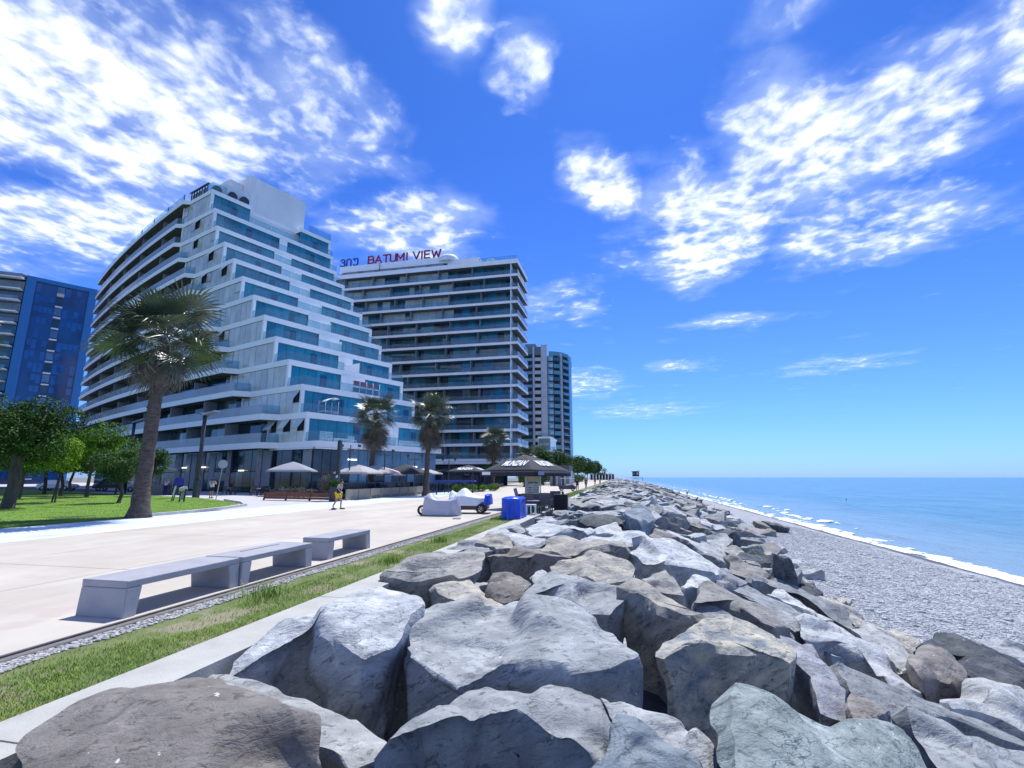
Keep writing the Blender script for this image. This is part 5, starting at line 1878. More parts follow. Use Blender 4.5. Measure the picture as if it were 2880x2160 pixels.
def fan_leaf(seed, dead=False, R=1.15, stalk=.95):
    rg_ = random.Random(seed)
    m = MB()
    # stalk: along +X, drooping slightly
    sp = [(stalk * t, 0, -.12 * t * t * stalk) for t in (0, .35, .7, 1)]
    m.tube(sp, [.022, .018, .015, .012], 5)
    bx, bz = stalk, -.12 * stalk
    n = 30
    span = rad(rg_.uniform(215, 250)) if not dead else rad(rg_.uniform(90, 150))
    for i in range(n):
        a = -span / 2 + span * i / (n - 1)
        if rg_.random() < (.05 if not dead else .2):
            continue
        L = R * (1 - .20 * abs(a / (span / 2)) ** 2) * rg_.uniform(.86, 1.06)
        da = span / (n - 1) * .5
        fold = .035 * (1 if i % 2 else -1)
        drop = rg_.uniform(.25, .55) if not dead else rg_.uniform(.3, 1.0)
        tipd = rg_.uniform(.1, .75) if not dead else rg_.uniform(.4, 1.2)
        rows = []
        for t in (.05, .38, .62, .82, 1.0):
            w_ = (t * L * math.tan(da)) * 1.05 if t < .45 else (.45 * L * math.tan(da)) * (1 - (t - .45) / .55) ** .8 * 1.05
            r = t * L
            z = -drop * .35 * r * r / R - (tipd * (t - .6) ** 2 * L * 2.2 if t > .6 else 0) + fold * t + abs(math.sin(a)) * .16 * r
            rr_ = r * (1 - .20 * tipd * max(0, t - .6))
            cx, cy = bx + rr_ * math.cos(a), rr_ * math.sin(a)
            nx_, ny_ = -math.sin(a), math.cos(a)
            rows.append(((cx - nx_ * w_, cy - ny_ * w_, bz + z - fold * .6), (cx + nx_ * w_, cy + ny_ * w_, bz + z - fold * .6)))
        vs = [p for r_ in rows for p in r_]
        m.add(vs, [[2 * k, 2 * k + 1, 2 * k + 3, 2 * k + 2] for k in range(4)])
    return mesh('fan', m.v, m.f)


LIVE = [fan_leaf(i) for i in range(5)]
DEAD = [fan_leaf(20 + i, True, R=1.1, stalk=.7) for i in range(4)]
for me in LIVE:
    me.materials.append(M_frond)
for me in DEAD:
    me.materials.append(M_dead)


def palm(x, y, h, lean=(0, 0), s=1., r0=.55, label='', seed=1, nlive=46, ndead=54, skirt=2.0, wind=0., bark=None):
    rg_ = random.Random(seed)
    t = empty('palm_tree', label, 'palm', (x, y, 0), 0, 'fan palms along the promenade')
    m = MB()
    pts, rs = [], []
    for i in range(27):
        q = i / 26
        z = h * q
        pts.append((lean[0] * q ** 1.3 + .05 * noise.noise(Vector((z, seed, 0))), lean[1] * q ** 1.3, z - .1))
        base = r0 * (1 + .75 * math.exp(-z / .55))
        rs.append((base * (1 - .28 * q)) * (1 + .06 * noise.noise(Vector((z * 2.4, seed * 2, 5))) + (.03 if i % 2 else -.02)))
    m.tube(pts, rs, 22)
    o = m.build('trunk', bark or M_ptr, t, smooth=True)
    top = Vector(pts[-1])
    # old leaf bases sticking to the trunk
    bt_ = MB()
    for i in range(90):
        q = 1 - rg_.random() ** 1.3 * .45
        k = min(26, int(q * 26))
        a = rg_.uniform(0, 6.28)
        c = Vector(pts[k]) + Vector((math.cos(a), math.sin(a), 0)) * rs[k] * .92
        M_ = Matrix.Rotation(a, 3, 'Z') @ Matrix.Rotation(rg_.uniform(-.5, .1), 3, 'Y')
        bt_.box(c, (.04, .09 * s, .26 * rg_.uniform(.6, 1.6)), M_)
    o = bt_.build('leaf_base_stubs', M_stub, t)
    o['kind'] = 'stuff'
    for i in range(nlive):
        q = (i + .5) / nlive
        el = rad(84 - 122 * q ** .95 + rg_.uniform(-9, 9))
        az = i * 2.39996 + rg_.uniform(-.25, .25)
        o = bpy.data.objects.new('frond', LIVE[rg_.randrange(5)])
        COL.objects.link(o)
        o.parent = t
        sc_ = s * rg_.uniform(.72, 1.2) * (1.0 if q > .12 else .8)
        o.scale = (sc_, sc_, sc_)
        dirx = Vector((math.cos(az) * math.cos(el) + wind * .5, math.sin(az) * math.cos(el) - wind * .12, math.sin(el))).normalized()
        o.rotation_euler = (Matrix.Rotation(math.atan2(dirx.y, dirx.x), 4, 'Z') @ Matrix.Rotation(-math.asin(dirx.z), 4, 'Y') @ Matrix.Rotation(rg_.uniform(-.6, .6), 4, 'X')).to_euler()
        o.location = top + Vector((math.cos(az), math.sin(az), 0)) * .12 * s + Vector((0, 0, rg_.uniform(-.25, .25) * s))
    for i in range(ndead):
        az = i * 2.39996 + rg_.uniform(-.4, .4)
        el = rad(rg_.uniform(-82, -38))
        o = bpy.data.objects.new('dead_frond', DEAD[rg_.randrange(4)])
        COL.objects.link(o)
        o.parent = t
        sc_ = s * rg_.uniform(.8, 1.15)
        o.scale = (sc_, sc_, sc_)
        o.rotation_euler = (Matrix.Rotation(az, 4, 'Z') @ Matrix.Rotation(-el, 4, 'Y') @ Matrix.Rotation(rg_.uniform(-1.2, 1.2), 4, 'X')).to_euler()
        q = rg_.random() * skirt * s
        o.location = top + Vector((math.cos(az), math.sin(az), 0)) * (r0 * .6) + Vector((0, 0, -.15 - q))
    return t


palm(-22.1, 19.35, 8.75, (.05, .05), 1.38, .335, 'tallest looking fan palm, thick trunked, on the lawn edge left of the hotel', 1, 50, 20, .5, wind=-.38)
palm(-23.9, 44.5, 8.3, (.15, .3), 1.25, .30, 'fan palm with a dense brown skirt, left one of the two before the terraces', 2, 46, 60, 1.6)
palm(-19.65, 48.3, 8.5, (.1, .2), 1.2, .28, 'fan palm with a slimmer skirt, right one of the two before the terraces', 3, 38, 60, 1.8)
palm(-21.3, 81.7, 8.6, (.2, .2), 1.3, .32, 'fan palm standing before the sign hotel, behind the black umbrella', 4, 38, 60, 1.8)
palm(-18.9, 99.0, 6.2, (.1, .2), 1.15, .40, 'short dark palm whose crown shows just above the black umbrella', 5, 40, 30, 1.2)
palm(-28.6, 15.2, 7.6, (-.2, .1), 1.0, .42, 'palm cut off by the left edge of the picture, only a few leaf tips showing', 6, 42, 24, 1.0)


# ---------------------------------------------------------------- broadleaved trees
def leafmat(name, c1, c2):
    m = mat(name, c1, .65, c2, 1.1, detail=5, objrand=0, spec=.12, contrast=(.38, .62))
    return m


L_dark = leafmat('dark_foliage', (.022, .060, .012), (.055, .12, .018))
L_mid = leafmat('mid_foliage', (.055, .135, .012), (.11, .23, .022))
L_lime = leafmat('lime_foliage', (.13, .25, .012), (.22, .36, .03))
L_grey = leafmat('grey_green_foliage', (.04, .085, .025), (.08, .15, .04))
M_bark = mat('bark', (.07, .055, .045), .95, (.12, .10, .08), 5, bump=.02, bscale=30, stretch=(1, 1, .3))


def crown_mesh(name, lobes, n, size, seed, flat=.0):
    """leaf sized quads spread through overlapping lobes, denser at their shells"""
    r = np.random.default_rng(seed)
    w = np.array([l[3] * l[4] * l[5] for l in lobes]) ** .7
    idx = r.choice(len(lobes), n, p=w / w.sum())
    Lb = np.array(lobes)[idx]
    d = r.normal(size=(n, 3))
    d /= np.linalg.norm(d, axis=1)[:, None]
    rad_ = r.uniform(.45, 1.03, n) ** .6
    P = Lb[:, :3] + d * Lb[:, 3:6] * rad_[:, None]
    # gaps
    keep = np.array([noise.noise(Vector(p) * 1.15 + Vector((seed, 0, 0))) > -.10 for p in P])
    P = P[keep]
    d = d[keep]
    n = len(P)
    nn = d + r.normal(size=(n, 3)) * .7 + np.array([0, 0, .5])
    nn /= np.linalg.norm(nn, axis=1)[:, None]
    t = np.cross(nn, r.normal(size=(n, 3)))
    t /= np.linalg.norm(t, axis=1)[:, None]
    b = np.cross(nn, t)
    s = size * r.uniform(.6, 1.3, n)[:, None]
    V = np.stack([P - t * s, P - b * s * .45 + nn * s * .1, P + t * s, P + b * s * .45 + nn * s * .1], 1).reshape(-1, 3)
    F = np.arange(n * 4).reshape(-1, 4)
    me = bpy.data.meshes.new(name)
    me.vertices.add(len(V))
    me.vertices.foreach_set('co', V.ravel())
    me.loops.add(F.size)
    me.loops.foreach_set('vertex_index', F.ravel())
    me.polygons.add(len(F))
    me.polygons.foreach_set('loop_start', np.arange(len(F)) * 4)
    me.polygons.foreach_set('loop_total', np.full(len(F), 4))
    me.update(calc_edges=True)
    return me


def tree(name, x, y, h, cr, base, m, label, seed, n=9000, leaf=.09, tr=.12, squash=.8, stems=1, group='small trees on the lawn'):
    r = random.Random(seed)
    t = empty(name, label, 'tree', (x, y, 0), 0, group)
    lobes = []
    ch = h - base
    for i in range(13):
        a = r.uniform(0, 6.28)
        d = r.uniform(.1, .68) * cr
        z = base + ch * r.uniform(.25, .82)
        q = r.uniform(.30, .52) * cr
        lobes.append((d * math.cos(a), d * math.sin(a), z, q, q, q * squash * min(1, ch / cr)))
    lobes.append((0, 0, base + ch * .55, cr * .6, cr * .6, ch * .42))
    me = crown_mesh('crown', lobes, n, leaf, seed)
    o = obj('crown', me, m, t)
    o['kind'] = 'stuff'
    mb = MB()
    for s_ in range(stems):
        ax = (s_ - (stems - 1) / 2) * .3
        mid = (r.uniform(-.12, .12) + ax * .5, r.uniform(-.1, .1), base * .6)
        fork = (r.uniform(-.2, .2), r.uniform(-.2, .2), base + .1 * ch)
        mb.tube([(ax, 0, -.05), (ax * .9, 0, .15), mid, fork, (fork[0], fork[1], base + ch * .5)], [tr * 1.5, tr * 1.1, tr, tr * .85, tr * .4], 9)
        for k in range(6):
            l = lobes[k]
            mb.tube([fork, ((fork[0] + l[0]) / 2 + .1, (fork[1] + l[1]) / 2, (fork[2] + l[2]) / 2 - .1), l[:3]], [tr * .6, tr * .4, tr * .15], 6)
    mb.build('trunk', M_bark, t, smooth=True)
    return t


tree('broadleaf_tree', -35.3, 22.6, 6.6, 3.4, 2.35, L_dark, 'large dark tree with a stout trunk at the left edge of the lawn', 1, 26000, .085, .30)
tree('broadleaf_tree', -41.5, 25.0, 6.6, 3.4, 2.1, L_dark, 'dark tree close behind the stout trunked one', 21, 20000, .085, .2)
tree('young_tree', -40.1, 28.4, 5.0, 2.5, 1.75, L_lime, 'young twin stemmed tree with yellowish green leaves on the lawn', 2, 13000, .075, .055, stems=2)
tree('young_tree', -35.0, 29.0, 4.0, 2.0, 1.2, L_grey, 'small dull green tree with a bent trunk just left of the big palm', 3, 12000, .07, .12, squash=.7)
tree('young_tree', -49.1, 37.5, 7.2, 3.4, 1.7, L_mid, 'mid green tree standing back right of the young twin stemmed one', 4, 15000, .10, .14)
tree('young_tree', -52.5, 43.0, 6.0, 3.0, 1.5, L_mid, 'tree with a thin trunk far back by the pavement', 5, 14000, .10, .1)
tree('young_tree', -60.5, 41.8, 7.2, 3.4, 2.0, L_mid, 'rounded tree far back, left of the lawn middle', 6, 15000, .12, .16)
tree('broadleaf_tree', -57.5, 33.5, 8.8, 4.6, 2.2, L_lime, 'tall bright green tree rising behind the dark ones', 7, 26000, .12, .22)
tree('broadleaf_tree', -66, 31, 12.6, 5.6, 2.4, L_dark, 'tallest dark tree at the far left before the cobalt tower', 8, 26000, .14, .3)
tree('young_tree', -70.3, 51.5, 7.5, 3.4, 2.0, L_grey, 'grey green tree at the roadside behind the lawn', 9, 14000, .13, .16)
tree('young_tree', -44.6, 40.0, 5.0, 2.1, 1.1, L_grey, 'thin grey green tree half hidden by the big palm trunk', 10, 9000, .09, .08)
tree('young_tree', -50.5, 33.0, 6.6, 3.4, 1.6, L_mid, 'mid green tree filling the gap behind the yellowish one', 11, 16000, .10, .14)
tree('young_tree', -55.0, 39.5, 7.4, 3.6, 1.6, L_dark, 'dark green tree behind the row, left of the round sign', 12, 16000, .11, .14)
for i, (x, y, h, cr, m_, lb) in enumerate(((-19.5, 118, 9.2, 4.6, L_grey, 'dark pine like tree right after the black umbrella'), (-16.8, 134, 9.6, 5.0, L_dark, 'broad dark tree beside the dark tower foot'),
                                           (-20.5, 150, 10.5, 5.2, L_dark, 'tall dark tree behind the broad one'), (-18, 172, 10, 5.6, L_dark, 'dark conifer group tree midway along the far promenade'),
                                           (-17.5, 205, 10.5, 5.0, L_grey, 'grey green tree above the far pavilion on its left'), (-16.5, 245, 11.5, 5.6, L_grey, 'dark rounded tree above the far white pavilion'),
                                           (-15, 290, 11.5, 6.0, L_dark, 'last rounded tree before the open horizon'), (-23, 126, 7.5, 4.5, L_mid, 'green tree low behind the umbrella top'),
                                           (-24.5, 96, 4.6, 3.4, L_grey, 'low shrubby tree at the glazed pavilion'))):
    tree('far_tree', x, y, h, cr, 2.4, m_, lb, 40 + i, 9000, .16 + y * .0006, .2, group='trees far along the promenade')
for i, (x, y, w_, l_) in enumerate(((-19.5, 112, 2.2, 9), (-17.8, 150, 2.2, 14), (-17.0, 195, 2.4, 18))):
    hg_ = empty('hedge', ('near dark hedge', 'middle dark hedge', 'farthest dark hedge')[i] + ' under the trees of the far promenade', 'hedge', (x, y, 0), 0, 'hedges under the far trees')
    o = obj('leaves', crown_mesh('leaves', [(rv.uniform(-.6, .6), -l_ + 2 * l_ * j / 11, 1.1 + rv.uniform(-.3, .9), w_, l_ / 6, 1.3) for j in range(12)], 7000, .2, 110 + i), L_dark, hg_)
    o['kind'] = 'stuff'
# clipped shrubs by the glazed pavilion
for i, (x, y) in enumerate(((-19.2, 57.5), (-18.6, 60.0), (-18.0, 63.0), (-17.4, 66.5))):
    s = empty('shrub', 'round green shrub, %s in the planting before the sign hotel' % ('first from the palm', 'second from the palm', 'third from the palm', 'last')[i], 'shrub', (x, y, 0), 0, 'shrubs before the sign hotel')
    o = obj('leaves', crown_mesh('leaves', [(0, 0, .5, .9, .9, .55), (.4, .3, .6, .6, .6, .4)], 2600, .07, 70 + i), L_mid, s)
    o['kind'] = 'stuff'
# weeds on the grass strip
for i, (x, y) in enumerate(((-5.62, 7.2), (-5.1, 10.6), (-5.3, 14.2))):
    pts = [(x + .16 * random.gauss(0, 1), y + .2 * random.gauss(0, 1), -.02) for _ in range(160)]
    blades('weed', pts, .12, .34, .010, M_grass, 'taller tuft of weeds in the grass strip', .8, 60 + i)

# ---------------------------------------------------------------- benches
M_bench = mat('bench_concrete', (.30, .30, .33), .7, (.36, .36, .385), 2.4, bump=.002, bscale=80, speck=((.22, .22, .24), 60, .68))


def bench(x0, x1, y0, y1, label):
    t = empty('concrete_bench', label, 'bench', ((x0 + x1) / 2, (y0 + y1) / 2, 0), 0, 'concrete benches along the drainage channel')
    w, L, h = x1 - x0, y1 - y0, .475

    def part(nm, vs, fs):
        me = mesh(nm, vs, fs)
        o = obj(nm, me, M_bench, t)
        b = o.modifiers.new('b', 'BEVEL')
        b.width = .012
        b.segments = 2
        return o
    # seat slab
    th = .095
    vs = [(sx * w / 2, sy * L / 2, z) for z in (h - th, h) for sx, sy in ((-1, -1), (1, -1), (1, 1), (-1, 1))]
    part('seat', vs, [[3, 2, 1, 0], [4, 5, 6, 7], [0, 1, 5, 4], [1, 2, 6, 5], [2, 3, 7, 6], [3, 0, 4, 7]])
    for sy in (-1, 1):
        tb, tt = .17, .23      # legs thicken towards the seat
        o_, i0, i1 = sy * (L / 2 + .02), sy * (L / 2 - tb), sy * (L / 2 - tt)
        yb = [o_, i0]
        yt = [sy * L / 2, i1]
        vs = []
        for z, yy in ((0, yb), (h - th - .002, yt)):
            for sx in (-1, 1):
                for q in yy:
                    vs.append((sx * w / 2 * (1.03 if z == 0 else 1), q, z))
        fs = [[0, 1, 3, 2], [4, 6, 7, 5], [0, 4, 5, 1], [2, 3, 7, 6], [0, 2, 6, 4], [1, 5, 7, 3]]
        if sy > 0:
            fs = [f[::-1] for f in fs]
        o = part('leg', vs, fs)
    return t


b1 = bench(-7.33, -6.56, 5.72, 7.74, 'nearest of the three concrete benches, at the left')
b2 = bench(-7.33, -6.54, 7.80, 9.80, 'middle concrete bench with a dark slot cut in its seat')
b3 = bench(-7.33, -6.64, 10.60, 12.52, 'farthest of the three concrete benches, standing apart')
box('slot', (-.14, .1, .4762), (.035, 1.1, .003), M_frame, b2)

# ---------------------------------------------------------------- people
M_skin = mat('skin', (.36, .20, .135), .6)
M_hair = mat('hair', (.02, .015, .012), .7)


def skin_chain(name, verts, edges, radii, m, parent, sub=2):
    me = bpy.data.meshes.new(name)
    me.from_pydata(verts, edges, [])
    o = bpy.data.objects.new(name, me)
    COL.objects.link(o)
    o.parent = parent
    me.materials.append(m)
    sk = o.modifiers.new('skin', 'SKIN')
    sk.use_smooth_shade = True
    lay = me.skin_vertices[0].data if me.skin_vertices else None
    if lay is None:
        bm = bmesh.new()
        bm.from_mesh(me)
        bm.verts.layers.skin.verify()
        bm.to_mesh(me)
        bm.free()
        lay = me.skin_vertices[0].data
    for i, r in enumerate(radii):
        lay[i].radius = (r, r) if isinstance(r, (int, float)) else r
    lay[0].use_root = True
    ss = o.modifiers.new('sub', 'SUBSURF')
    ss.levels = ss.render_levels = sub
    return o


def person(loc, rotz, label, h=1.72, shirt=None, legs=None, short=True, step=.0, arms='down', bag=None, group=None, bend=0., hat=None, simple=False):
    t = empty('person', label, 'person', loc, rotz, group)
    s = h / 1.75
    # joints; faces -Y
    st = step
    hipz = .93
    J = {'pel': (0, 0, .95), 'bel': (0, 0 - bend * .1, 1.10), 'che': (0, -.01 - bend * .3, 1.32 - bend * .05), 'nek': (0, -.01 - bend * .45, 1.49 - bend * .1), 'hd': (0, -.03 - bend * .55, 1.58 - bend * .15), 'hd2': (0, -.035 - bend * .6, 1.68 - bend * .15),
         'hl': (.10, 0, .90), 'kl': (.105, -st * .42 - .02, .50), 'al': (.11, -st * .55 + (.04 if st else 0), .09), 'tl': (.12, -st * .55 - .14, .03),
         'hr': (-.10, 0, .90), 'kr': (-.105, st * .22, .50), 'ar': (-.11, st * .85, .10 + .05 * (st > 0)), 'tr': (-.12, st * .85 - .13, .03)}
    if arms == 'down':
        J.update({'sl': (.19, 0 - bend * .35, 1.41 - bend * .06), 'el': (.25, .04 + st * .3 - bend * .3, 1.14), 'wl': (.24, -.04 + st * .35 - bend * .5, .90), 'fl': (.235, -.07 + st * .35 - bend * .55, .78),
                  'sr': (-.19, 0 - bend * .35, 1.41 - bend * .06), 'er': (-.25, .04 - st * .3 - bend * .3, 1.14), 'wr': (-.24, -.08 - st * .35 - bend * .5, .90), 'fr': (-.235, -.12 - st * .35 - bend * .55, .78)})
    else:   # hands up at the face, as when holding a telephone
        J.update({'sl': (.19, 0, 1.42), 'el': (.31, -.14, 1.24), 'wl': (.12, -.27, 1.48), 'fl': (.06, -.24, 1.56),
                  'sr': (-.19, 0, 1.42), 'er': (-.31, -.14, 1.24), 'wr': (-.12, -.27, 1.48), 'fr': (-.06, -.24, 1.56)})
    R = dict(pel=(.15, .11), bel=(.13, .10), che=(.155, .115), nek=.06, hd=(.085, .10), hd2=(.075, .085), hl=.095, kl=.06, al=.04, tl=.035, hr=.095, kr=.06, ar=.04, tr=.035, sl=.06, el=.043, wl=.03, fl=.03, sr=.06, er=.043, wr=.03, fr=.03)
    E_ = [('pel', 'bel'), ('bel', 'che'), ('che', 'nek'), ('nek', 'hd'), ('hd', 'hd2'), ('pel', 'hl'), ('hl', 'kl'), ('kl', 'al'), ('al', 'tl'), ('pel', 'hr'), ('hr', 'kr'), ('kr', 'ar'), ('ar', 'tr'), ('che', 'sl'), ('sl', 'el'), ('el', 'wl'), ('wl', 'fl'), ('che', 'sr'), ('sr', 'er'), ('er', 'wr'), ('wr', 'fr')]
    ks = list(J)
    sc_ = lambda p: tuple(c * s for c in p)
    lv = 1 if simple else 2
    skin_chain('body', [sc_(J[k]) for k in ks], [(ks.index(a_), ks.index(b_)) for a_, b_ in E_], [tuple(q * s for q in (R[k] if isinstance(R[k], tuple) else (R[k],) * 2)) for k in ks], M_skin, t, lv)
    if shirt:
        kk = ['bel', 'pel', 'che', 'sl', 'el', 'sr', 'er', 'nek']
        rr_ = [(.15, .12), (.165, .13), (.175, .135), .075, .06, .075, .06, .07]
        JJ = dict(J)
        JJ['nek'] = tuple(np.array(J['che']) * .45 + np.array(J['nek']) * .55)
        JJ['el'] = tuple(np.array(J['sl']) * .4 + np.array(J['el']) * .6)
        JJ['er'] = tuple(np.array(J['sr']) * .4 + np.array(J['er']) * .6)
        skin_chain('shirt', [sc_(JJ[k]) for k in kk], [(0, 1), (0, 2), (2, 3), (3, 4), (2, 5), (5, 6), (2, 7)], [tuple(q * s for q in (r if isinstance(r, tuple) else (r, r))) for r in rr_], shirt, t, lv)
    if legs:
        f_ = .75 if short else .97
        a_ = np.array
        if short:
            kl = tuple(a_(J['hl']) * (1 - f_) + a_(J['kl']) * f_)
            kr = tuple(a_(J['hr']) * (1 - f_) + a_(J['kr']) * f_)
            vs = [J['pel'], J['hl'], kl, J['hr'], kr]
            ed = [(0, 1), (1, 2), (0, 3), (3, 4)]
            rr_ = [(.165, .125), .105, .092, .105, .092]
        else:
            vs = [J['pel'], J['hl'], J['kl'], J['al'], J['hr'], J['kr'], J['ar']]
            ed = [(0, 1), (1, 2), (2, 3), (0, 4), (4, 5), (5, 6)]
            rr_ = [(.165, .125), .105, .075, .06, .105, .075, .06]
        skin_chain('shorts' if short else 'trousers', [sc_(v_) for v_ in vs], ed, [tuple(q * s for q in (r if isinstance(r, tuple) else (r, r))) for r in rr_], legs, t, lv)
    # hair cap, face
    m_ = MB()
    hx, hy, hz_ = sc_((J['hd'][0], J['hd'][1] + .02, J['hd'][2] + .06))
    m_.lathe([(.001, .115 * s), (.06 * s, .10 * s), (.095 * s, .05 * s), (.098 * s, 0), (.085 * s, -.06 * s)], 14, (hx, hy + .012, hz_))
    m_.build('hair', hat or M_hair, t, smooth=True)
    if not simple:
        fc = MB()
        for sx in (-1, 1):
            fc.box((hx + sx * .03 * s, hy - .112 * s, hz_ - .02), (.018, .01, .01))
        fc.box((hx, hy - .112 * s, hz_ - .10 * s), (.04, .01, .008))
        fc.build('eyes_and_mouth', M_hair, t)['kind'] = 'stuff'
        ns = MB()
        ns.tube([(hx, hy - .10 * s, hz_ - .02), (hx, hy - .13 * s, hz_ - .06)], [.008, .016], 6)
        ns.build('nose', M_skin, t)
        for sy in ('l', 'r'):
            sh_ = MB()
            p = sc_(J['t' + sy])
            q = sc_(J['a' + sy])
            sh_.box(((p[0] + q[0]) / 2, (p[1] + q[1]) / 2 - .02, max(.03, p[2])), (.10, .28, .07))
            sh_.build('shoe', M_hair, t)
    if bag:
        m_ = MB()
        m_.box((-.17 * s, -.10, 1.05 * s), (.07, .24, .26))
        m_.tube([(-.17 * s, -.1, 1.17 * s), (-.13 * s, .05, 1.3 * s), (.12 * s, .02, 1.47 * s)], .012, 5)
        m_.build('shoulder_bag', bag, t)
    return t


cl = lambda n, c: mat(n, c, .9, tuple(x * .8 for x in c), 6)
person((-16.45, 26.9, 0), rad(96), 'man walking in a pale green shirt and yellow shorts with a dark shoulder bag', 1.76, cl('pale_green_cloth', (.42, .50, .44)), cl('yellow_cloth', (.75, .58, .04)), True, .30, bag=cl('black_cloth', (.02, .02, .025)), bend=.25)
person((-36.1, 38.3, 0), rad(195), 'person in a white T-shirt and black shorts with hands raised to the face', 1.74, cl('white_cloth', (.72, .72, .74)), cl('black_cloth', (.02, .02, .025)), True, .08, arms='up')
person((-47.9, 44.6, 0), rad(200), 'person in a white shirt and blue trousers bending by the purple chair', 1.78, cl('white_cloth', (.72, .72, .74)), cl('blue_cloth', (.02, .035, .25)), False, .06, bend=.6, hat=cl('white_cap', (.6, .6, .62)))
person((-6.15, 70.3, 0), rad(190), 'person in black standing at the back of the electric cart', 1.78, cl('black_cloth', (.02, .02, .025)), cl('black_cloth', (.02, .02, .025)), False, .06, simple=True, group='distant people on the promenade')
person((-5.9, 84, 0), rad(170), 'person in black walking beyond the electric cart', 1.78, cl('black_cloth', (.02, .02, .025)), cl('black_cloth', (.02, .02, .025)), False, .18, simple=True, group='distant people on the promenade')
person((-6.7, 128, 0), rad(200), 'person in dark clothes far along the promenade', 1.7, cl('brown_cloth', (.10, .07, .06)), cl('black_cloth', (.02, .02, .025)), False, .18, simple=True, group='distant people on the promenade')
person((14.0, 118, zbeach(14, 118)), rad(100), 'person in white bending down on the beach far away', 1.7, cl('white_cloth', (.72, .72, .74)), cl('black_cloth', (.02, .02, .025)), True, .25, simple=True, bend=.9)
person((11.0, 82, zbeach(11, 82) - .45), rad(100), 'dark clad person low down on the beach beside the boulders', 1.6, cl('black_cloth', (.02, .02, .025)), cl('black_cloth', (.02, .02, .025)), False, .05, simple=True, bend=.6)
person((9.9, 420, .4), rad(100), 'tiny person beside the lifeguard hut', 1.7, cl('brown_cloth', (.10, .07, .06)), cl('black_cloth', (.02, .02, .025)), False, .05, simple=True) if False else None
c = pq(11.2, 6.9)
person((c.x, c.y, ZK[9]), rad(120), 'person in dark clothes looking out from the terrace above the plum hangings', 1.72, cl('black_cloth', (.02, .02, .025)), cl('black_cloth', (.02, .02, .025)), False, 0, simple=True)
# swimmer: head and shoulders in the sea
sw = person((49.5, 128, -4.65), rad(60), 'swimmer far out in the sea, head and shoulders only', 1.75, None, cl('black_cloth', (.02, .02, .025)), True, 0, simple=True)

# ---------------------------------------------------------------- umbrella terrace on the strip
M_umb = mat('charcoal_canvas', (.024, .026, .036), .85, (.032, .034, .046), 2, bump=.004, bscale=20)
M_wht = mat('white_print', (.78, .78, .80), .6)


def umbrella(x, y, half, ze, zp, m, label, rotz=0., val=.28, group=None, pole=True, curve=.18, pole_m=None, hy=None):
    t = empty('market_umbrella', label, 'umbrella', (x, y, 0), rotz, group)
    n = 10
    hy_ = hy or half
    vs, fs = [], []
    corners = [(-half, -hy_), (half, -hy_), (half, hy_), (-half, hy_)]
    mb = MB()
    for k in range(4):
        a_, b_ = Vector(corners[k]), Vector(corners[(k + 1) % 4])
        rows = []
        for i in range(n + 1):
            r = i / n
            row = []
            for j in range(9):
                q = j / 8
                e_ = a_.lerp(b_, q) * r
                sag = (1 - (2 * q - 1) ** 2) * .10 * half * r * .5
                z = zp - (zp - ze) * (r - curve * math.sin(math.pi * r) * .5) - sag * .35 * 0
                e_ = e_ * (1 - (1 - (2 * q - 1) ** 2) * .05 * r)
                row.append((e_.x, e_.y, z))
            rows.append(row)
        vv = [p for row in rows for p in row]
        mb.add(vv, [[i * 9 + j, (i + 1) * 9 + j, (i + 1) * 9 + j + 1, i * 9 + j + 1] for i in range(n) for j in range(8)])
        if val:
            vv = [(p[0], p[1], p[2]) for p in rows[-1]] + [(p[0] * 1.005, p[1] * 1.005, p[2] - val) for p in rows[-1]]
            mb.add(vv, [[j, 9 + j, 10 + j, j + 1] for j in range(8)])
    o = mb.build('canopy', m, t, smooth=True)
    md = o.modifiers.new('t', 'SOLIDIFY')
    md.thickness = .015
    pm = pole_m or M_alu
    if pole:
        p_ = MB()
        p_.tube([(0, 0, 0), (0, 0, zp - .05)], .035, 12)
        p_.build('pole', pm, t)
        for k in range(4):
            c_ = corners[k]
            r_ = MB()
            r_.tube([(0, 0, zp - .1), (c_[0] * .98, c_[1] * .98, ze - .03)], .014, 6)
            r_.build('rib', pm, t)
        box('base', (0, 0, .05), (.7, .7, .1), M_darkm, t)
    return t


ub = umbrella(-5.7, 30.0, 1.98, 2.2, 3.2, M_umb, 'big charcoal market umbrella with white lettering on its panels', rad(-22), hy=1.98)
# ragged white lettering, lying on the sloping panels
def panel_text(txt, side, size, up, parent, half, ze, zp, m, hy=2.2, cv=.18):
    ang = math.atan2(zp - ze, hy)
    cu = bpy.data.curves.new('lettering', 'FONT')
    cu.body = txt
    cu.size = size
    cu.extrude = .004
    cu.offset = .035 * size
    cu.shear = .15
    cu.align_x = 'CENTER'
    cu.materials.append(m)
    o = font_obj('lettering', cu)
    o.parent = parent
    R_ = Matrix.Rotation(side * math.pi / 2, 3, 'Z')
    for q in o.data.vertices:      # lay every point of the print on the canvas
        x, y = q.co.x * .5, -(hy * up - q.co.y)
        r = max(abs(x) / half, abs(y) / hy)
        zz = zp - (zp - ze) * (r - cv * math.sin(math.pi * r) * .5)
        q.co = R_ @ Vector((x, y, zz + .035 + q.co.z))
    return o


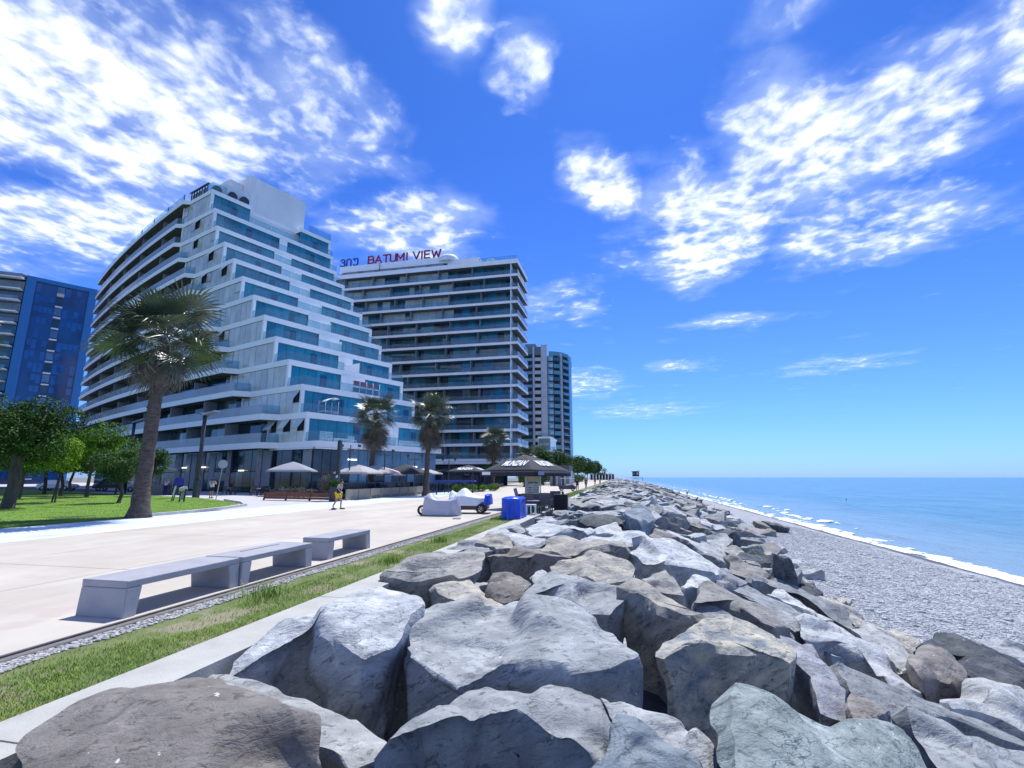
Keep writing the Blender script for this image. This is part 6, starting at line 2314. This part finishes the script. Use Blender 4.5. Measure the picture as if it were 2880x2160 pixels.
panel_text('MUNZAN', 0, 0.74, .76, ub, 1.98, 2.2, 3.2, M_wht, hy=1.98)
panel_text('MUNZAN', 1, 0.74, .76, ub, 1.98, 2.2, 3.2, M_wht, hy=1.98)
box('valance_badge', (-1.55, -2.02, 2.08), (.6, .03, .18), M_wht, ub)
box('valance_badge', (2.02, -1.6, 2.07), (.03, .6, .2), mat('lilac_print', (.35, .37, .55), .7), ub)
menu = empty('menu_board', 'tall cream menu board under the charcoal umbrella', 'menu board', (-5.18, 29.0, 0), rad(-4))
M_cream = mat('cream_board', (.60, .56, .42), .7, (.66, .63, .52), 1.2)
box('panel', (0, 0, 1.12), (.86, .04, 1.56), M_cream, menu)
box('post', (-.30, -.04, 1.15), (.06, .04, 2.3), mat('pole_cream', (.6, .58, .52), .5), menu)
box('header', (.1, -.024, 1.72), (.6, .008, .26), mat('yellow_panel', (.66, .60, .30), .7), menu)
rb = random.Random(3)
mt = MB()
for r_ in range(8):
    x = -.22
    zz = 1.50 - r_ * .125
    while x < .38:
        w_ = rb.uniform(.03, .11)
        if rb.random() < (.75 if r_ != 1 else .3):
            mt.box((x + w_ / 2, -.026, zz), (w_ * .8, .006, rb.uniform(.018, .045)))
        x += w_
mt.build('menu_text', M_frame, menu)['kind'] = 'stuff'
t_ = bpy.data.curves.new('heading', 'FONT')
t_.body = 'Grill menu'
t_.size = .13
t_.extrude = .002
t_.offset = .003
t_.materials.append(M_frame)
o = font_obj('heading', t_)
o.parent = menu
o.location = (-.2, -.03, 1.52)
o.rotation_euler = (rad(90), 0, 0)
wp = MB()
wp.tube([(0, 0, 0), (0, 0, 2.2)], .035, 10)
tag(wp.build('white_post', mat('post_white', (.68, .68, .70), .5), loc=(-4.62, 28.6, 0)), 'slim white post standing right of the cream menu board', 'post')

M_wick = mat('grey_wicker', (.13, .125, .13), .85, (.09, .085, .095), 40, bump=.006, bscale=120)
M_wickd = mat('dark_wicker', (.035, .033, .04), .85, (.05, .048, .055), 40, bump=.006, bscale=120)


def wicker_chair(x, y, rotz, label, m=None, group=None, s=1.):
    t = empty('wicker_chair', label, 'chair', (x, y, 0), rotz, group)
    m = m or M_wick
    box('seat', (0, 0, .40 * s), (.52 * s, .52 * s, .09), m, t)
    box('backrest', (0, .25 * s, .66 * s), (.54 * s, .05, .56 * s), m, t, rot=(-.12, 0, 0))
    for sx in (-1, 1):
        box('armrest', (sx * .27 * s, -.02, .62 * s), (.05, .5 * s, .04), m, t)
        for sy in (-1, 1):
            box('leg', (sx * .25 * s, sy * .23 * s, .2 * s), (.04, .04, .4 * s), m, t)
        box('side', (sx * .27 * s, 0, .5 * s), (.035, .46 * s, .2 * s), m, t)
    return t


for i, (x, y, rz, lb, m_, s_) in enumerate(((-4.95, 26.0, 200, 'grey wicker chair nearest the blue tarpaulin, seen from behind', M_wick, 1.1), (-4.55, 26.9, 188, 'grey wicker chair behind the nearest one, under the menu board', M_wick, 1.05),
                                            (-3.95, 26.3, 178, 'third wicker chair with its back to the rocks', M_wick, 1.12), (-4.1, 28.0, 90, 'dark wicker chair half hidden by the third one', M_wickd, 1.05),
                                            (-3.7, 28.9, 170, 'pale backed chair behind the black table', M_wick, 1.15), (-5.5, 27.4, 20, 'dark wicker chair facing the rocks by the post', M_wickd, 1.0))):
    wicker_chair(x, y, rad(rz), lb, m_, 'wicker chairs under the charcoal umbrella', s_)


def table(x, y, label, m, w=.75, h=.74, group=None, cloth=None):
    t = empty('table', label, 'table', (x, y, 0), 0, group)
    box('tabletop', (0, 0, h - .02), (w, w, .04), cloth or m, t)
    for sx in (-1, 1):
        for sy in (-1, 1):
            box('leg', (sx * w * .44, sy * w * .44, (h - .04) / 2), (.05, .05, h - .04), m, t)
    return t


table(-4.5, 25.6, 'small lilac topped table among the wicker chairs', M_darkm, .6, .68, cloth=mat('lilac_top', (.25, .24, .36), .7))
bt2 = empty('bar_counter', 'black counter block at the right end under the umbrella', 'counter', (-3.25, 27.0, 0))
box('body', (0, 0, .46), (.7, .55, .92), mat('black_wicker', (.014, .013, .02), .8), bt2)
box('top', (0, 0, .937), (.74, .6, .03), M_darkm, bt2)
p_ = MB()
p_.lathe([(.05, 0), (.075, .06), (.07, .12), (.0, .16)], 12)
p_.build('pot', M_darkm, bt2, (.1, 0, .955), smooth=True)


def cloth_mesh(w, d, h, seed, n=26, peaks=(), flare=.06, fold=.05, open_h=.0):
    """a cover draped over a block: grid top plus gathered sides"""
    V, F = [], []
    rings = []
    na = 64
    for i in range(9):
        r = i / 8
        ring = []
        for k in range(na):
            a = 2 * math.pi * k / na
            ca, sa = math.cos(a), math.sin(a)
            p = 3.2
            q = (abs(ca) ** p + abs(sa) ** p) ** (-1 / p)
            x, y = ca * q * w / 2 * r, sa * q * d / 2 * r
            z = h
            for (px, py, ph, pr) in peaks:
                z += ph * math.exp(-((x - px) ** 2 + (y - py) ** 2) / pr ** 2)
            z -= .06 * r ** 6 + .02 * noise.noise(Vector((x * 4, y * 4, seed)))
            ring.append((x, y, z))
        rings.append(ring)
    for i in range(1, 15):
        t = i / 14
        ring = []
        for k in range(na):
            a = 2 * math.pi * k / na
            x0, y0, z0 = rings[8][k]
            f = noise.noise(Vector((math.cos(a) * 3.2, math.sin(a) * 3.2, seed + t * .7)))
            e = 1 + flare * t + fold * f * t ** .6 * 1.6
            ring.append((x0 * e, y0 * e, z0 + (open_h + .02 * f - z0) * t))
        rings.append(ring)
    V = [p for r_ in rings for p in r_]
    F = [[i * na + k, i * na + (k + 1) % na, (i + 1) * na + (k + 1) % na, (i + 1) * na + k] for i in range(len(rings) - 1) for k in range(na)]
    F = [f[::-1] for f in F]
    return mesh('cover', V, F)


M_tarp = mat('blue_tarpaulin', (.0, .045, .52), .30, (.0, .07, .62), 3, bump=.02, bscale=5, spec=.7)
tp_ = obj('covered_counter', cloth_mesh(1.0, 2.2, .95, 3.3, peaks=[(.2, -.6, .04, .3)], flare=.10, fold=.17, open_h=-.02), M_tarp, loc=(-5.02, 23.2, 0), rotz=rad(4), smooth=True)
tag(tp_, 'shiny blue tarpaulin draped over a low counter on the grass strip', 'tarpaulin')
st = empty('white_stool', 'small white slatted stool between the blue tarpaulin and the chairs', 'stool', (-4.5, 24.9, 0), rad(5))
box('seat', (0, 0, .5), (.5, .4, .04), M_wf, st)
for sx in (-.22, 0, .22):
    box('slat', (sx, -.18, .25), (.07, .03, .5), M_wf, st)
for sx in (-.22, .22):
    box('leg', (sx, .18, .25), (.04, .04, .5), M_wf, st)
mn = empty('standing_card', 'dark standing card holder leaning out of the blue tarpaulin', 'card holder', (-5.05, 23.9, .88), 0)
box('card', (0, 0, .22), (.16, .03, .46), M_frame, mn, rot=(0, -.3, 0))
box('picture', (0, -.018, .24), (.10, .006, .34), mat('card_print', (.45, .22, .10), .6, (.1, .2, .5), 9), mn, rot=(0, -.3, 0))

# ---------------------------------------------------------------- covered vehicles
def wheel(parent, loc, r, w, m=None, rim=None, rotz=0.):
    t = MB()
    n = 20
    t.lathe([(r * .62, -w / 2), (r * .93, -w / 2), (r, -w * .25), (r, w * .25), (r * .93, w / 2), (r * .62, w / 2), (r * .62, -w / 2)], n)
    me = mesh('tyre', t.v, t.f)
    o = obj('wheel', me, m or mat('tyre_rubber', (.018, .018, .02), .8), parent, loc, smooth=True)
    o.rotation_euler = (rad(90), 0, rotz)
    h = MB()
    h.tube([(0, 0, -w * .3), (0, 0, w * .3)], r * .16, 10)
    for k in range(6):
        a = k * math.pi / 3
        h.box((math.cos(a) * r * .38, math.sin(a) * r * .38, 0), (r * .55, r * .11, w * .35), Matrix.Rotation(a, 3, 'Z'))
    h.build('rim', rim or M_alu, o)
    return o


M_cov = mat('silver_cover', (.36, .38, .47), .5, (.44, .46, .53), 1.5, bump=.01, bscale=6)
cv = empty('covered_scooter', 'scooter under a silver grey cover with one front wheel showing', 'scooter', (-8.75, 23.55, 0), rad(2))
o = obj('cover', cloth_mesh(1.66, .80, .80, 8.1, peaks=[(-.60, 0, .30, .30), (.80, 0, .26, .20), (.15, 0, -.10, .35)], flare=.16, fold=.20, open_h=.04), M_cov, cv, smooth=True)
wheel(cv, (-.98, 0, .25), .25, .11)
fk = MB()
fk.tube([(-.98, 0, .25), (-.75, 0, .6)], .03, 8)
fk.build('fork', M_darkm, cv)
cw = empty('covered_buggy', 'small buggy under a white and blue cover with its dark maroon wheel showing', 'buggy', (-7.95, 25.6, 0), rad(8))
M_covw = mat('white_cover', (.62, .66, .74), .5, (.70, .73, .78), 1.5, bump=.01, bscale=6)
o = obj('cover', cloth_mesh(2.1, 1.1, .84, 5.7, peaks=[(-.25, 0, .46, .40), (-.95, 0, .34, .20), (1.0, 0, .06, .25)], flare=.04, fold=.16, open_h=.40), M_covw, cw, smooth=True)
bl = obj('cover_flap', cloth_mesh(.34, 1.2, .95, 2.2, peaks=[], flare=.15, fold=.16, open_h=.42), M_tarp, cw, (1.02, 0, .03), smooth=True)
bd = MB()
bd.box((0, 0, .36), (2.0, 1.0, .34))
bd.box((.75, 0, .40), (.55, 1.02, .40))
o = bd.build('chassis', mat('maroon_paint', (.05, .010, .018), .3, spec=.7), cw)
o.modifiers.new('b', 'BEVEL').width = .05
for sx, sy in ((-.7, -.52), (.68, -.52), (-.7, .52), (.68, .52)):
    wheel(cw, (sx, sy, .25), .25, .14)
br = MB()
br.box((0, 0, .04), (.36, .2, .08))
o = br.build('loose_block', M_cream, loc=(-7.35, 21.8, 0), rotz=.2)
tag(o, 'loose tan block lying on the paving before the silver cover', 'block')

# electric cart farther along
gc = empty('electric_cart', 'dark open electric cart with a white roof far along the promenade', 'cart', (-7.45, 69.6, 0), rad(4))
bd = MB()
bd.box((0, 0, .45), (2.3, 1.1, .45))
bd.box((-.95, 0, .62), (.55, 1.0, .3))
bd.box((.55, 0, .72), (.9, 1.0, .12))
o = bd.build('body', mat('dark_violet_paint', (.035, .02, .05), .25, spec=.8), gc)
o.modifiers.new('b', 'BEVEL').width = .10
box('roof', (.05, 0, 1.72), (2.0, 1.2, .07), M_wht, gc)
for sx in (-.8, .95):
    for sy in (-.52, .52):
        box('roof_post', (sx, sy, 1.2), (.05, .05, 1.0), M_alu, gc)
box('seat', (.1, 0, .82), (.5, 1.0, .12), M_wht, gc)
box('seat_back', (.38, 0, 1.08), (.1, 1.0, .5), M_wht, gc, rot=(0, .15, 0))
box('rear_seat_back', (.62, 0, 1.02), (.12, .98, .42), M_cov, gc)
box('windscreen', (-.78, 0, 1.2), (.03, .95, .8), M_rail, gc)
for sx in (-.8, .75):
    for sy in (-.55, .55):
        wheel(gc, (sx, sy, .24), .24, .14)

# ---------------------------------------------------------------- restaurant edge
M_plk = mat('planter_board', (.28, .235, .17), .8, (.35, .30, .22), 1.4, stretch=(1, 1, 5))
pf = empty('planter_wall', 'low tan planter wall along the restaurant, dotted with small slots', 'planter wall', (-21.5, 43, 0))
y = 36.8
i = 0
while y < 51:
    box('panel', (-.35 + .045 * i, y + .95 - 43, .44), (.10, 1.86, .88), M_plk, pf)
    for k in range(5):
        if i > 1:
            box('slot', (-.295 + .045 * i, y + .3 + k * .33 - 43, .17), (.012, .16, .22), M_frame, pf)
    y += 1.9
    i += 1
pb = empty('planter_box', 'long red brown timber planter with dry plants left of the yellow shorts man', 'planter', (-25.2, 35.9, 0), rad(-8))
M_rw = mat('red_timber', (.14, .055, .035), .8, (.20, .09, .06), 3, stretch=(6, 1, 1))
for zz in (.18, .36, .54):
    for i in range(3):
        box('board', (-2.4 + i * 2.4, -.4, zz + .03), (2.36, .05, .165), M_rw, pb)
box('soil', (0, 0, .5), (7.1, .75, .06), M_earth, pb)
for sx in (-3.5, -1.2, 1.2, 3.5):
    box('post', (sx, -.44, .34), (.09, .06, .68), M_rw, pb)
    wheel(pb, (sx, -.45, .09), .09, .06)
o = obj('plants', crown_mesh('plants', [(-2.6, 0, .95, .9, .4, .38), (0, 0, .8, 1.5, .35, .25), (2.4, 0, 1.3, .9, .4, .8)], 4200, .05, 90), mat('dry_foliage', (.10, .11, .05), .8, (.16, .09, .09), 2.5), pb)
o['kind'] = 'stuff'
bx2 = empty('dark_planter', 'dark square column planter beside the walking man', 'planter', (-21.9, 35.3, 0))
box('body', (0, 0, .55), (.6, .6, 1.1), M_darkm, bx2)
o = obj('plants', crown_mesh('plants', [(0, 0, 1.35, .45, .45, .35)], 1200, .06, 92), L_dark, bx2)
o['kind'] = 'stuff'
cars = ((-22.6, 40.0, 1.55, 2.25, 2.95, 'cream', 'cream market umbrella left of the nearer palm on the terrace', 0), (-22.9, 43.6, 1.6, 2.3, 3.0, 'cream', 'cream market umbrella right of the nearer palm on the terrace', 0),
        (-23.3, 46.3, 1.6, 2.15, 2.85, 'pink', 'pinkish umbrella lower down between the two cream ones and the black one', 0), (-22.2, 49.0, 2.0, 2.3, 3.2, 'black', 'black market umbrella nearest the farther palm', 0),
        (-22.5, 54.5, 1.7, 2.3, 2.9, 'cream', 'small pale umbrella just behind the farther palm trunk', 0), (-33.3, 45.6, 2.1, 2.52, 3.45, 'grey', 'grey square umbrella before the dark shop front', 25),
        (-20.2, 64.5, 2.4, 2.6, 3.5, 'black', 'dark lettered umbrella between the farther palm and the blue table', 0))
for (x, y, h_, ze, zp, cc, lb, rz) in cars:
    m_ = {'cream': mat('cream_canvas', (.38, .37, .37), .85), 'pink': mat('pink_canvas', (.55, .42, .46), .85), 'black': M_umb, 'grey': mat('grey_canvas', (.26, .28, .33), .85)}[cc]
    u_ = umbrella(x, y, h_, ze, zp, m_, lb, rad(rz), .12, 'market umbrellas at the restaurant fronts', True, .12, M_darkm)
    if y > 60:
        panel_text('MUNZAN', 0, .95, .8, u_, h_, ze, zp, M_wht, hy=h_, cv=.12)
        panel_text('MUNZAN', 1, .95, .8, u_, h_, ze, zp, M_wht, hy=h_, cv=.12)


def glass_screen(pts, z0, z1, label, m):
    t = empty('glass_screen', label, 'glass screen', (0, 0, 0))
    for i in range(len(pts) - 1):
        seg('glass_panel', pts[i], pts[i + 1], z0, z1, .03, m, t)
        seg('rail', pts[i], pts[i + 1], z1, z1 + .06, .06, M_darkm, t)
        box('post', (pts[i][0], pts[i][1], (z1) / 2), (.07, .07, z1 + .05), M_darkm, t)
    box('post', (pts[-1][0], pts[-1][1], z1 / 2), (.07, .07, z1 + .05), M_darkm, t)


M_tint = mat('tinted_screen', (.012, .02, .05), .06, trans=.35, spec=.7, trs=(.35, .5, .75))
glass_screen([(-22.6 + .03 * i, 36.6 + i * 2.1) for i in range(8)], .1, 1.35, 'tinted glass screen behind the tan planter wall', M_tint)
glass_screen([(-21.3 + .25 * i, 52.8 + i * 2.1) for i in range(6)], .1, 1.3, 'tinted glass screen beyond the farther palm', M_tint)
# glazed pavilion under the sign hotel
pv = empty('glazed_pavilion', 'dark glazed seafront pavilion in front of the sign hotel', 'pavilion', (-19.5, 84, 0))
for i in range(6):
    box('glass_wall', (-3.0 - .5 * 0 + .02 * i, -12 + i * 4.0, 1.15), (.06, 3.9, 2.2), M_tint, pv)
    box('post', (-3.0, -14 + i * 4.0, 1.3), (.12, .12, 2.6), M_darkm, pv)
    box('glass_front', (-13.4 + i * 2.1, -14.1, 1.1), (2.02, .06, 2.1), M_tint, pv)
ap = bpy.data.meshes
box('awning', (-1.2, -14.6, 2.75), (3.6, 3.0, .12), mat('blue_awning', (.16, .20, .46), .7), pv, rot=(.12, 0, 0))
box('awning', (-6.8, -2, 2.95), (8, 24, .14), M_darkm, pv)
bt3 = empty('blue_table', 'long flat topped blue counter among the shrubs before the sign hotel', 'counter', (-15.9, 52.6, 0), rad(6))
box('top', (-2.1, 0, 1.45), (4.6, 1.0, .16), mat('blue_top', (.015, .045, .34), .5), bt3)
for sx in (-.1, -4.1):
    box('leg', (sx, 0, .7), (.1, .1, 1.4), M_frame, bt3)

# wicker furniture before the dark shop front
rb = random.Random(12)
spots = [(-42.5, 47.2), (-40.3, 45.6), (-38.9, 46.9), (-36.8, 44.5), (-35.2, 43.6), (-33.6, 43.2), (-31.8, 42.6), (-30.2, 41.4), (-29.0, 40.2), (-27.6, 39.2), (-45.0, 48.9), (-37.6, 47.0), (-33.0, 45.0), (-30.8, 44.2)]
wh = ['leftmost behind the big palm', 'second from the left by the shop', 'near the round sign', 'left of the sign post', 'right of the sign post', 'under the grey umbrella on its left', 'under the grey umbrella on its right', 'right of the grey umbrella', 'just left of the red planter', 'behind the red planter', 'farthest left by the shop door', 'back row behind the sign post', 'back row under the umbrella', 'back row right of the umbrella']
for i, (x, y) in enumerate(spots):
    wicker_chair(x, y, rb.uniform(0, 6.28), 'dark terrace chair, ' + wh[i], M_wickd if i % 3 else M_wick, 'terrace chairs at the dark shop front', 1.0)
for i, (x, y) in enumerate(((-41.3, 46.5), (-36.0, 44.6), (-32.7, 43.6), (-29.6, 41.6))):
    table(x, y, 'small dark cafe table with a pale cloth, ' + ('left end of the terrace', 'near the sign post', 'under the grey umbrella', 'by the red planter')[i], M_darkm, .7, .74, 'cafe tables at the dark shop front', M_cov)

# ---------------------------------------------------------------- street furniture
def tube_obj(name, pts, r, m, parent, n=10):
    b_ = MB()
    b_.tube(pts, r, n)
    return b_.build(name, m, parent, smooth=True)


rs_ = empty('road_sign', 'round road sign seen from its grey back on a leaning thin pole', 'road sign', (-33.4, 36.0, 0))
tube_obj('pole', [(0, 0, 0), (.28, .1, 3.25)], .035, M_alu, rs_)
b_ = MB()
b_.tube([(0, -.015, 0), (0, .015, 0)], .36, 28)
b_.build('plate', mat('sign_back', (.36, .42, .48), .5), rs_, (.27, .06, 2.95), rad(40))
lp = empty('street_lamp', 'tall dark street lamp with a folded panel head between the big palm and the hotel', 'street lamp', (-38.2, 38.8, 0))
tube_obj('pole', [(0, 0, 0), (0, 0, 7.7)], .17, M_darkm, lp, 12)
box('base_box', (0, 0, .8), (.42, .42, 1.6), M_darkm, lp)
box('lamp_head', (.55, 0, 7.75), (1.5, .7, .10), M_alu, lp, rot=(0, -.28, 0))
box('lamp_head', (-.25, 0, 7.7), (.8, .6, .10), M_darkm, lp, rot=(0, .3, 0))
lp2 = empty('street_lamp', 'more distant dark street lamp rising from the trees left of the big palm', 'street lamp', (-55.5, 46.5, 0))
tube_obj('pole', [(0, 0, 0), (0, 0, 8.2)], .16, M_darkm, lp2, 12)
box('lamp_head', (.7, 0, 8.3), (1.7, .7, .1), M_alu, lp2, rot=(0, -.25, 0))
box('lamp_head', (-.5, 0, 8.2), (1.1, .7, .1), M_darkm, lp2, rot=(0, .2, 0))
lp3 = empty('dark_mast', 'thick black mast with a small white notice at the corner of the restaurant', 'mast', (-22.3, 36.2, 0))
box('shaft', (0, 0, 2.4), (.26, .26, 4.8), M_frame, lp3, rot=(0, .0, 0))
box('notice', (0, -.14, 1.9), (.18, .01, .22), M_wht, lp3)
for i, (x, y, h_) in enumerate(((-22.9, 38.9, 4.6), (-21.9, 43.4, 4.4), (-21.7, 50.0, 4.2), (-20.2, 56.6, 4.0))):
    d = empty('terrace_lamp', 'black double armed terrace lamp, ' + ('left of the nearer palm', 'just right of the nearer palm', 'between the two palms', 'beyond the farther palm')[i], 'lamp', (x, y, 0), rad(20), 'double armed lamps along the planter wall')
    tube_obj('pole', [(0, 0, 0), (0, 0, h_)], .05, M_frame, d, 8)
    for s_ in (-1, 1):
        tube_obj('arm', [(0, 0, h_ - .45), (s_ * .62, 0, h_ - .5), (s_ * .72, 0, h_ - .2)], .03, M_frame, d, 6)
        box('lamp_box', (s_ * .73, 0, h_ - .06), (.26, .18, .2), M_frame, d, rot=(0, s_ * .3, 0))
ab = empty('display_board', 'leaning black and white display board on the lawn tip, nearer one', 'board', (-33.5, 32.0, 0), rad(-35))
box('white_panel', (0, 0, .85), (.62, .03, .70), M_wht, ab, rot=(-.15, 0, 0))
for sx in (-.36, .36):
    box('leg', (sx, .02, .62), (.07, .07, 1.3), M_frame, ab, rot=(-.15, .10, 0))
ab2 = empty('display_board', 'leaning display board with a cream hood on the lawn tip, right one', 'board', (-32.2, 31.5, 0), rad(-20))
box('cream_panel', (0, 0, .45), (.6, .03, .5), mat('pale_green_panel', (.34, .42, .34), .7), ab2, rot=(-.1, 0, 0))
hd = MB()
hd.tube([(-.32, 0, .95), (.32, 0, 1.05)], .17, 14)
hd.build('hood', M_cream, ab2)
for sx in (-.34, .34):
    box('leg', (sx, 0, .5), (.09, .08, 1.0), M_frame, ab2, rot=(0, .12 * 1, 0))
cc_ = empty('canopied_stall', 'small stall with a rounded cream canopy behind the big palm', 'stall', (-48.9, 45.2, 0), rad(30))
b_ = MB()
vv = []
for i in range(9):
    t = i / 8
    vv += [(-1.2 + 2.4 * t, -.8, 2.45 + .3 * math.sin(math.pi * t)), (-1.2 + 2.4 * t, .8, 2.45 + .3 * math.sin(math.pi * t))]
b_.add(vv, [[2 * i, 2 * i + 1, 2 * i + 3, 2 * i + 2] for i in range(8)])
o = b_.build('canopy', mat('cream_canvas', (.38, .37, .37), .85), cc_, smooth=True)
o.modifiers.new('t', 'SOLIDIFY').thickness = .3
for sx in (-1.1, 1.1):
    for sy in (-.7, .7):
        box('post', (sx, sy, 1.2), (.06, .06, 2.4), M_alu, cc_)
box('counter', (0, 0, .55), (2.1, 1.2, 1.1), mat('taupe_panel', (.22, .20, .20), .8), cc_)
pc = empty('ride_chair', 'coin ride with a tall rounded purple blue seat back by the lamp', 'ride', (-46.6, 44.9, 0), rad(20))
hb = MB()
hb.lathe([(.0, 0), (.46, .0), (.50, .35), (.46, .75), (.3, .95), (0, 1.0)], 20)
o = hb.build('seat_back', mat('violet_plastic', (.05, .04, .36), .35), pc, (0, 0, .85), smooth=True)
o.scale = (1, .35, 1)
box('seat', (0, -.35, .6), (.9, .7, .3), mat('dark_violet_paint', (.035, .02, .05), .25), pc)
for sx in (-.35, .35):
    wheel(pc, (sx, -.4, .22), .22, .1)
box('frame', (0, -.2, .38), (1.0, .8, .08), M_darkm, pc)

# parked cars glimpsed behind the trees
def car(x, y, rz, m, label, h=1.45):
    t = empty('parked_car', label, 'car', (x, y, 0), rad(rz), 'cars parked beyond the lawn')
    V, F = [], []
    prof = [(-2.15, .35), (-2.2, .7), (-1.9, .88), (-1.2, .95), (-.6, h), (.9, h + .02), (1.6, .98), (2.1, .9), (2.2, .6), (2.15, .35)]
    b_ = MB()
    n = len(prof)
    for s_ in (-1, 1):
        V += [(px, s_ * (.86 if pz < 1.0 else .68), pz) for px, pz in prof]
    F = [[i, (i + 1) % n, n + (i + 1) % n, n + i] for i in range(n)] + [list(range(n))[::-1], list(range(n, 2 * n))]
    b_.add(V, F)
    o = b_.build('body', m, t)
    o.modifiers.new('b', 'BEVEL').width = .06
    for s_ in (-1, 1):
        g = MB()
        g.add([(-1.0, s_ * .80, 1.0), (1.35, s_ * .80, 1.0), (.8, s_ * .70, h - .07), (-.55, s_ * .70, h - .07)], [[0, 1, 2, 3] if s_ < 0 else [3, 2, 1, 0]])
        g.build('side_window', M_dglass, t)
        for px in (-1.35, 1.4):
            wheel(t, (px, s_ * .80, .33), .33, .2)
        box('headlight', (-2.16, s_ * .6, .68), (.08, .3, .14), M_lit if False else M_wht, t)
    return t


car(-78, 55.5, 205, mat('white_paint_car', (.7, .71, .73), .25, spec=.8), 'white parked car seen behind the stout tree trunk', 1.45)
car(-69.5, 56.5, 205, mat('black_paint_car', (.02, .02, .03), .2, spec=.8), 'black parked car between the lawn trees', 1.7)
car(-90, 52, 205, mat('silver_paint_car', (.4, .42, .45), .25, metal=.4), 'silver parked car at the left edge behind the trees', 1.5)
car(-60.5, 53.5, 205, mat('silver_paint_car', (.4, .42, .45), .25, metal=.4), 'low grey car under the trees left of the big palm', 1.3)

# far promenade: surf kiosk panels, pavilion, lifeguard hut
sf = empty('surf_kiosk', 'dark kiosk with tall white and violet boards leaning outside', 'kiosk', (-13.2, 112, 0))
box('wall', (0, 0, 2.2), (4.2, 8, 4.4), mat('grey_timber', (.10, .10, .12), .8), sf)
for i in range(7):
    box('panel', (2.16, -3.4 + i * 1.1, 1.6), (.08, .9, 3.2), (M_wht, M_part, M_frame)[i % 3], sf)
    box('front_panel', (-1.8 + i * .6, -4.05, 1.6), (.5, .08, 3.2), (M_part, M_frame, M_alu)[i % 3], sf)
vb_ = MB()
vb_.lathe([(0, 0), (.20, .3), (.28, 1.2), (.2, 2.2), (0, 2.7)], 14)
o = vb_.build('surf_board', mat('violet_board', (.40, .32, .5), .4), sf, (2.5, 1.5, 0), smooth=True)
o.scale = (.25, 1, 1)
fp = empty('white_pavilion', 'long low white roofed pavilion far down the promenade', 'pavilion', (-13.0, 320, 0))
box('roof', (0, 0, 4.3), (14, 9, .45), M_white, fp)
b_ = MB()
b_.lathe([(4.2, 0), (3.2, .9), (.5, 1.5), (0, 1.55)], 8)
b_.build('raised_roof', M_white, fp, (0, 0, 4.5))
for i in range(8):
    box('column', (-6.6 + i * 1.88, -4.2, 2.05), (.3, .3, 4.1), M_white, fp)
    box('glazing', (-5.6 + i * 1.88 - .02, -3.6, 2.0), (1.4, .1, 3.6), M_dglass, fp)
hy_ = 190.
ht = empty('lifeguard_hut', 'dark lifeguard hut raised on white legs at the end of the rock crest', 'hut', (5.0, hy_, .2))
box('cabin', (0, 0, 2.85), (2.4, 2.2, 1.7), M_frame, ht)
box('roof', (0, 0, 3.82), (3.0, 2.8, .18), M_frame, ht, rot=(0, -.08, 0))
box('window', (-.6, -1.12, 2.95), (.6, .05, .6), M_rest, ht)
box('window', (.6, -1.12, 3.0), (.6, .05, .8), mat('pale_window', (.5, .55, .6), .3), ht)
for sx in (-1.0, 0, 1.0):
    box('leg', (sx, -.9, 1.0), (.14, .14, 2.0), M_wht, ht)
    box('leg', (sx, .9, 1.0), (.14, .14, 2.0), M_wht, ht)
box('brace', (0, -.92, 1.3), (2.2, .08, .35), M_wht, ht)
box('stair_rail', (1.9, -.6, 1.4), (1.3, .08, .1), M_frame, ht, rot=(0, .5, 0))
box('stair_post', (2.4, -.6, .9), (.1, .1, 1.8), M_frame, ht)
bl_ = empty('guard_rail', 'thin dark rail at the far bend of the promenade', 'rail', (-6.6, 150, 0))
for i in range(5):
    box('post', (0, i * 2.5, .55), (.08, .08, 1.1), M_frame, bl_)
box('top_rail', (0, 5, 1.1), (.07, 10.2, .07), M_frame, bl_)
lm = empty('lamp_post', 'single thin post standing at the edge of the far promenade', 'post', (-6.3, 118, 0))
tube_obj('pole', [(0, 0, 0), (0, 0, 3.4)], .06, M_frame, lm, 8)
